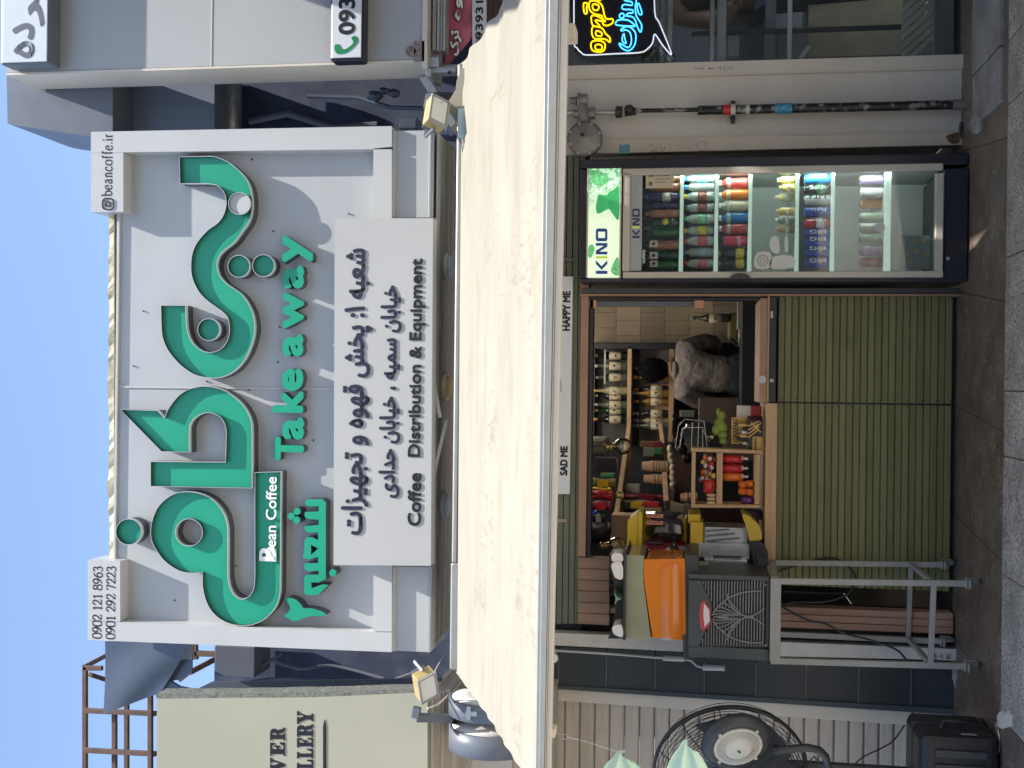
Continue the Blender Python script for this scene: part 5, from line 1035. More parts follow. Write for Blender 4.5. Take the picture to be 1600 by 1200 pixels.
# ============================================================ FRIDGE
fr = thing('drinks_fridge', 'tall black drinks fridge with a pale glass door and a lit KINO header', 'fridge', base(1515, 340, -.05, 0))
YB = .32; Fy = -.22
part('side', MB().px(906, 244, 1513, 262, Fy, YB), NAVY, fr, b=.006)
part('side', MB().px(906, 434.5, 1513, 440, Fy, YB), NAVY, fr, b=.002)
part('base', MB().px(1475, 262.5, 1513, 434, Fy - .005, YB), NAVY, fr, b=.006)
part('top', MB().px(906, 262.5, 918, 434, Fy, YB), NAVY, fr)
part('divider', MB().px(968.5, 262.5, 974, 434, Fy, YB), NAVY, fr)
INW = mat('fridge lining', (.52, .55, .53), .5, var=.03)
part('back', MB().px(974.5, 262.5, 1474, 434, YB - .02, YB), INW, fr)
part('lining', MB().px(974.5, 262.6, 1474, 266, Fy + .03, YB - .021), INW, fr); part('lining', MB().px(974.5, 429, 1474, 434, Fy + .03, YB - .021), INW, fr)
part('lock', MB().lathe([(.009, 0), (.009, .008), (.004, .009)], P(1481, 404, Fy - .014), 'Y', 14), CHROME, fr)
# door frame
DF = mat('champagne door frame', (.5, .47, .41), .35, metal=.15, var=.04)
Fd = -.27
dr = part('door', MB().px(973, 259, 1474, 270, Fd, Fy - .002), DF, fr, b=.004)
for q in ((973, 424, 1474, 433.5), (973, 270.3, 984.5, 423.7), (1462, 270.3, 1474, 423.7)): part('door_rail', MB().px(*q, Fd, Fy - .002), DF, dr, b=.003)
part('glass', MB().px(984.8, 270.6, 1461.7, 423.4, Fd + .018, Fd + .022), GLASS, dr)
part('top_band', MB().px(985, 271, 1003, 423, Fd + .013, Fd + .0175), mat('grey glass print', (.36, .37, .4), .3, var=.03), dr)
hm = MB(); hpts = [(1140 + 16.5 + 16.5 * math.cos(R(a)), 436 - 9.5 * math.sin(R(a))) for a in range(0, 181, 15)]
part('handle', hm.poly(hpts, Fd - .03, Fd - .001), mat('dark handle', (.04, .038, .045), .4), dr, b=.004)
# header
import itertools
def header_mat():
    m = bpy.data.materials.new('lit header'); m.use_nodes = True; n = m.node_tree.nodes; l = m.node_tree.links; b = n['Principled BSDF']
    g = n.new('ShaderNodeNewGeometry'); t = n.new('ShaderNodeTexNoise'); t.inputs['Scale'].default_value = 34; t.inputs['Detail'].default_value = 4; t.inputs['Distortion'].default_value = 1.5; l.new(g.outputs[0], t.inputs[0])
    sx = n.new('ShaderNodeSeparateXYZ'); l.new(g.outputs[0], sx.inputs[0]); mr = n.new('ShaderNodeMapRange'); mr.inputs['From Min'].default_value = P(945, 345, Fd).x; mr.inputs['From Max'].default_value = P(945, 285, Fd).x; l.new(sx.outputs[0], mr.inputs[0])
    cr = n.new('ShaderNodeValToRGB'); e = cr.color_ramp.elements; e[0].position = .44; e[0].color = (.16, .4, .22, 1); e[1].position = .58; e[1].color = (.5, .8, .55, 1); l.new(t.outputs[0], cr.inputs[0])
    mx = n.new('ShaderNodeMix'); mx.data_type = 'RGBA'; l.new(mr.outputs[0], mx.inputs[0]); mx.inputs[6].default_value = (.68, .8, .6, 1); l.new(cr.outputs[0], mx.inputs[7])
    l.new(mx.outputs[2], b.inputs['Base Color']); l.new(mx.outputs[2], b.inputs['Emission Color']); b.inputs['Emission Strength'].default_value = .26; b.inputs['Roughness'].default_value = .3; return m
HM = header_mat()
hd_ = part('header', MB().px(919, 263, 968, 433, Fd, Fy), HM, fr, b=.003)
part('header_rim', MB().px(916.5, 262.5, 918.8, 433.5, Fd - .004, Fy), DF, hd_); part('header_rim', MB().px(968.2, 262.5, 970.5, 433.5, Fd - .004, Fy), DF, hd_)
KB = mat('blue print', (.01, .06, .3), .4, emit=(.01, .06, .3), estr=.05, var=.02); KG = mat('lime print', (.4, .55, .03), .4, emit=(.4, .55, .03), estr=.2, var=.02)
def kino(x0, x1, ytop, ybot, Y, parent, mb_=KB):
    mb = MB(); g_ = MB(); Ht = x1 - x0
    def q(pts, tgt, holes=()):
        tgt.poly([(x1 - v * Ht, ybot - u * (ybot - ytop)) for u, v in pts], Y - .001, Y, holes=[[(x1 - v * Ht, ybot - u * (ybot - ytop)) for u, v in h] for h in holes])
    q([(0, 0), (.07, 0), (.07, 1), (0, 1)], mb); q([(.09, .5), (.22, 0), (.3, 0), (.17, .5), (.3, 1), (.22, 1)], mb)
    q([(.34, 0), (.39, 0), (.39, 1), (.34, 1)], g_)
    q([(.43, 0), (.49, 0), (.49, .7), (.6, 0), (.68, 0), (.68, 1), (.62, 1), (.62, .3), (.51, 1), (.43, 1)], mb)
    q([(.72, .12), (.76, 0), (.96, 0), (1, .12), (1, .88), (.96, 1), (.76, 1), (.72, .88)], mb, [[(.79, .2), (.93, .2), (.93, .8), (.79, .8)]])
    part('logo', mb, mb_, parent); part('logo_stroke', g_, KG, parent)
kino(931, 949, 357, 428, Fd - .0015, hd_); kino(988, 999.5, 326, 372, Fd + .0125, dr, mat('navy print', (.02, .03, .12), .4)); kino(1003.6, 1008, 391, 411, Fd + .0125, dr, mat('white print', (.6, .65, .7), .4))
bp = part('bottle_picture', MB().poly(smooth([(933, 312), (936, 304), (948, 305), (952, 300), (960, 296), (967, 292), (967, 342), (958, 335), (953, 328), (949, 327), (935, 334), (931, 326)], k=3), Fd - .002, Fd - .0005), mat('green bottle print', (.03, .32, .1), .3, emit=(.03, .32, .1), estr=.25, var=.3, scale=30), hd_)
for pts in ([(920, 385), (926, 382), (929, 390), (924, 402), (919, 400)], [(955, 425), (958, 412), (966, 402), (967, 430)], [(921, 268), (930, 266), (946, 272), (950, 284), (938, 290), (926, 286)]): part('leaf_picture', MB().poly(smooth(pts, k=3), Fd - .0018, Fd - .0004), mat('leaf print', (.12, .45, .18), .4, emit=(.1, .4, .15), estr=.25, var=.6, scale=60), hd_)
# led strip and shelves
LED = mat('led strip', (.8, 1, .95), .3, emit=(.8, 1, .94), estr=62, var=0)
led = part('led_strip', MB().px(1055, 268.5, 1430, 270.3, Fd + .045, Fd + .05), LED, fr)
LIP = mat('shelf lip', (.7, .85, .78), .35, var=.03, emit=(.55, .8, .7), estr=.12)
for xs_, w_ in ((1063, 6), (1117.5, 6), (1170, 6), (1243.5, 6), (1299, 6), (1383, 10)):
    f_ = part('shelf', MB().px(xs_ + 1, 267, xs_ + 3, 428, Fd + .07, YB - .03), INW, fr)
    part('shelf_lip', MB().poly([(xs_, 268), (xs_ + w_, 268), (xs_ + w_ - 1.5, 350), (xs_ + w_ - 2, 427), (xs_ - 3, 427), (xs_ - 1, 350)], Fd + .055, Fd + .069), LIP, f_, b=.002)
part('notice', MB().px(1009, 269, 1052, 294, Fd + .012, Fd + .0135), mat('beige paper', (.52, .46, .33), .7, var=.05), dr)
part('notice_print', MB().px(1013, 273, 1022, 276, Fd + .011, Fd + .0119).px(1024, 274, 1047, 275, Fd + .011, Fd + .0119).px(1024, 279, 1047, 280, Fd + .011, Fd + .0119).px(1024, 284, 1040, 285, Fd + .011, Fd + .0119).px(1014, 284, 1019, 290, Fd + .011, Fd + .0119), mat('print grey', (.1, .1, .08), .6), dr)
STK = mat('white glass sticker', (.62, .64, .6), .5, var=.05)
sk = MB()
for pts in ([(1184, 394), (1202, 394), (1206, 404), (1202, 419), (1182, 420), (1178, 408)], [(1206, 402), (1238, 399), (1240, 418), (1206, 420)], [(1206, 371), (1216, 371), (1218, 394), (1208, 395), (1202, 383)], [(1226, 372), (1230, 370), (1232, 392), (1226, 392)]): sk.poly(smooth(pts, k=2), Fd + .0165, Fd + .0175)
part('glass_sticker', sk, STK, dr)
part('glass_sticker', MB().tube([P(a, b_, Fd + .015) for a, b_ in circ(1192, 407, 8, 20)], .0012, 5, closed=True).tube([P(a, b_, Fd + .015) for a, b_ in circ(1192, 407, 4, 12)], .0009, 5, closed=True), mat('print grey', (.1, .1, .08), .6), dr)
part('glass_sticker', MB().poly(circ(1375, 355, 8, 20), Fd + .0165, Fd + .0175), STK, dr)
sp_ = MB()
part('spotted_card', MB().px(1407, 368, 1453, 421, Fd + .06, Fd + .063), mat('grey blue card', (.13, .18, .19), .5), fr)
for k in range(8): sp_.poly(circ(1414 + (k % 3) * 15 + (k // 3) * 4, 375 + (k // 3) * 17 + (k % 2) * 4, 4, 12), Fd + .058, Fd + .0595)
part('card_spot', sp_, mat('ochre spot', (.3, .24, .1), .6), fr)
# stock: every bottle and can its own thing
def drink(kind, name, label, x, y, r, h, mt, capm, labm=None, Yd=0, l0=.2, l1=.6, grp=None, word=None, wm=None):
    Y = Fd + .11 + Yd; p = P(x, y, Y); t = thing(name, label, name.split('_')[-1] if name.split('_')[-1] in ('bottle', 'can') else 'drink', (p.x, Y, p.z), grp, local=True, rz=rnd.uniform(-.3, .3))
    if kind == 'b':
        part('body', MB().lathe([(.001, 0), (r * .88, .001), (r, .008), (r, h * .38), (r * .94, h * .45), (r, h * .52), (r * .98, h * .7), (r * .82, h * .79), (r * .5, h * .86), (r * .46, h * .9)], n=18), mt, t)
        part('cap', MB().lathe([(r * .56, h * .9), (r * .58, h * .905), (r * .57, h), (.001, h)], n=14), capm, t)
        if labm: part('label', MB().lathe([(r + .0012, h * l0), (r + .0012, h * l1)], n=20), labm, t)
    else:
        part('body', MB().lathe([(.001, .004), (r * .75, .003), (r * .8, 0), (r, .009), (r, h - .012), (r * .82, h - .002)], n=20), mt, t)
        part('lid', MB().lathe([(r * .82, h - .002), (r * .84, h), (r * .76, h), (r * .74, h - .004), (.001, h - .004)], n=18), CHROME, t)
        if labm: part('band', MB().lathe([(r + .0008, h * l0), (r + .0008, h * l1)], n=20), labm, t)
    if word:      # lettering runs up the can
        M = Matrix.Translation((r * .25, -r - .001, h * .2)) @ Matrix.Rotation(R(-90), 4, 'Y')
        part('lettering', local_text(word, 0, h * .6, -r * .55, r * .2, -.001, M, .0004), wm or TEXTWHT, t)
    return t
def C(n_, c, **k): return mat(n_, c, k.pop('rough', .25), var=.08, coat=.3, **k)
PETB = C('dark blue drink', (.02, .025, .09)); COLA = C('brown drink', (.16, .07, .035)); BRN = C('amber brown drink', (.3, .13, .06)); DG = C('dark green drink', (.012, .05, .045)); LG = C('green drink', (.03, .14, .05))
CAPD = C('dark cap', (.03, .04, .05)); CAPW = C('white cap', (.65, .66, .62)); CAPR = C('red cap', (.5, .02, .04)); CAPB = C('blue cap', (.02, .2, .55)); CAPY = C('yellow cap', (.6, .48, .02))
LW = C('white red label', (.6, .55, .52)); LY = C('yellow label', (.6, .5, .06)); WATER = mat('clear pet bottle', (.3, .35, .33), .15, var=.2, scale=40, coat=.5)
top = [(277, BRN, CAPD, mat('beige paper', (.5, .4, .3)), 'brown bottle behind the paper notice'), (292, C('orange brown drink', (.35, .12, .05)), CAPB, None, 'orange brown bottle'), (307, PETB, CAPB, LW, 'dark blue bottle with a red and white badge'), (321, PETB, CAPD, None, 'dark blue plain bottle'), (334, BRN, C('olive cap', (.15, .14, .04)), None, 'brown bottle with an olive neck'), (348, DG, CAPD, LY, 'dark green bottle with a round yellow label'), (363, LG, CAPD, None, 'green bottle with small fruit prints'), (383, BRN, CAPD, 'neck', 'brown bottle with a white neck label'), (399, DG, CAPD, 'neck', 'dark green bottle with a grey neck label'), (414, LG, CAPD, 'neck', 'green bottle with a white neck label')]
for i, (y, m, c, lb, tx) in enumerate(top):
    l0, l1, lm = (.2, .55, lb) if lb != 'neck' else (.66, .86, LW)
    t = drink('b', 'soda_bottle', f'{tx}, {ORD[9 - i]} from left, top fridge shelf', 1062, y, .0225, .175, m, c, None if lb == 'neck' else (lm if i != 5 else None), Yd=.0 if i % 3 else .02, l0=.25, l1=.5, grp='soda bottles on the top fridge shelf')
    if lb == 'neck': part('neck_label', MB().box(-.017, .017, -.0245, -.022, .108, .148), LW, t); part('neck_emblem', MB().lathe([(.001, 0), (.008, 0)], (0, -.0255, .128), 'Y', 14), CAPR, t)
    if i == 5: part('round_label', MB().lathe([(.001, -.002), (.017, -.001), (.017, .001)], (0, -.0235, .07), 'Y', 20), LY, t)
row2 = [(279, WATER, CAPB, C('cyan band', (.15, .5, .55)), 'clear bottle with a blue cap and cyan band'), (292, WATER, CAPB, None, 'clear water bottle with a bright blue cap'), (307, WATER, CAPY, C('brown red label', (.25, .07, .05)), 'clear bottle with a gold cap and brown red label'), (324, WATER, CAPD, C('dark red label', (.2, .05, .05)), 'clear bottle with a dark cap'), (342, WATER, C('green cap', (.05, .3, .15)), C('green print label', (.2, .5, .3)), 'clear bottle with a green printed label'), (360, WATER, CAPY, LY, 'clear bottle with a yellow cap and yellow label'), (377, WATER, CAPR, C('red label', (.55, .1, .12)), 'clear bottle with a red cap and red label'), (394, WATER, C('blue grey cap', (.15, .2, .4)), C('pale blue label', (.3, .4, .55)), 'clear bottle with a pale blue label'), (412, WATER, CAPR, C('pink red label', (.5, .15, .18)), 'clear bottle with a red cap and pinkish label')]
for i, (y, m, c, lb, tx) in enumerate(row2): drink('b', 'water_bottle', f'{tx}, {ORD[8 - i]} from left, second fridge shelf', 1116.5, y, .0235, .15, m, c, lb, Yd=.01 * (i % 2), l0=.25, l1=.55, grp='bottles on the second fridge shelf')
row3 = [(286, C('red milk drink', (.5, .06, .05)), CAPW, C('pink wrap', (.6, .4, .38)), 'red bottle with a white cap'), (304, C('orange juice drink', (.7, .2, .02)), CAPW, C('cream wrap', (.6, .45, .3)), 'orange bottle with a white cap'), (322, C('cream drink', (.5, .48, .35)), CAPW, C('pale wrap', (.5, .52, .42)), 'cream coloured bottle with a white cap'), (340, C('blue drink', (.02, .2, .5)), CAPW, C('ice wrap', (.4, .5, .55)), 'bright blue bottle with a white cap'), (357, C('dull red drink', (.45, .07, .08)), CAPW, C('tan wrap', (.5, .4, .35)), 'dull red bottle with a white cap')]
for i, (y, m, c, lb, tx) in enumerate(row3): drink('b', 'juice_bottle', f'{tx} on the third fridge shelf', 1169.5, y, .0265, .145, m, c, lb, l0=.6, l1=.74, grp='juice bottles on the third fridge shelf')
for k, y in enumerate((376,)): drink('c', 'juice_can', 'pinkish red can with white print on the third fridge shelf', 1169, y, .027, .12, C('pink red can', (.55, .05, .1)), None, C('pale print', (.6, .3, .35)), l0=.3, l1=.45)
for k, y in enumerate((396, 412)): drink('b', 'malt_bottle', ['black bottle with a yellow label, second from the left on the third fridge shelf', 'black bottle with a yellow label and red emblem, leftmost on the third fridge shelf'][k], 1169.5, y, .025, .15, C('black drink', (.02, .02, .025)), C('gold cap', (.35, .3, .15)), LY, l0=.15, l1=.42)
for k, (x, y, h) in enumerate(((1242, 281, .085), (1242, 293, .075), (1242, 330, .09))): drink('b', 'mini_bottle', ['rightmost small yellow bottle on the fourth fridge shelf', 'second small yellow bottle from the right on the fourth fridge shelf', 'small yellow bottle alone in the middle of the fourth fridge shelf'][k], x, y, .019, h, C('custard drink', (.55, .42, .12)), C('custard cap', (.6, .52, .25)), CAPW, l0=.35, l1=.45, grp='small yellow bottles on the fourth fridge shelf')
cans = [(280, C('azure can', (.02, .22, .5)), None, 'KING', 'azure blue can lettered KING'), (296, C('black can', (.02, .02, .02)), C('dark green band', (.03, .2, .05)), 'HYPE', 'black can lettered HYPE'), (313, C('silver can', (.5, .53, .52)), None, 'UN', 'silver white can'), (331, C('royal blue can', (.01, .07, .4)), None, 'Rain', 'royal blue can with fine white print'), (349, C('red white can', (.5, .03, .05)), C('white band', (.6, .6, .6)), 'Hype', 'red and white striped can'), (364, C('royal blue can', (.01, .07, .4)), None, 'BIG', 'blue can with a yellow fruit, next to the striped can'), (379, C('royal blue can', (.01, .07, .4)), None, 'BIG', 'blue can with a yellow fruit, third from the left'), (394, C('royal blue can', (.01, .07, .4)), None, 'BIG', 'blue can with a yellow fruit, second from the left'), (411, C('royal blue can', (.01, .07, .4)), None, 'BIG', 'blue can with a yellow fruit, leftmost')]
for i, (y, m, lb, wd, tx) in enumerate(cans):
    t = drink('c', 'energy_drink_can', f'{tx} on the fifth fridge shelf', 1298, y, .0245, .128, m, None, lb, l0=.25, l1=.55, word=wd, grp='cans on the fifth fridge shelf', wm=(TEXTBLK if i == 2 else None))
    t['category'] = 'can'
    if i > 4: part('fruit_print', MB().lathe([(.001, -.0015), (.01, -.0005)], (.004, -.0255, .05), 'Y', 14), mat('yellow fruit print', (.7, .5, .03), .4), t)
for k, (y, m, tx) in enumerate(((281, C('violet can', (.2, .15, .28)), 'violet grey can, first from the right'), (300, C('pale silver can', (.4, .4, .42)), 'pale silver can, second from the right'), (340, C('green white can', (.3, .4, .28)), 'pale green can in the middle'), (372, C('green white can', (.3, .4, .28)), 'pale green can with round print near the sticker'), (392, C('violet can', (.2, .15, .28)), 'violet grey can, second from the left'), (410, C('deep red can', (.25, .02, .04)), 'deep red can, leftmost'))):
    t = drink('c', 'energy_drink_can', f'{tx} on the sixth fridge shelf', 1381, y, .025, .115, m, None, None, Yd=.03 + .02 * (k % 2), grp='cans on the sixth fridge shelf'); t['category'] = 'can'

for k, y in enumerate((297, 318, 356)):
    t = drink('c', 'energy_drink_can', ['silver can just left of the pale silver one on the sixth fridge shelf', 'orange can on the sixth fridge shelf', 'plain white can right of the round sticker on the sixth fridge shelf'][k], 1381, y, .025, .115, C(['silver can', 'orange can', 'plain white can'][k], [(.5, .53, .52), (.5, .2, .05), (.5, .5, .48)][k]), None, None, Yd=.1, grp='cans on the sixth fridge shelf'); t['category'] = 'can'
for k, (y, c_) in enumerate(((308, (.5, .42, .2)), (344, (.3, .33, .28)), (358, (.45, .3, .15)))):
    drink('b', 'mini_bottle', ['small amber bottle between the yellow ones on the fourth fridge shelf', 'small grey green bottle on the fourth fridge shelf', 'small brownish bottle beside the white stickers on the fourth fridge shelf'][k], 1242, y, .019, .095, C('mini %s' % ['amber', 'grey green', 'brownish'][k], c_), CAPW, CAPW, l0=.3, l1=.5, Yd=.05, grp='small bottles at the back of the fourth fridge shelf')

# ============================================================ TROLLEY AND MACHINES
ty = thing('steel_trolley', 'grey painted square tube trolley on castors carrying the juice machines', 'trolley', (P(1500, 960, -.3).x, -.3, 0))
YF_, YR = -.56, -.04
tb = .027
def leg(a, b_, Y, nm='leg'): return part(nm, MB().bar(P(*a, Y), P(*b_, Y), tb), SPAINT, ty, b=.002)
leg((1204, 907.5), (1517, 911.5), YF_); leg((1204, 1032), (1516, 1041), YF_); leg((1207, 879), (1481, 882), YR); leg((1207, 990), (1478, 1002), YR)
part('front_rail', MB().px(1203.5, 906, 1220, 1033, YF_ - .014, YF_ + .012), SPAINT, ty, b=.002)
part('side_rail', MB().bar(P(1210, 905, YF_ + .01), P(1207, 878, YR), .026), SPAINT, ty); part('side_rail', MB().bar(P(1210, 1033, YF_ + .01), P(1207, 992, YR), .026), SPAINT, ty)
tz = P(1206, 960, YF_).z
part('top_plate', MB().box(P(1206, 1034, YF_).x, P(1206, 904, YF_).x, YF_ - .01, YR + .02, tz - .004, tz + .004), SPAINT, ty)
lsf_ = part('lower_rail', MB().bar(P(1459, 911, YF_), P(1454, 1038, YF_), .023), SPAINT, ty, b=.002)
part('lower_rail', MB().bar(P(1423, 882, YR), P(1419, 998, YR), .022), SPAINT, ty, b=.002)
part('lower_rail', MB().bar(P(1458, 910, YF_), P(1423, 882, YR), .022), SPAINT, ty, b=.002); part('lower_rail', MB().bar(P(1454, 1038, YF_), P(1419, 998, YR), .022), SPAINT, ty, b=.002)
for a, b_, Y in ((1517, 911.5, YF_), (1516, 1041, YF_), (1481, 882, YR), (1478, 1002, YR)):
    c = P(a, b_, Y); t_ = part('caster', MB().box(c.x - .02, c.x + .02, Y - .02, Y + .02, .066, c.z + .002).poly([(0, 0)], 0, 0) if False else MB().box(c.x - .022, c.x + .022, Y - .022, Y + .022, .068, max(.073, c.z)), STEEL, ty)
    part('fork', MB().box(c.x - .006 + .004, c.x + .0, Y - .014, Y + .014, .02, .0675).box(c.x + .026, c.x + .022, Y - .014, Y + .014, .02, .0675), STEEL, t_)
    part('wheel', MB().lathe([(.008, c.x + .002), (.026, c.x + .003), (.03, c.x + .007), (.03, c.x + .016), (.026, c.x + .02), (.008, c.x + .0205)], (0, Y, .031), 'X', 22), mat('grey rubber', (.16, .17, .16), .6), t_)
    part('brake_lever', MB().box(c.x - .018, c.x + .02, Y - .05, Y - .022, .058, .063), STEEL, t_)
cable('black cable looping below the machines against the olive slats', [P(1216, 893, -.05), P(1255, 880, -.03), P(1300, 872, -.02), P(1325, 885, -.02), P(1337, 905, -.02), P(1325, 928, -.02), P(1290, 940, -.02), P(1240, 941, -.02), P(1225, 944, -.02)], .006)
cable('thin black cable hanging down across the timber boards', [P(1222, 948, -.05), P(1260, 968, -.06), P(1290, 975, -.06), P(1320, 990, -.06), P(1360, 1000, -.08), P(1400, 1015, -.09), P(1416, 1031, -.09)], .0055)
jm = thing('juice_dispenser', 'wide cold drink dispenser of orange juice with a black grilled body', 'juice dispenser', (P(1205, 950, -.5).x, -.3, tz))
BYf, BYb = -.54, -.1
part('body', MB().px(1074, 900, 1203, 1030, BYf + .02, BYb), DKGREY, jm, b=.012)
part('body_collar', MB().px(1068, 866, 1092, 1032, BYf + .04, BYb), DKGREY, jm, b=.012)
# side grille: frame, slats, curved leaf ribs
GX0, GX1, GY0, GY1 = 1092, 1200, 905, 1015
part('grille_frame', MB().px(1076, 899, 1203, 906, BYf, BYf + .02), mat('grille frame', (.06, .075, .08), .4), jm, b=.003); part('grille_frame', MB().px(1076, 1012, 1203, 1030, BYf, BYf + .02), mat('grille frame', (.06, .075, .08), .4), jm, b=.003)
part('grille_frame', MB().poly([(1076, 907), (1094, 907), (1112, 945), (1112, 958), (1092, 1011), (1076, 1011)], BYf, BYf + .02), mat('grille frame', (.06, .075, .08), .4), jm, b=.002)
part('grille_frame', MB().px(1197, 906.5, 1203, 1011.5, BYf, BYf + .02), mat('grille frame', (.06, .075, .08), .4), jm, b=.002)
GR = mat('grille rib', (.2, .205, .2), .35, var=.1)
for k in range(22):
    x = 1097 + k * 4.5; y0, y1 = 908, 1010
    if x < 1113: segs = [(908, 908 + (x - 1094) * 1.9), (1010 - (x - 1092) * 2.4, 1010)]
    else: segs = [(908, 1010)]
    for a, b_ in segs:
        if b_ - a > 3: part('grille_slat', MB().px(x, a, x + 1.7, b_, BYf + .004, BYf + .018), GR, jm)
def qb(p0, p1, p2, n_=12): return [(p0[0] * (1 - t) ** 2 + 2 * p1[0] * t * (1 - t) + p2[0] * t * t, p0[1] * (1 - t) ** 2 + 2 * p1[1] * t * (1 - t) + p2[1] * t * t) for t in [i / n_ for i in range(n_ + 1)]]
for s_ in (1, -1):
    for d in range(5):
        f = lambda a: (a[0] + 0, 964 - s_ * (a[1]))
        part('curved_rib', MB().tube([P(*f(q), BYf) for q in qb((1115 + d * 4, 0), (1128 + d * 4 , 4 + d * 0), (1150 - d * 2 + 8, 0 + (3 if d < 4 else 2)))], .0035, 6), GR, jm) if d > 0 else part('curved_rib', MB().tube([P(*f(q), BYf - .002) for q in qb((1114, 6), (1140, 44), (1190, 40))], .0045, 6), GR, jm)
    for d in range(5): part('curved_rib', MB().tube([P(q[0], 964 - s_ * q[1], BYf - .002) for q in qb((1112 + d * 6, 3 + d * 6.5), (1126 + d * 5, 8 + d * 3), (1146 + d * 3, 1.5 + d * .6))], .0035, 6), GR, jm)
    part('curved_rib', MB().tube([P(q[0], 964 - s_ * q[1], BYf - .003) for q in qb((1136, 36), (1146, -2), (1178, 0))], .0045, 6), GR, jm); part('curved_rib', MB().tube([P(q[0], 964 - s_ * q[1], BYf - .003) for q in qb((1168, 0), (1184, 3), (1194, 14))], .0045, 6), GR, jm)
lab = part('badge', MB().poly([(1095, 940), (1100, 938), (1110, 952), (1110, 976), (1099, 987), (1094, 981), (1092, 960)], BYf - .004, BYf - .001), mat('badge red', (.5, .07, .08), .4), jm)
part('badge_panel', MB().poly([(1100, 943), (1108, 953), (1109, 970), (1101, 980), (1099, 962)], BYf - .0055, BYf - .0041), CARDW, lab)
for a, b_ in ((1092, 910), (1196, 914), (1117, 963), (1196, 1008)): part('screw', MB().lathe([(.003, -.003), (.003, .001)], P(a, b_, BYf), 'Y', 8), CHROME, jm)
# juice tank: lower orange, upper clear, black lid
def tank(name, pts, Yf, Yb, m, parent, b=.03, seg=5):
    o = part(name, MB().poly(pts, Yf, Yb), m, parent); bev(o, b, seg)
    for p_ in o.data.polygons: p_.use_smooth = True
    return o
tank('juice', [(1006, 874), (1070, 873), (1072, 990), (1060, 996), (1020, 997), (1014, 960), (1006, 905)], -.5, -.15, ORANGE, jm, .028)
tank('clear_tank', [(978, 867), (1006, 868), (1005, 905), (1012, 960), (1017, 999), (995, 999), (978, 998)], -.5, -.14, CLEARP, jm, .012, 3)
part('tank_lining', MB().px(981, 870, 1004, 995, -.2, -.16), mat('pale tank back', (.5, .5, .38), .4, var=.1), jm)
part('juice_foam', MB().px(1000, 880, 1006, 992, -.46, -.17), mat('pale foam', (.62, .45, .2), .7, var=.15, scale=30, bump=.5), jm, b=.006)
part('tank_foot', MB().poly([(1030, 995), (1062, 994), (1058, 1001), (1036, 1000)], -.42, -.25), CARDW, jm, b=.004)
part('juice_bulge', MB().tube([P(1045, 876, -.43), P(1047, 880, -.43), P(1048, 886, -.43), P(1050, 986, -.43), P(1049, 993, -.43)], [.07, .082, .087, .087, .075], 32), ORANGE, jm)
ld = part('lid', MB().px(974, 862, 978, 1001, -.53, -.12), mat('lid edge', (.03, .04, .04), .4), jm, b=.003)
part('lid_top', MB().poly([(952, 868), (974, 866), (974, 998), (950, 998), (956, 985), (961, 960), (962, 935), (958, 905), (952, 890)], -.4, -.15), mat('lid green black', (.02, .035, .035), .35), ld, b=.004)
part('lid_corner', MB().poly(smooth([(958, 979), (971, 977), (973, 995), (961, 992), (957, 986)], k=3), -.54, -.4), CARDW, ld, b=.004)
part('lid_corner', MB().poly(smooth([(956, 881), (971, 879), (973, 904), (962, 903), (957, 892)], k=3), -.54, -.4), CARDW, ld, b=.004)
part('lid_corner', MB().poly(smooth([(957, 866), (971, 865), (973, 877), (957, 877)], k=3), -.53, -.4), CARDW, ld, b=.004)
part('lid_emblem', MB().poly([(959, 924), (964, 933), (971, 936), (964, 939), (960, 946), (962, 935)], -.545, -.4), mat('grey green emblem', (.2, .3, .22), .4), ld)
# crimson tank and taps
ct_ = thing('crimson_juice_tank', 'dark crimson juice tank with black taps behind the orange one', 'juice tank', base(1075, 865, -.05))
tank('juice', [(1004, 850), (1036, 852), (1060, 856), (1080, 858), (1080, 874), (1006, 876)], -.12, .1, REDW, ct_, .01, 3)
for k, (x, y) in enumerate(((1018, 848), (1018, 861))): part('valve', MB().tube([P(x - 7, y, -.16), P(x + 18, y + 1, -.16)], .011, 10), BLACK, ct_); 
part('tap', MB().tube([P(1050, 848, -.18), P(1057, 858, -.18), P(1056, 876, -.18)], [.018, .012, .014], 10), BLACK, ct_)
part('tap', MB().tube([P(1042, 856, -.16), P(1050, 870, -.16)], [.02, .022], 10), mat('clear tap', (.35, .3, .3), .2), ct_)
part('spout', MB().tube([P(1057, 858, -.14), P(1078, 857, -.14)], .014, 10), mat('pink grey tube', (.35, .2, .2), .3), ct_); part('spout', MB().tube([P(1058, 870, -.14), P(1085, 872, -.14)], .013, 10), mat('pink grey tube', (.35, .2, .2), .3), ct_)
for q in ((1053, 851), (1056, 865), (1057, 875), (1014, 859)): part('rivet', MB().ball(P(*q, -.2), .004, 8), WFACE, ct_)
# yellow machine
ym = thing('yellow_drink_machine', 'cold drink machine with a smoky tank, yellow lid and yellow drip tray', 'drink machine', base(1200, 845, .05))
part('lid', MB().poly([(981, 812), (998, 802), (1000, 860), (979, 866)], -.05, .22), YELLOW, ym, b=.012)
part('lid_rim', MB().px(997, 800, 1003.5, 869, -.07, .24), YELLOW, ym, b=.005)
part('tank', MB().lathe([(.1, P(1003, 830, .08).z), (.1, P(1062, 830, .08).z), (.085, P(1073, 830, .08).z)], (P(1040, 829, .08).x, .08, 0), n=36), SMOKE, ym)
part('tank_core', MB().lathe([(.001, P(1036, 830, .08).z), (.088, P(1036, 830, .08).z), (.088, P(1062, 830, .08).z), (.075, P(1072, 830, .08).z), (.001, P(1072, 830, .08).z)], (P(1040, 829, .08).x, .08, 0), n=36), mat('dark slush', (.06, .055, .055), .3), ym)
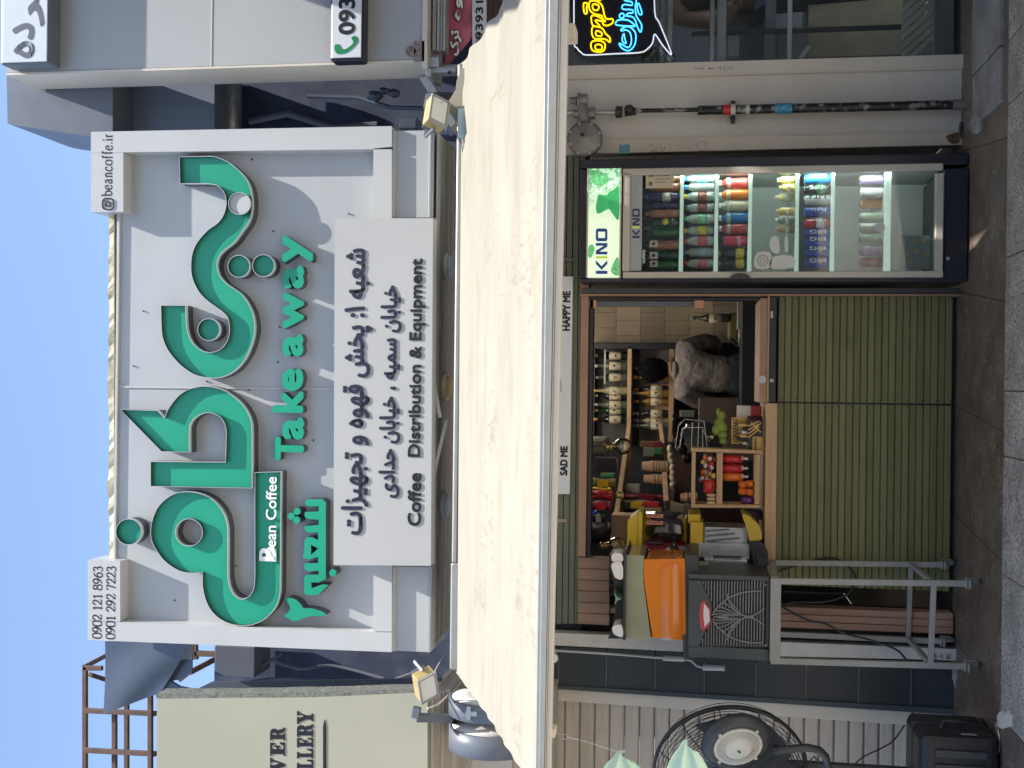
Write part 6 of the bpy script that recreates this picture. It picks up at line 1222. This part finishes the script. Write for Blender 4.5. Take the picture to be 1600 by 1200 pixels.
for k, y in enumerate((806, 817)): part('label', MB().px(1010, y - 3, 1036, y + 3, -.035 + .012 * (1 - k), -.03 + .012 * (1 - k)), mat('salmon label', (.6, .25, .17), .5), ym); 
for k, y in enumerate((806, 817)): part('label_print', text_mb('FRAPPE', 1012, y - 2, 1034, y + 2, -.037 + .012 * (1 - k), .001), TEXTBLK, ym) if False else part('label_print', MB().poly([(1013, y - 1.5), (1018, y + 1.5), (1020, y - 1.5), (1025, y + 1.5), (1027, y - 1.5), (1033, y + 1.5), (1033, y + .2), (1027, y - 2.4), (1025, y + .4), (1020, y - 2.4), (1018, y + .4), (1013, y - 2.4)], -.0375 + .012 * (1 - k), -.036 + .012 * (1 - k)), TEXTBLK, ym)
part('collar', MB().px(1075, 804, 1095, 818, .0, .25), YELLOW, ym, b=.006); part('collar', MB().px(1078, 816, 1099, 871, -.06, .2), YELLOW, ym, b=.008)
part('column', MB().px(1099.5, 824, 1170, 850, -.02, .2), CHROME, ym, b=.006)
for k in range(3): part('column_rib', MB().bar(P(1103, 830 + k * 8, -.03), P(1140 + 8 * k, 827 + k * 7, -.03), .006), DRIMM, ym)
part('side_panel', MB().px(1087, 849, 1172, 873, -.08, .18), CHROME, ym, b=.003)
part('vent', MB().px(1114, 868.5, 1158, 872, -.083, -.0805), NAVY, ym)
part('lower_rail', MB().px(1100, 874.5, 1168, 880, -.12, .1), CHROME, ym, b=.003); part('lower_rail', MB().px(1104, 882, 1172, 888, -.1, .1), CHROME, ym, b=.003)
part('drip_tray', MB().poly(smooth([(1160, 805), (1170, 806), (1179, 814), (1186, 822), (1190, 843), (1171, 845), (1167, 825)], (5, 6), 3), -.14, .1), YELLOW, ym, b=.008)
part('foot', MB().poly([(1171, 846), (1188, 845), (1200, 862), (1201, 898), (1182, 896), (1176, 872)], -.16, .15), BLACK, ym, b=.006)
part('foot', MB().poly([(1182, 868), (1199, 872), (1201, 896), (1186, 893)], -.175, -.161), DKGREY, ym, b=.003)
part('back_foot', MB().px(1163, 798, 1199, 812, .12, .3), BLACK, ym, b=.004)
rgk = thing('tagged_keys', 'small bunch of yellow and white tags hanging from the tap', 'key tags', base(1110, 890, -.2))
part('tag', MB().px(1086, 877, 1098, 896, -.21, -.205), LY, rgk, b=.002); part('tag', MB().px(1094, 886, 1111, 892, -.216, -.211), CARDW, rgk, b=.001); part('tag', MB().px(1090, 878, 1107, 884, -.222, -.217), mat('grey tag', (.3, .3, .28), .4), rgk, b=.001); part('tag', MB().px(1098, 890, 1111, 897, -.228, -.223), mat('olive tag', (.3, .25, .1), .5), rgk)

# ============================================================ RIGHT PIER, GAS PIPE, NEIGHBOUR WINDOW
rp = thing('sheet_clad_pier', 'pale sheet metal clad pier between the fridge and the neighbour window', 'pier', base(1545, 170, 0, 0))
part('window_post', MB().poly([(880, 103), (1535, 84), (1537, 104), (880, 122)], -.06, .05), CREAM, rp, b=.003)
part('panel', MB().poly([(880, 123), (1542, 105), (1541, 158), (880, 178)], -.03, .05), PIER, rp)
part('panel', MB().poly([(880, 178.4), (1541, 158.4), (1533, 176), (1518, 188), (1500, 190), (1500, 205), (880, 219)], -.028, .05), PIER, rp)
part('edge_strip', MB().poly([(880, 220), (1499, 205.5), (1504, 226), (880, 241)], -.04, .05), CREAM, rp, b=.003)
part('bead', MB().poly([(880, 121.7), (1539, 103.4), (1539, 105.6), (880, 123.6)], -.064, -.03), CREAM, rp)
part('bead', MB().poly([(880, 218.6), (1500, 204.2), (1500, 206), (880, 220.4)], -.045, -.03), mat('bead white', (.62, .6, .55), .45), rp)
part('navy_foot', MB().px(1501, 190, 1530, 204, -.07, .05).px(1505, 204.5, 1525, 226, -.06, .05), NAVY, rp, b=.003)
part('scorch_mark', MB().poly(smooth([(1478, 213), (1490, 208), (1499, 208), (1499, 222), (1486, 224)], k=3), -.0425, -.0405), mat('brown scorch', (.16, .1, .06), .8, var=.5, scale=30), rp)
part('sticker', MB().poly([(967, 229), (970, 225), (973, 228), (977, 225), (984, 226), (984, 240), (967, 240)], -.0425, -.0405), mat('teal sticker', (.12, .35, .4), .5), rp)
part('round_stamp', MB().tube([P(a, b_, -.042) for a, b_ in circ(1097, 228, 7.5, 18)], .0012, 4, closed=True), mat('faint stamp', (.3, .22, .18), .6), rp)
part('scribble', MB().tube([P(1014, 227, -.042), P(1018, 224, -.042), P(1021, 229, -.042)], .001, 4).tube([P(1018, 236, -.042), P(1026, 232, -.042), P(1026, 237, -.042), P(1019, 236, -.042)], .001, 4).tube([P(1028, 223, -.042), P(1036, 237, -.042), P(1039, 229, -.042)], .001, 4).tube([P(1044, 224, -.042), P(1047, 227, -.042)], .001, 4), TEXTBLK, rp)
part('scribble', text_mb('1765v8', 1122, 104, 1132, 122, -.065, .001, mb=MB()) if False else MB().tube([P(1085, 107, -.066), P(1096, 107, -.066)], .0012, 4).tube([P(1096, 104, -.066), P(1099, 107, -.066), P(1096, 109.5, -.066)], .0012, 4).tube([P(1105, 107, -.066), P(1117, 107, -.066)], .0012, 4).tube([P(1109, 104.5, -.066), P(1109, 110, -.066)], .0012, 4).tube([P(1122, 106, -.066), P(1126, 104, -.066), P(1125, 110, -.066)], .0012, 4).tube([P(1130, 104, -.066), P(1134, 110, -.066)], .0012, 4).tube([P(1137, 110, -.066), P(1140, 104, -.066), P(1143, 109, -.066), P(1146, 104, -.066)], .0012, 4), TEXTBLK, rp)
BLKP = mat('peeling black pipe paint', (.012, .012, .012), .35, var=.2, dirt=1, dirtcol=(.5, .48, .44), scale=9)
gp = thing('gas_pipe', 'black gas pipe with flaking paint running down the pale pier', 'gas pipe', base(1545, 165, -.09, 0))
part('pipe', MB().tube([P(995, 173, -.1), P(1092, 171.5, -.1)], .011, 14), BLKP, gp)
part('pipe', MB().tube([P(1090, 172.5, -.1), P(1300, 168, -.1), P(1500, 163.5, -.1)], .023, 18), BLKP, gp)
part('pipe_sleeve', MB().tube([P(1488, 164, -.1), P(1546, 161, -.1)], .026, 16), mat('grey sleeve', (.18, .18, .18), .7), gp)
part('tape', MB().tube([P(1130, 171.7, -.1), P(1142, 171.4, -.1)], .026, 18), RED, gp); part('tape', MB().tube([P(1165, 170.7, -.1), P(1171, 170.6, -.1)], .0255, 18), WFACE, gp); part('tape', MB().tube([P(1211, 169.8, -.1), P(1237, 169, -.1)], .0258, 18), mat('blue tape', (.06, .3, .5), .4, var=.5, scale=60), gp)
part('clamp', MB().px(1142, 157, 1149, 167, -.075, -.03).px(1142, 176, 1149, 190, -.075, -.03), NAVY, gp, b=.002); part('clamp', MB().tube([P(1142, 171.3, -.1), P(1149, 171.2, -.1)], .0275, 18), mat('white plastic', (.6, .6, .58), .5), gp)
part('valve', MB().tube([P(962, 175, -.1), P(972, 175, -.1)], .03, 8).tube([P(976, 175, -.1), P(994, 173.5, -.1)], [.022, .02], 12).ball(P(983, 171, -.12), .026, 10, jit=.1), mat('worn black metal', (.05, .045, .04), .5, var=.5, scale=60, metal=.4), gp)
part('pipe', MB().tube([P(880, 176, -.1), P(964, 175.5, -.1)], .013, 12), STEEL, gp)
rgl = thing('gas_regulator', 'round grey cast metal gas regulator on the pipe at the top of the pier', 'gas regulator', base(942, 195, -.12))
RM = mat('cast grey metal', (.24, .235, .225), .5, metal=.4, var=.15, scale=20, bump=.3)
cR = P(914, 217, -.15)
part('diaphragm', MB().lathe([(.03, .05), (.07, .045), (.088, .02), (.09, .004), (.09, -.006), (.07, -.014), (.03, -.02), (.012, -.03), (.001, -.03)], cR, 'Y', 36), RM, rgl)
for k in range(8): a = R(k * 45 + 20); part('bolt', MB().lathe([(.006, -.012), (.006, .0)], cR + Vector((.08 * math.cos(a), 0, .08 * math.sin(a))), 'Y', 8), STEEL, rgl)
part('vent_cap', MB().lathe([(.01, -.034), (.01, -.03)], cR + Vector((.015, 0, .01)), 'Y', 14), NAVY, rgl)
part('housing', MB().tube([P(914, 195, -.12), P(912, 175, -.12), P(908, 160, -.12)], [.03, .034, .02], 14).tube([P(896, 178, -.12), P(930, 177, -.12)], [.02, .026], 12), RM, rgl)
part('nut', MB().tube([P(922, 177, -.12), P(930, 177, -.12)], .03, 6), RM, rgl)
part('spring_cap', MB().tube([P(890, 157, -.12), P(898, 157, -.12), P(902, 158, -.12)], [.017, .018, .026], 16).tube([P(903, 158, -.12), P(906, 158, -.12)], .042, 18).tube([P(906, 156, -.12), P(918, 155, -.12)], [.03, .027], 16), RM, rgl)
nw = thing('neighbour_window', 'big dark shop window at the right with things inside behind the glass', 'window', base(1535, 50, .0))
part('glass', MB().poly([(860, 102.5), (1535, 84.5), (1535, -300), (860, -300)], .0, .006), GLASS, nw)
part('bottom_frame', MB().px(1535, -300, 1545, 84, -.04, .06), mat('grey window frame', (.3, .3, .3), .5), nw, b=.003)
part('bottom_frame', MB().px(1525, -300, 1531, 84, .01, .05), mat('grey window frame', (.3, .3, .3), .5), nw)
IN = mat('dark shop interior', (.13, .145, .17), .6, var=.3, scale=2)
nr = thing('neighbour_room', 'dark interior behind the neighbour window', 'room', base(1530, 30, 1.5))
part('back_wall', MB().box(P(1200, 115, .8).x, 3.4, 1.7, 1.75, 0, 2.4), IN, nr); part('side_wall', MB().box(P(1200, 112, .06).x, P(1200, 112, .06).x + .02, .06, 1.69, 0, 2.4), IN, nr)
part('floor', MB().box(P(1200, 110, .06).x + .03, 3.4, .06, 1.69, .02, .05), mat('grey tiles', (.2, .2, .19), .5), nr); part('ceiling', MB().box(P(1200, 110, .06).x + .03, 3.4, .06, 1.69, 2.3, 2.4), IN, nr)
def insb(name, label, cat, x0, y0, x1, y1, Y, m, d=.1, b=.004, grp=None): return solo(name, MB().px(x0, y0, x1, y1, Y, Y + d), m, label, cat, grp, b=b)
insb('steel_rail', 'bright upper steel rail inside the neighbour window', 'rail', 1109, -100, 1117, 97, .25, CHROME, .03, grp='steel rails in the neighbour window'); insb('steel_rail', 'wide lower steel rail inside the neighbour window', 'rail', 1121, -100, 1135, 95, .3, mat('dull rail', (.42, .47, .52), .4), .03, grp='steel rails in the neighbour window')
insb('steel_rail', 'thin pale rail low inside the neighbour window', 'rail', 1231, -100, 1238, 92, .3, mat('pale rail', (.75, .75, .68), .4), .03, grp='steel rails in the neighbour window')
for k, (a, b_, lb) in enumerate(((1030, 1038, 'left chrome strip beside the neon sign tail'), (1042, 1052, 'right chrome strip beside the neon sign tail'))): insb('chrome_strip', lb, 'strip', a, -100, b_, 96, .2, CHROME, .03, grp='chrome strips behind the neon sign')
insb('wooden_bench', 'brown topped bench behind the neighbour window', 'bench', 1263, -60, 1409, 88, .7, mat('bench board', (.36, .31, .2), .5, var=.2), .4); insb('dark_crossbar', 'dark bar crossing the inside of the neighbour window', 'bar', 1080, 43, 1410, 50, .45, NAVY, .03)
insb('grey_cabinet', 'blue grey cabinet inside the neighbour window', 'cabinet', 1137, -60, 1195, 90, .9, mat('blue grey cabinet', (.17, .19, .23), .5), .4); insb('grey_box', 'pale grey box beside the cabinet in the neighbour window', 'box', 1138, 52, 1155, 88, .6, mat('pale grey box', (.36, .39, .39), .5), .2); insb('grey_box', 'slate coloured box low in the neighbour window', 'box', 1212, 50, 1262, 92, .6, mat('slate box', (.17, .18, .18), .5), .3)
insb('blue_post', 'blue grey column inside the neighbour window', 'column', 1197, -60, 1213, 93, .5, mat('blue grey cabinet', (.17, .19, .23), .5), .1)
rb = thing('shutter_reflection', 'cream diagonal ribs standing in for the shutter reflected in the neighbour window', 'board', base(1460, 50, .3))  # the striped reflection in the glass, built as cream ribs
for k in range(9):
    y0 = -30 + k * 14; part('rib', MB().poly([(1410 + max(0, 88 - y0 - 60) * 0, y0 + 12), (1458, y0 - 30), (1458, y0 - 19), (1410, y0 + 23)], .3 - .005 * (k % 2), .33), mat('cream rib', (.62, .58, .44), .5), rb)
insb('pale_post', 'pale post right of the modelled shutter reflection', 'post', 1479, -60, 1486, 86, .2, mat('pale rail', (.75, .75, .68), .4), .05); insb('pinkish_panel', 'pinkish panel next to the modelled shutter reflection', 'panel', 1461, -60, 1478, 88, .35, mat('pinkish panel', (.36, .29, .26), .5), .05)
solo('leaning_offcut', MB().poly([(1262, 70), (1268, 72), (1254, 92), (1248, 90)], .25, .27), STEEL, 'short metal offcut leaning inside the neighbour window', 'metal strip')
pl = MB(); rgp = random.Random(12)
for k in range(26):
    c = P(1003 + rgp.uniform(0, 34), 76 + rgp.uniform(0, 22), .3); a = rgp.uniform(0, 6.28); d_ = Vector((math.cos(a) * .03, rgp.uniform(-.02, .02), math.sin(a) * .03)); s_ = Vector((-d_.z, 0, d_.x)) * .35
    pl.add([c - d_, c + s_, c + d_ + Vector((0, -.01, 0)), c - s_], [(0, 1, 2), (0, 2, 3)])
solo('leafy_plant', pl, mat('window plant leaf', (.07, .14, .03), .6), 'small leafy green plant behind the neon sign', 'plant')
ns = thing('neon_sign', 'black speech bubble neon sign with yellow and blue Persian words', 'neon sign', base(1020, 40, -.04))
YN = -.06
part('board', MB().poly(smooth([(897, -60), (1021, -60), (1021, 15), (1024, 30), (1053, 84), (1050, 88), (1023, 57), (1021, 66), (1012, 78), (1000, 85), (985, 87), (915, 88), (903, 80), (897, 68)], k=3), YN, YN + .02), mat('neon black board', (.008, .009, .014), .25), ns)
NW = mat('white neon tube', (.8, .85, .9), .3, emit=(.75, .85, 1), estr=.25, var=0); NY = mat('yellow neon tube', (.9, .6, 0), .3, emit=(1, .56, .0), estr=.8, var=0); NB = mat('blue neon tube', (.1, .5, 1), .3, emit=(.05, .42, 1), estr=.95, var=0)
def ntube(pts, m, closed=True, r=.0036, k=3):
    if closed: q = smooth(pts, k=k)
    else:
        q = []
        for i in range(len(pts) - 1):
            p0, p1, p2, p3 = pts[max(i - 1, 0)], pts[i], pts[i + 1], pts[min(i + 2, len(pts) - 1)]
            for j in range(k): t = j / k; q.append(tuple(.5 * (2 * p1[c] + (p2[c] - p0[c]) * t + (2 * p0[c] - 5 * p1[c] + 4 * p2[c] - p3[c]) * t * t + (3 * p1[c] - p0[c] - 3 * p2[c] + p3[c]) * t ** 3) for c in (0, 1)))
        q.append(pts[-1])
    part('tube', MB().tube([P(a, b_, YN - .008) for a, b_ in q], r, 6, closed=closed), m, ns)
ntube([(897, -60), (897, 60), (901, 74), (908, 82), (918, 86), (960, 84), (1000, 82), (1012, 76), (1020, 66), (1023, 53), (1035, 70), (1049, 86), (1045, 72), (1030, 35), (1023, 18), (1022, -60)], NW, False)
z = lambda pts: [(880 + a / 7.27, b_ / 7.27) for a, b_ in pts]
for pts in ([(235, 35), (275, 40), (265, 90), (270, 150), (240, 145), (230, 80)], [(300, 20), (370, 10), (440, 60), (470, 180), (500, 215), (560, 215), (560, 260), (500, 290), (450, 270), (440, 180), (360, 160), (300, 110)], [(335, 50), (400, 60), (395, 110), (345, 110)], [(325, 180), (380, 180), (480, 240), (440, 240), (360, 230), (420, 300), (340, 290), (320, 230)], [(340, 300), (440, 320), (480, 380), (530, 430), (530, 480), (490, 450), (440, 440), (360, 440), (325, 380)], [(375, 350), (435, 370), (430, 410), (375, 400)], [(320, 480), (400, 460), (470, 490), (470, 560), (420, 590), (330, 570)], [(370, 510), (430, 510), (440, 560), (370, 560)]): ntube(z(pts), NY)
ntube(z([(310, -60), (300, -10), (420, 0), (430, -60)]), NY)
for pts in ([(640, 170), (670, 150), (695, 175), (675, 205), (645, 200)], [(600, 250), (640, 225), (740, 230), (815, 290), (790, 298), (610, 285)], [(660, 330), (740, 300), (820, 370), (815, 500), (750, 575), (670, 550), (635, 495), (660, 500), (740, 540), (775, 470), (760, 370), (710, 340), (665, 350)], [(690, 380), (670, 430), (680, 480), (715, 490), (700, 440)], [(840, 60), (860, 40), (895, 150), (870, 165), (850, 130)], [(820, 70), (830, 180), (890, 280), (880, 365), (850, 320), (800, 200), (715, 180), (740, 150), (790, 145), (780, 110), (680, 105), (670, 70), (700, 50), (780, 60), (775, 20), (700, 5), (690, -40), (800, -50), (830, 0)]): ntube(z(pts), NB)
part('mount', MB().px(885, 38, 897, 55, -.06, .0), CREAM, ns, b=.003)
# person inside the neighbour window (only an arm and dark clothes reach into the picture)
pq = P(1150, -28, .75)
pe2 = thing('person', 'person in dark clothes behind the neighbour window, only a bent arm in view', 'person', (pq.x, .75, 0.05), local=True)
b2v = [(0, 0, .88), (0, .02, 1.1), (0, .0, 1.32), (0, 0, 1.42), (0, 0, 1.5), (-.19, 0, 1.33), (-.24, -.06, 1.1), (-.2, -.24, 1.03), (.19, 0, 1.33), (.24, -.02, 1.08), (.2, -.2, .98), (-.09, 0, .82), (-.1, 0, .45), (-.1, 0, .08), (.09, 0, .82), (.1, 0, .45), (.1, 0, .08)]
b2e = [(0, 1), (1, 2), (2, 3), (3, 4), (2, 5), (5, 6), (6, 7), (2, 8), (8, 9), (9, 10), (0, 11), (11, 12), (12, 13), (0, 14), (14, 15), (15, 16)]
b2r = [.14, .13, .14, .06, .05, .07, .055, .035, .07, .05, .035, .09, .06, .045, .09, .06, .045]
def sb2(name, m, idx, gr):
    mp = {i: k for k, i in enumerate(idx)}; skin_body(name, pe2, m, [b2v[i] for i in idx], [(mp[a], mp[b_]) for a, b_ in b2e if a in mp and b_ in mp], [b2r[i] + gr for i in idx])
sb2('body', SKIN, list(range(17)), 0); sb2('shirt', mat('black shirt', (.02, .02, .025), .9), [0, 1, 2, 5, 8], .02); sb2('trousers', TROU, [0, 11, 12, 13, 14, 15, 16], .02)
h2 = part('head', MB().ball((0, -.02, 1.6), (.077, .095, .115), 18).ball((0, -.115, 1.59), (.014, .018, .02), 8), SKIN, pe2); part('hair', MB().ball((0, .0, 1.63), (.085, .095, .1), 18, jit=.02), HAIR, h2)
for hx, hy, hz in ((-.2, -.24, 1.03), (.2, -.2, .98)):
    vv = [(hx, hy, hz), (hx + .02, hy - .07, hz - .01)]; ee = [(0, 1)]; rr_ = [.03, .036]
    for k, dx in enumerate((-.024, -.008, .008, .024)):
        b0 = len(vv); vv += [(hx + .02 + dx, hy - .1, hz - .01), (hx + .03 + dx, hy - .14, hz - .02), (hx + .03 + dx, hy - .165 + .01 * (k % 3), hz - .045)]; ee += [(1, b0), (b0, b0 + 1), (b0 + 1, b0 + 2)]; rr_ += [.0095, .009, .008]
    b0 = len(vv); vv += [(hx + .06, hy - .05, hz), (hx + .075, hy - .085, hz - .01)]; ee += [(0, b0), (b0, b0 + 1)]; rr_ += [.012, .01]
    skin_body('hand', pe2, SKIN, vv, ee, rr_)

# ============================================================ FAN, CASE, CLOTHS
cF = P(1140, 1203, -.75); fnn = thing('mist_fan', 'large black pedestal mist fan with a round wire guard in front of the shutter', 'fan', (cF.x, -.65, 0))
MF = Matrix.Translation(cF) @ Matrix.Rotation(R(-22), 4, 'Z') @ Matrix.Rotation(R(6), 4, 'X')
RG = .335
WIRE = mat('black wire', (.015, .016, .018), .4)
def ringpts(r, d, n_=56): return [MF @ Vector((r * math.cos(2 * math.pi * k / n_), d, r * math.sin(2 * math.pi * k / n_))) for k in range(n_)]
def dep(r): return -.1 * math.sqrt(max(0, 1 - (r / RG) ** 2.4))
gd = part('front_guard', MB().tube(ringpts(RG, 0), .008, 8, closed=True), WIRE, fnn)
for k in range(1, 18):
    r = .13 + (RG - .13) * k / 18; part('guard_ring', MB().tube(ringpts(r, dep(r), 44), .0022, 4, closed=True), WIRE, gd)
for k in range(12):
    a = 2 * math.pi * k / 12 + .1; part('guard_spoke', MB().tube([MF @ Vector((r * math.cos(a + .25 * (r - .1)), dep(r) - .004, r * math.sin(a + .25 * (r - .1)))) for r in (.12, .18, .24, .29, .32, RG)], .0026, 5), WIRE, gd)
bk = part('back_guard', MB().tube(ringpts(RG - .004, .02), .005, 6, closed=True), WIRE, fnn)
for k in range(1, 11):
    r = .08 + (RG - .08) * k / 11; part('guard_ring', MB().tube(ringpts(r, .03 - dep(r) * .9, 40), .0018, 4, closed=True), WIRE, bk)
for k in range(5):
    a0 = 2 * math.pi * k / 5
    def bl_(u, v, a0=a0): r = .06 + .22 * u; a = a0 + (v - .5) * (.85 - .25 * u) + .3 * u; return MF @ Vector((r * math.cos(a), .0 + .03 * (v - .5) * 2 * (1 - .4 * u), r * math.sin(a)))
    part('blade', MB().grid(6, 6, bl_), DKGREY, fnn)
Mh = MF @ Matrix.Translation((.035, -.12, .02 - .0))
def hub(prof, n_=40): return MB().lathe(prof, (0, 0, 0), 'Y', n_).xf(Mh)
cH = P(1152, 1163, -.92)
# the mist disc sits up and forward on the guard
Mh = Matrix.Translation(cH) @ Matrix.Rotation(R(-30), 4, 'Z') @ Matrix.Rotation(R(12), 4, 'X') @ Matrix.Scale(.87, 4)
part('mist_ring', hub([(.1, .05), (.165, .045), (.178, .02), (.172, .0), (.14, -.012), (.115, -.01)]), DKGREY, fnn)
hb_ = part('mist_disc', hub([(.118, -.005), (.122, -.018), (.116, -.026), (.108, -.022), (.07, -.03), (.062, -.04), (.05, -.044), (.03, -.043), (.001, -.047)]), mat('cream plastic', (.6, .58, .5), .4, var=.04), fnn)
for k in range(48):
    a = 2 * math.pi * k / 48; part('disc_rib', MB().bar(Mh @ Vector((.072 * math.cos(a), -.0335, .072 * math.sin(a))), Mh @ Vector((.107 * math.cos(a), -.0265, .107 * math.sin(a))), .004, .006), mat('cream rib plastic', (.62, .6, .52), .4), hb_)
for k in range(4): a = R(45 + 90 * k); part('lug', MB().lathe([(.001, -.024), (.009, -.022), (.009, -.012)], (.128 * math.cos(a), 0, -.128 * math.sin(a)), 'Y', 12).xf(Mh), mat('cream plastic', (.6, .58, .5), .4), hb_)
part('disc_logo', MB().lathe([(.001, -.0485), (.008, -.048)], (.002, 0, .004), 'Y', 10).lathe([(.001, -.0482), (.006, -.0478)], (-.007, 0, -.002), 'Y', 8).xf(Mh), mat('green logo', (.02, .2, .1), .5), hb_)
part('motor', MB().lathe([(.001, .16), (.07, .15), (.085, .1), (.085, .03), (.05, .0)], (0, 0, 0), 'Y', 24).xf(MF), DKGREY, fnn)
part('mist_pipe', MB().tube([P(1212, 1172, -.9), P(1225, 1171, -.9), P(1262, 1168, -.9), P(1280, 1172, -.88), P(1290, 1182, -.86), P(1293, 1196, -.84), P(1293, 1230, -.8)], .017, 12), DKGREY, fnn)
part('pipe_joint', MB().tube([P(1208, 1172, -.9), P(1216, 1172, -.9)], .022, 8), BLACK, fnn)
part('column', MB().tube([Vector((cF.x, -.62, .08)), Vector((cF.x, -.62, cF.z))], .022, 12), DKGREY, fnn)
part('base', MB().lathe([(.001, .1), (.06, .09), (.24, .03), (.25, .0)], (cF.x, -.62, 0), n=32), DKGREY, fnn)
part('cable_hook', MB().tube([P(1270, 1196, -.85), P(1266, 1188, -.85), P(1272, 1182, -.85), P(1280, 1192, -.85)], .004, 6), BLACK, fnn)
gcv = P(1320, 1204, .02); cable('thin black cable drawn across the beige shutter to the slate pier', [P(1427, 1112, .0), P(1412, 1135, .03), P(1395, 1158, .03), P(1375, 1170, .03), P(1350, 1182, .03), P(1335, 1195, .03), P(1322, 1215, .03), P(1318, 1260, .03)], .004)
cs = thing('black_case', 'black ribbed plastic equipment case on the ground at the lower left', 'case', (P(1500, 1190, -.8).x, -.8, 0))
gx0, gx1 = P(1500, 1330, -.95).x, P(1500, 1150, -.95).x; zt_ = P(1437, 1200, -.95).z
part('shell', MB().box(gx0, gx1, -.95, -.6, .01, zt_), BLACK, cs, b=.035)
for k in range(6): part('rib', MB().box(gx1 - .09 - k * .06, gx1 - .06 - k * .06, -.962, -.952, .06, zt_ - .06), DKGREY, cs, b=.004)
part('lid_seam', MB().box(gx0 + .02, gx1 + .003, -.78, -.77, .03, zt_ + .003), DKGREY, cs)
part('handle', MB().tube([(gx1 + .0, -.86, zt_ - .1), (gx1 + .035, -.86, zt_ - .11), (gx1 + .035, -.86, zt_ - .2), (gx1, -.86, zt_ - .21)], .009, 8), BLACK, cs)
part('label', MB().box(gx1 - .0, gx1 + .002, -.93, -.91, .1, .16), mat('grey label', (.3, .3, .28), .5), cs)
solo('metal_plate', MB().lathe([(.001, .012), (.05, .01), (.07, .004), (.072, .0)], tuple(G(1556, 1154)), n=24).xf(Matrix.Identity(4)), CHROME, 'small shiny metal dish on the ground beside the black case', 'dish')
for k, (tx, tyy, bx, by, wd, lb) in enumerate(((972, 1176, 990, 1262, .16, 'white and mint cloth hanging by a clip on the thin wire'), (1074, 1160, 1078, 1262, .15, 'mint green cloth hanging in front of the fan'))):
    A, B = P(tx, tyy, -1.95), P(bx, by, -1.95)
    def clf(u, v, A=A, B=B, wd=wd, k=k):   # a cloth gathered at one point, in folds that open downwards: v runs away from the clip
        c = A.lerp(B, v); q = wd * (v ** .75) * (1 + .1 * math.sin(v * 7 + k)); a = (u - .5) * 2
        return (c.x + a * q * .12 - .0 + (.012 if v < .12 else 0) * a, c.y + math.sin(u * 15 + k) * .02 * (v ** .5) , c.z + a * q)
    solo('hanging_cloth', MB().grid(30, 16, clf), MINT, lb, 'cloth', 'cloths hanging before the shutter')
ck2 = thing('cloth_clip', 'small white clip holding the left hand cloth', 'clip', base(978, 1174, -1.96)); part('jaw', MB().px(967, 1173, 977, 1176, -1.97, -1.95), WFACE, ck2, b=.002)
hk = thing('awning_hook', 'small bracket with a wire eye under the left end of the awning bar', 'hook', base(885, 1145, -2.2))
part('bracket', MB().px(857, 1140, 867, 1153, -2.26, -2.2), CREAM, hk, b=.002); part('eye', MB().tube([P(a, b_, -2.22) for a, b_ in circ(883, 1151, 4, 12)], .0016, 5, closed=True).tube([P(866, 1147, -2.22), P(880, 1148, -2.22)], .0014, 5), STEEL, hk)
cable('thin line strung from the awning hook down to the hanging cloth', [P(887, 1152, -2.22), P(920, 1160, -2.1), P(970, 1177, -1.96)], .0012, WHITE2)
solo('end_bracket_block', MB().px(874, 36, 898, 56, -2.2, -2.1), CREAM, 'small cream bracket block under the right end of the awning bar', 'bracket', b=.002)
for o in [o for o in bpy.data.objects if o.type == 'MESH']:
    if o.parent is None and o.get('label') is None and o.get('kind') is None: print('UNLABELLED', o.name)
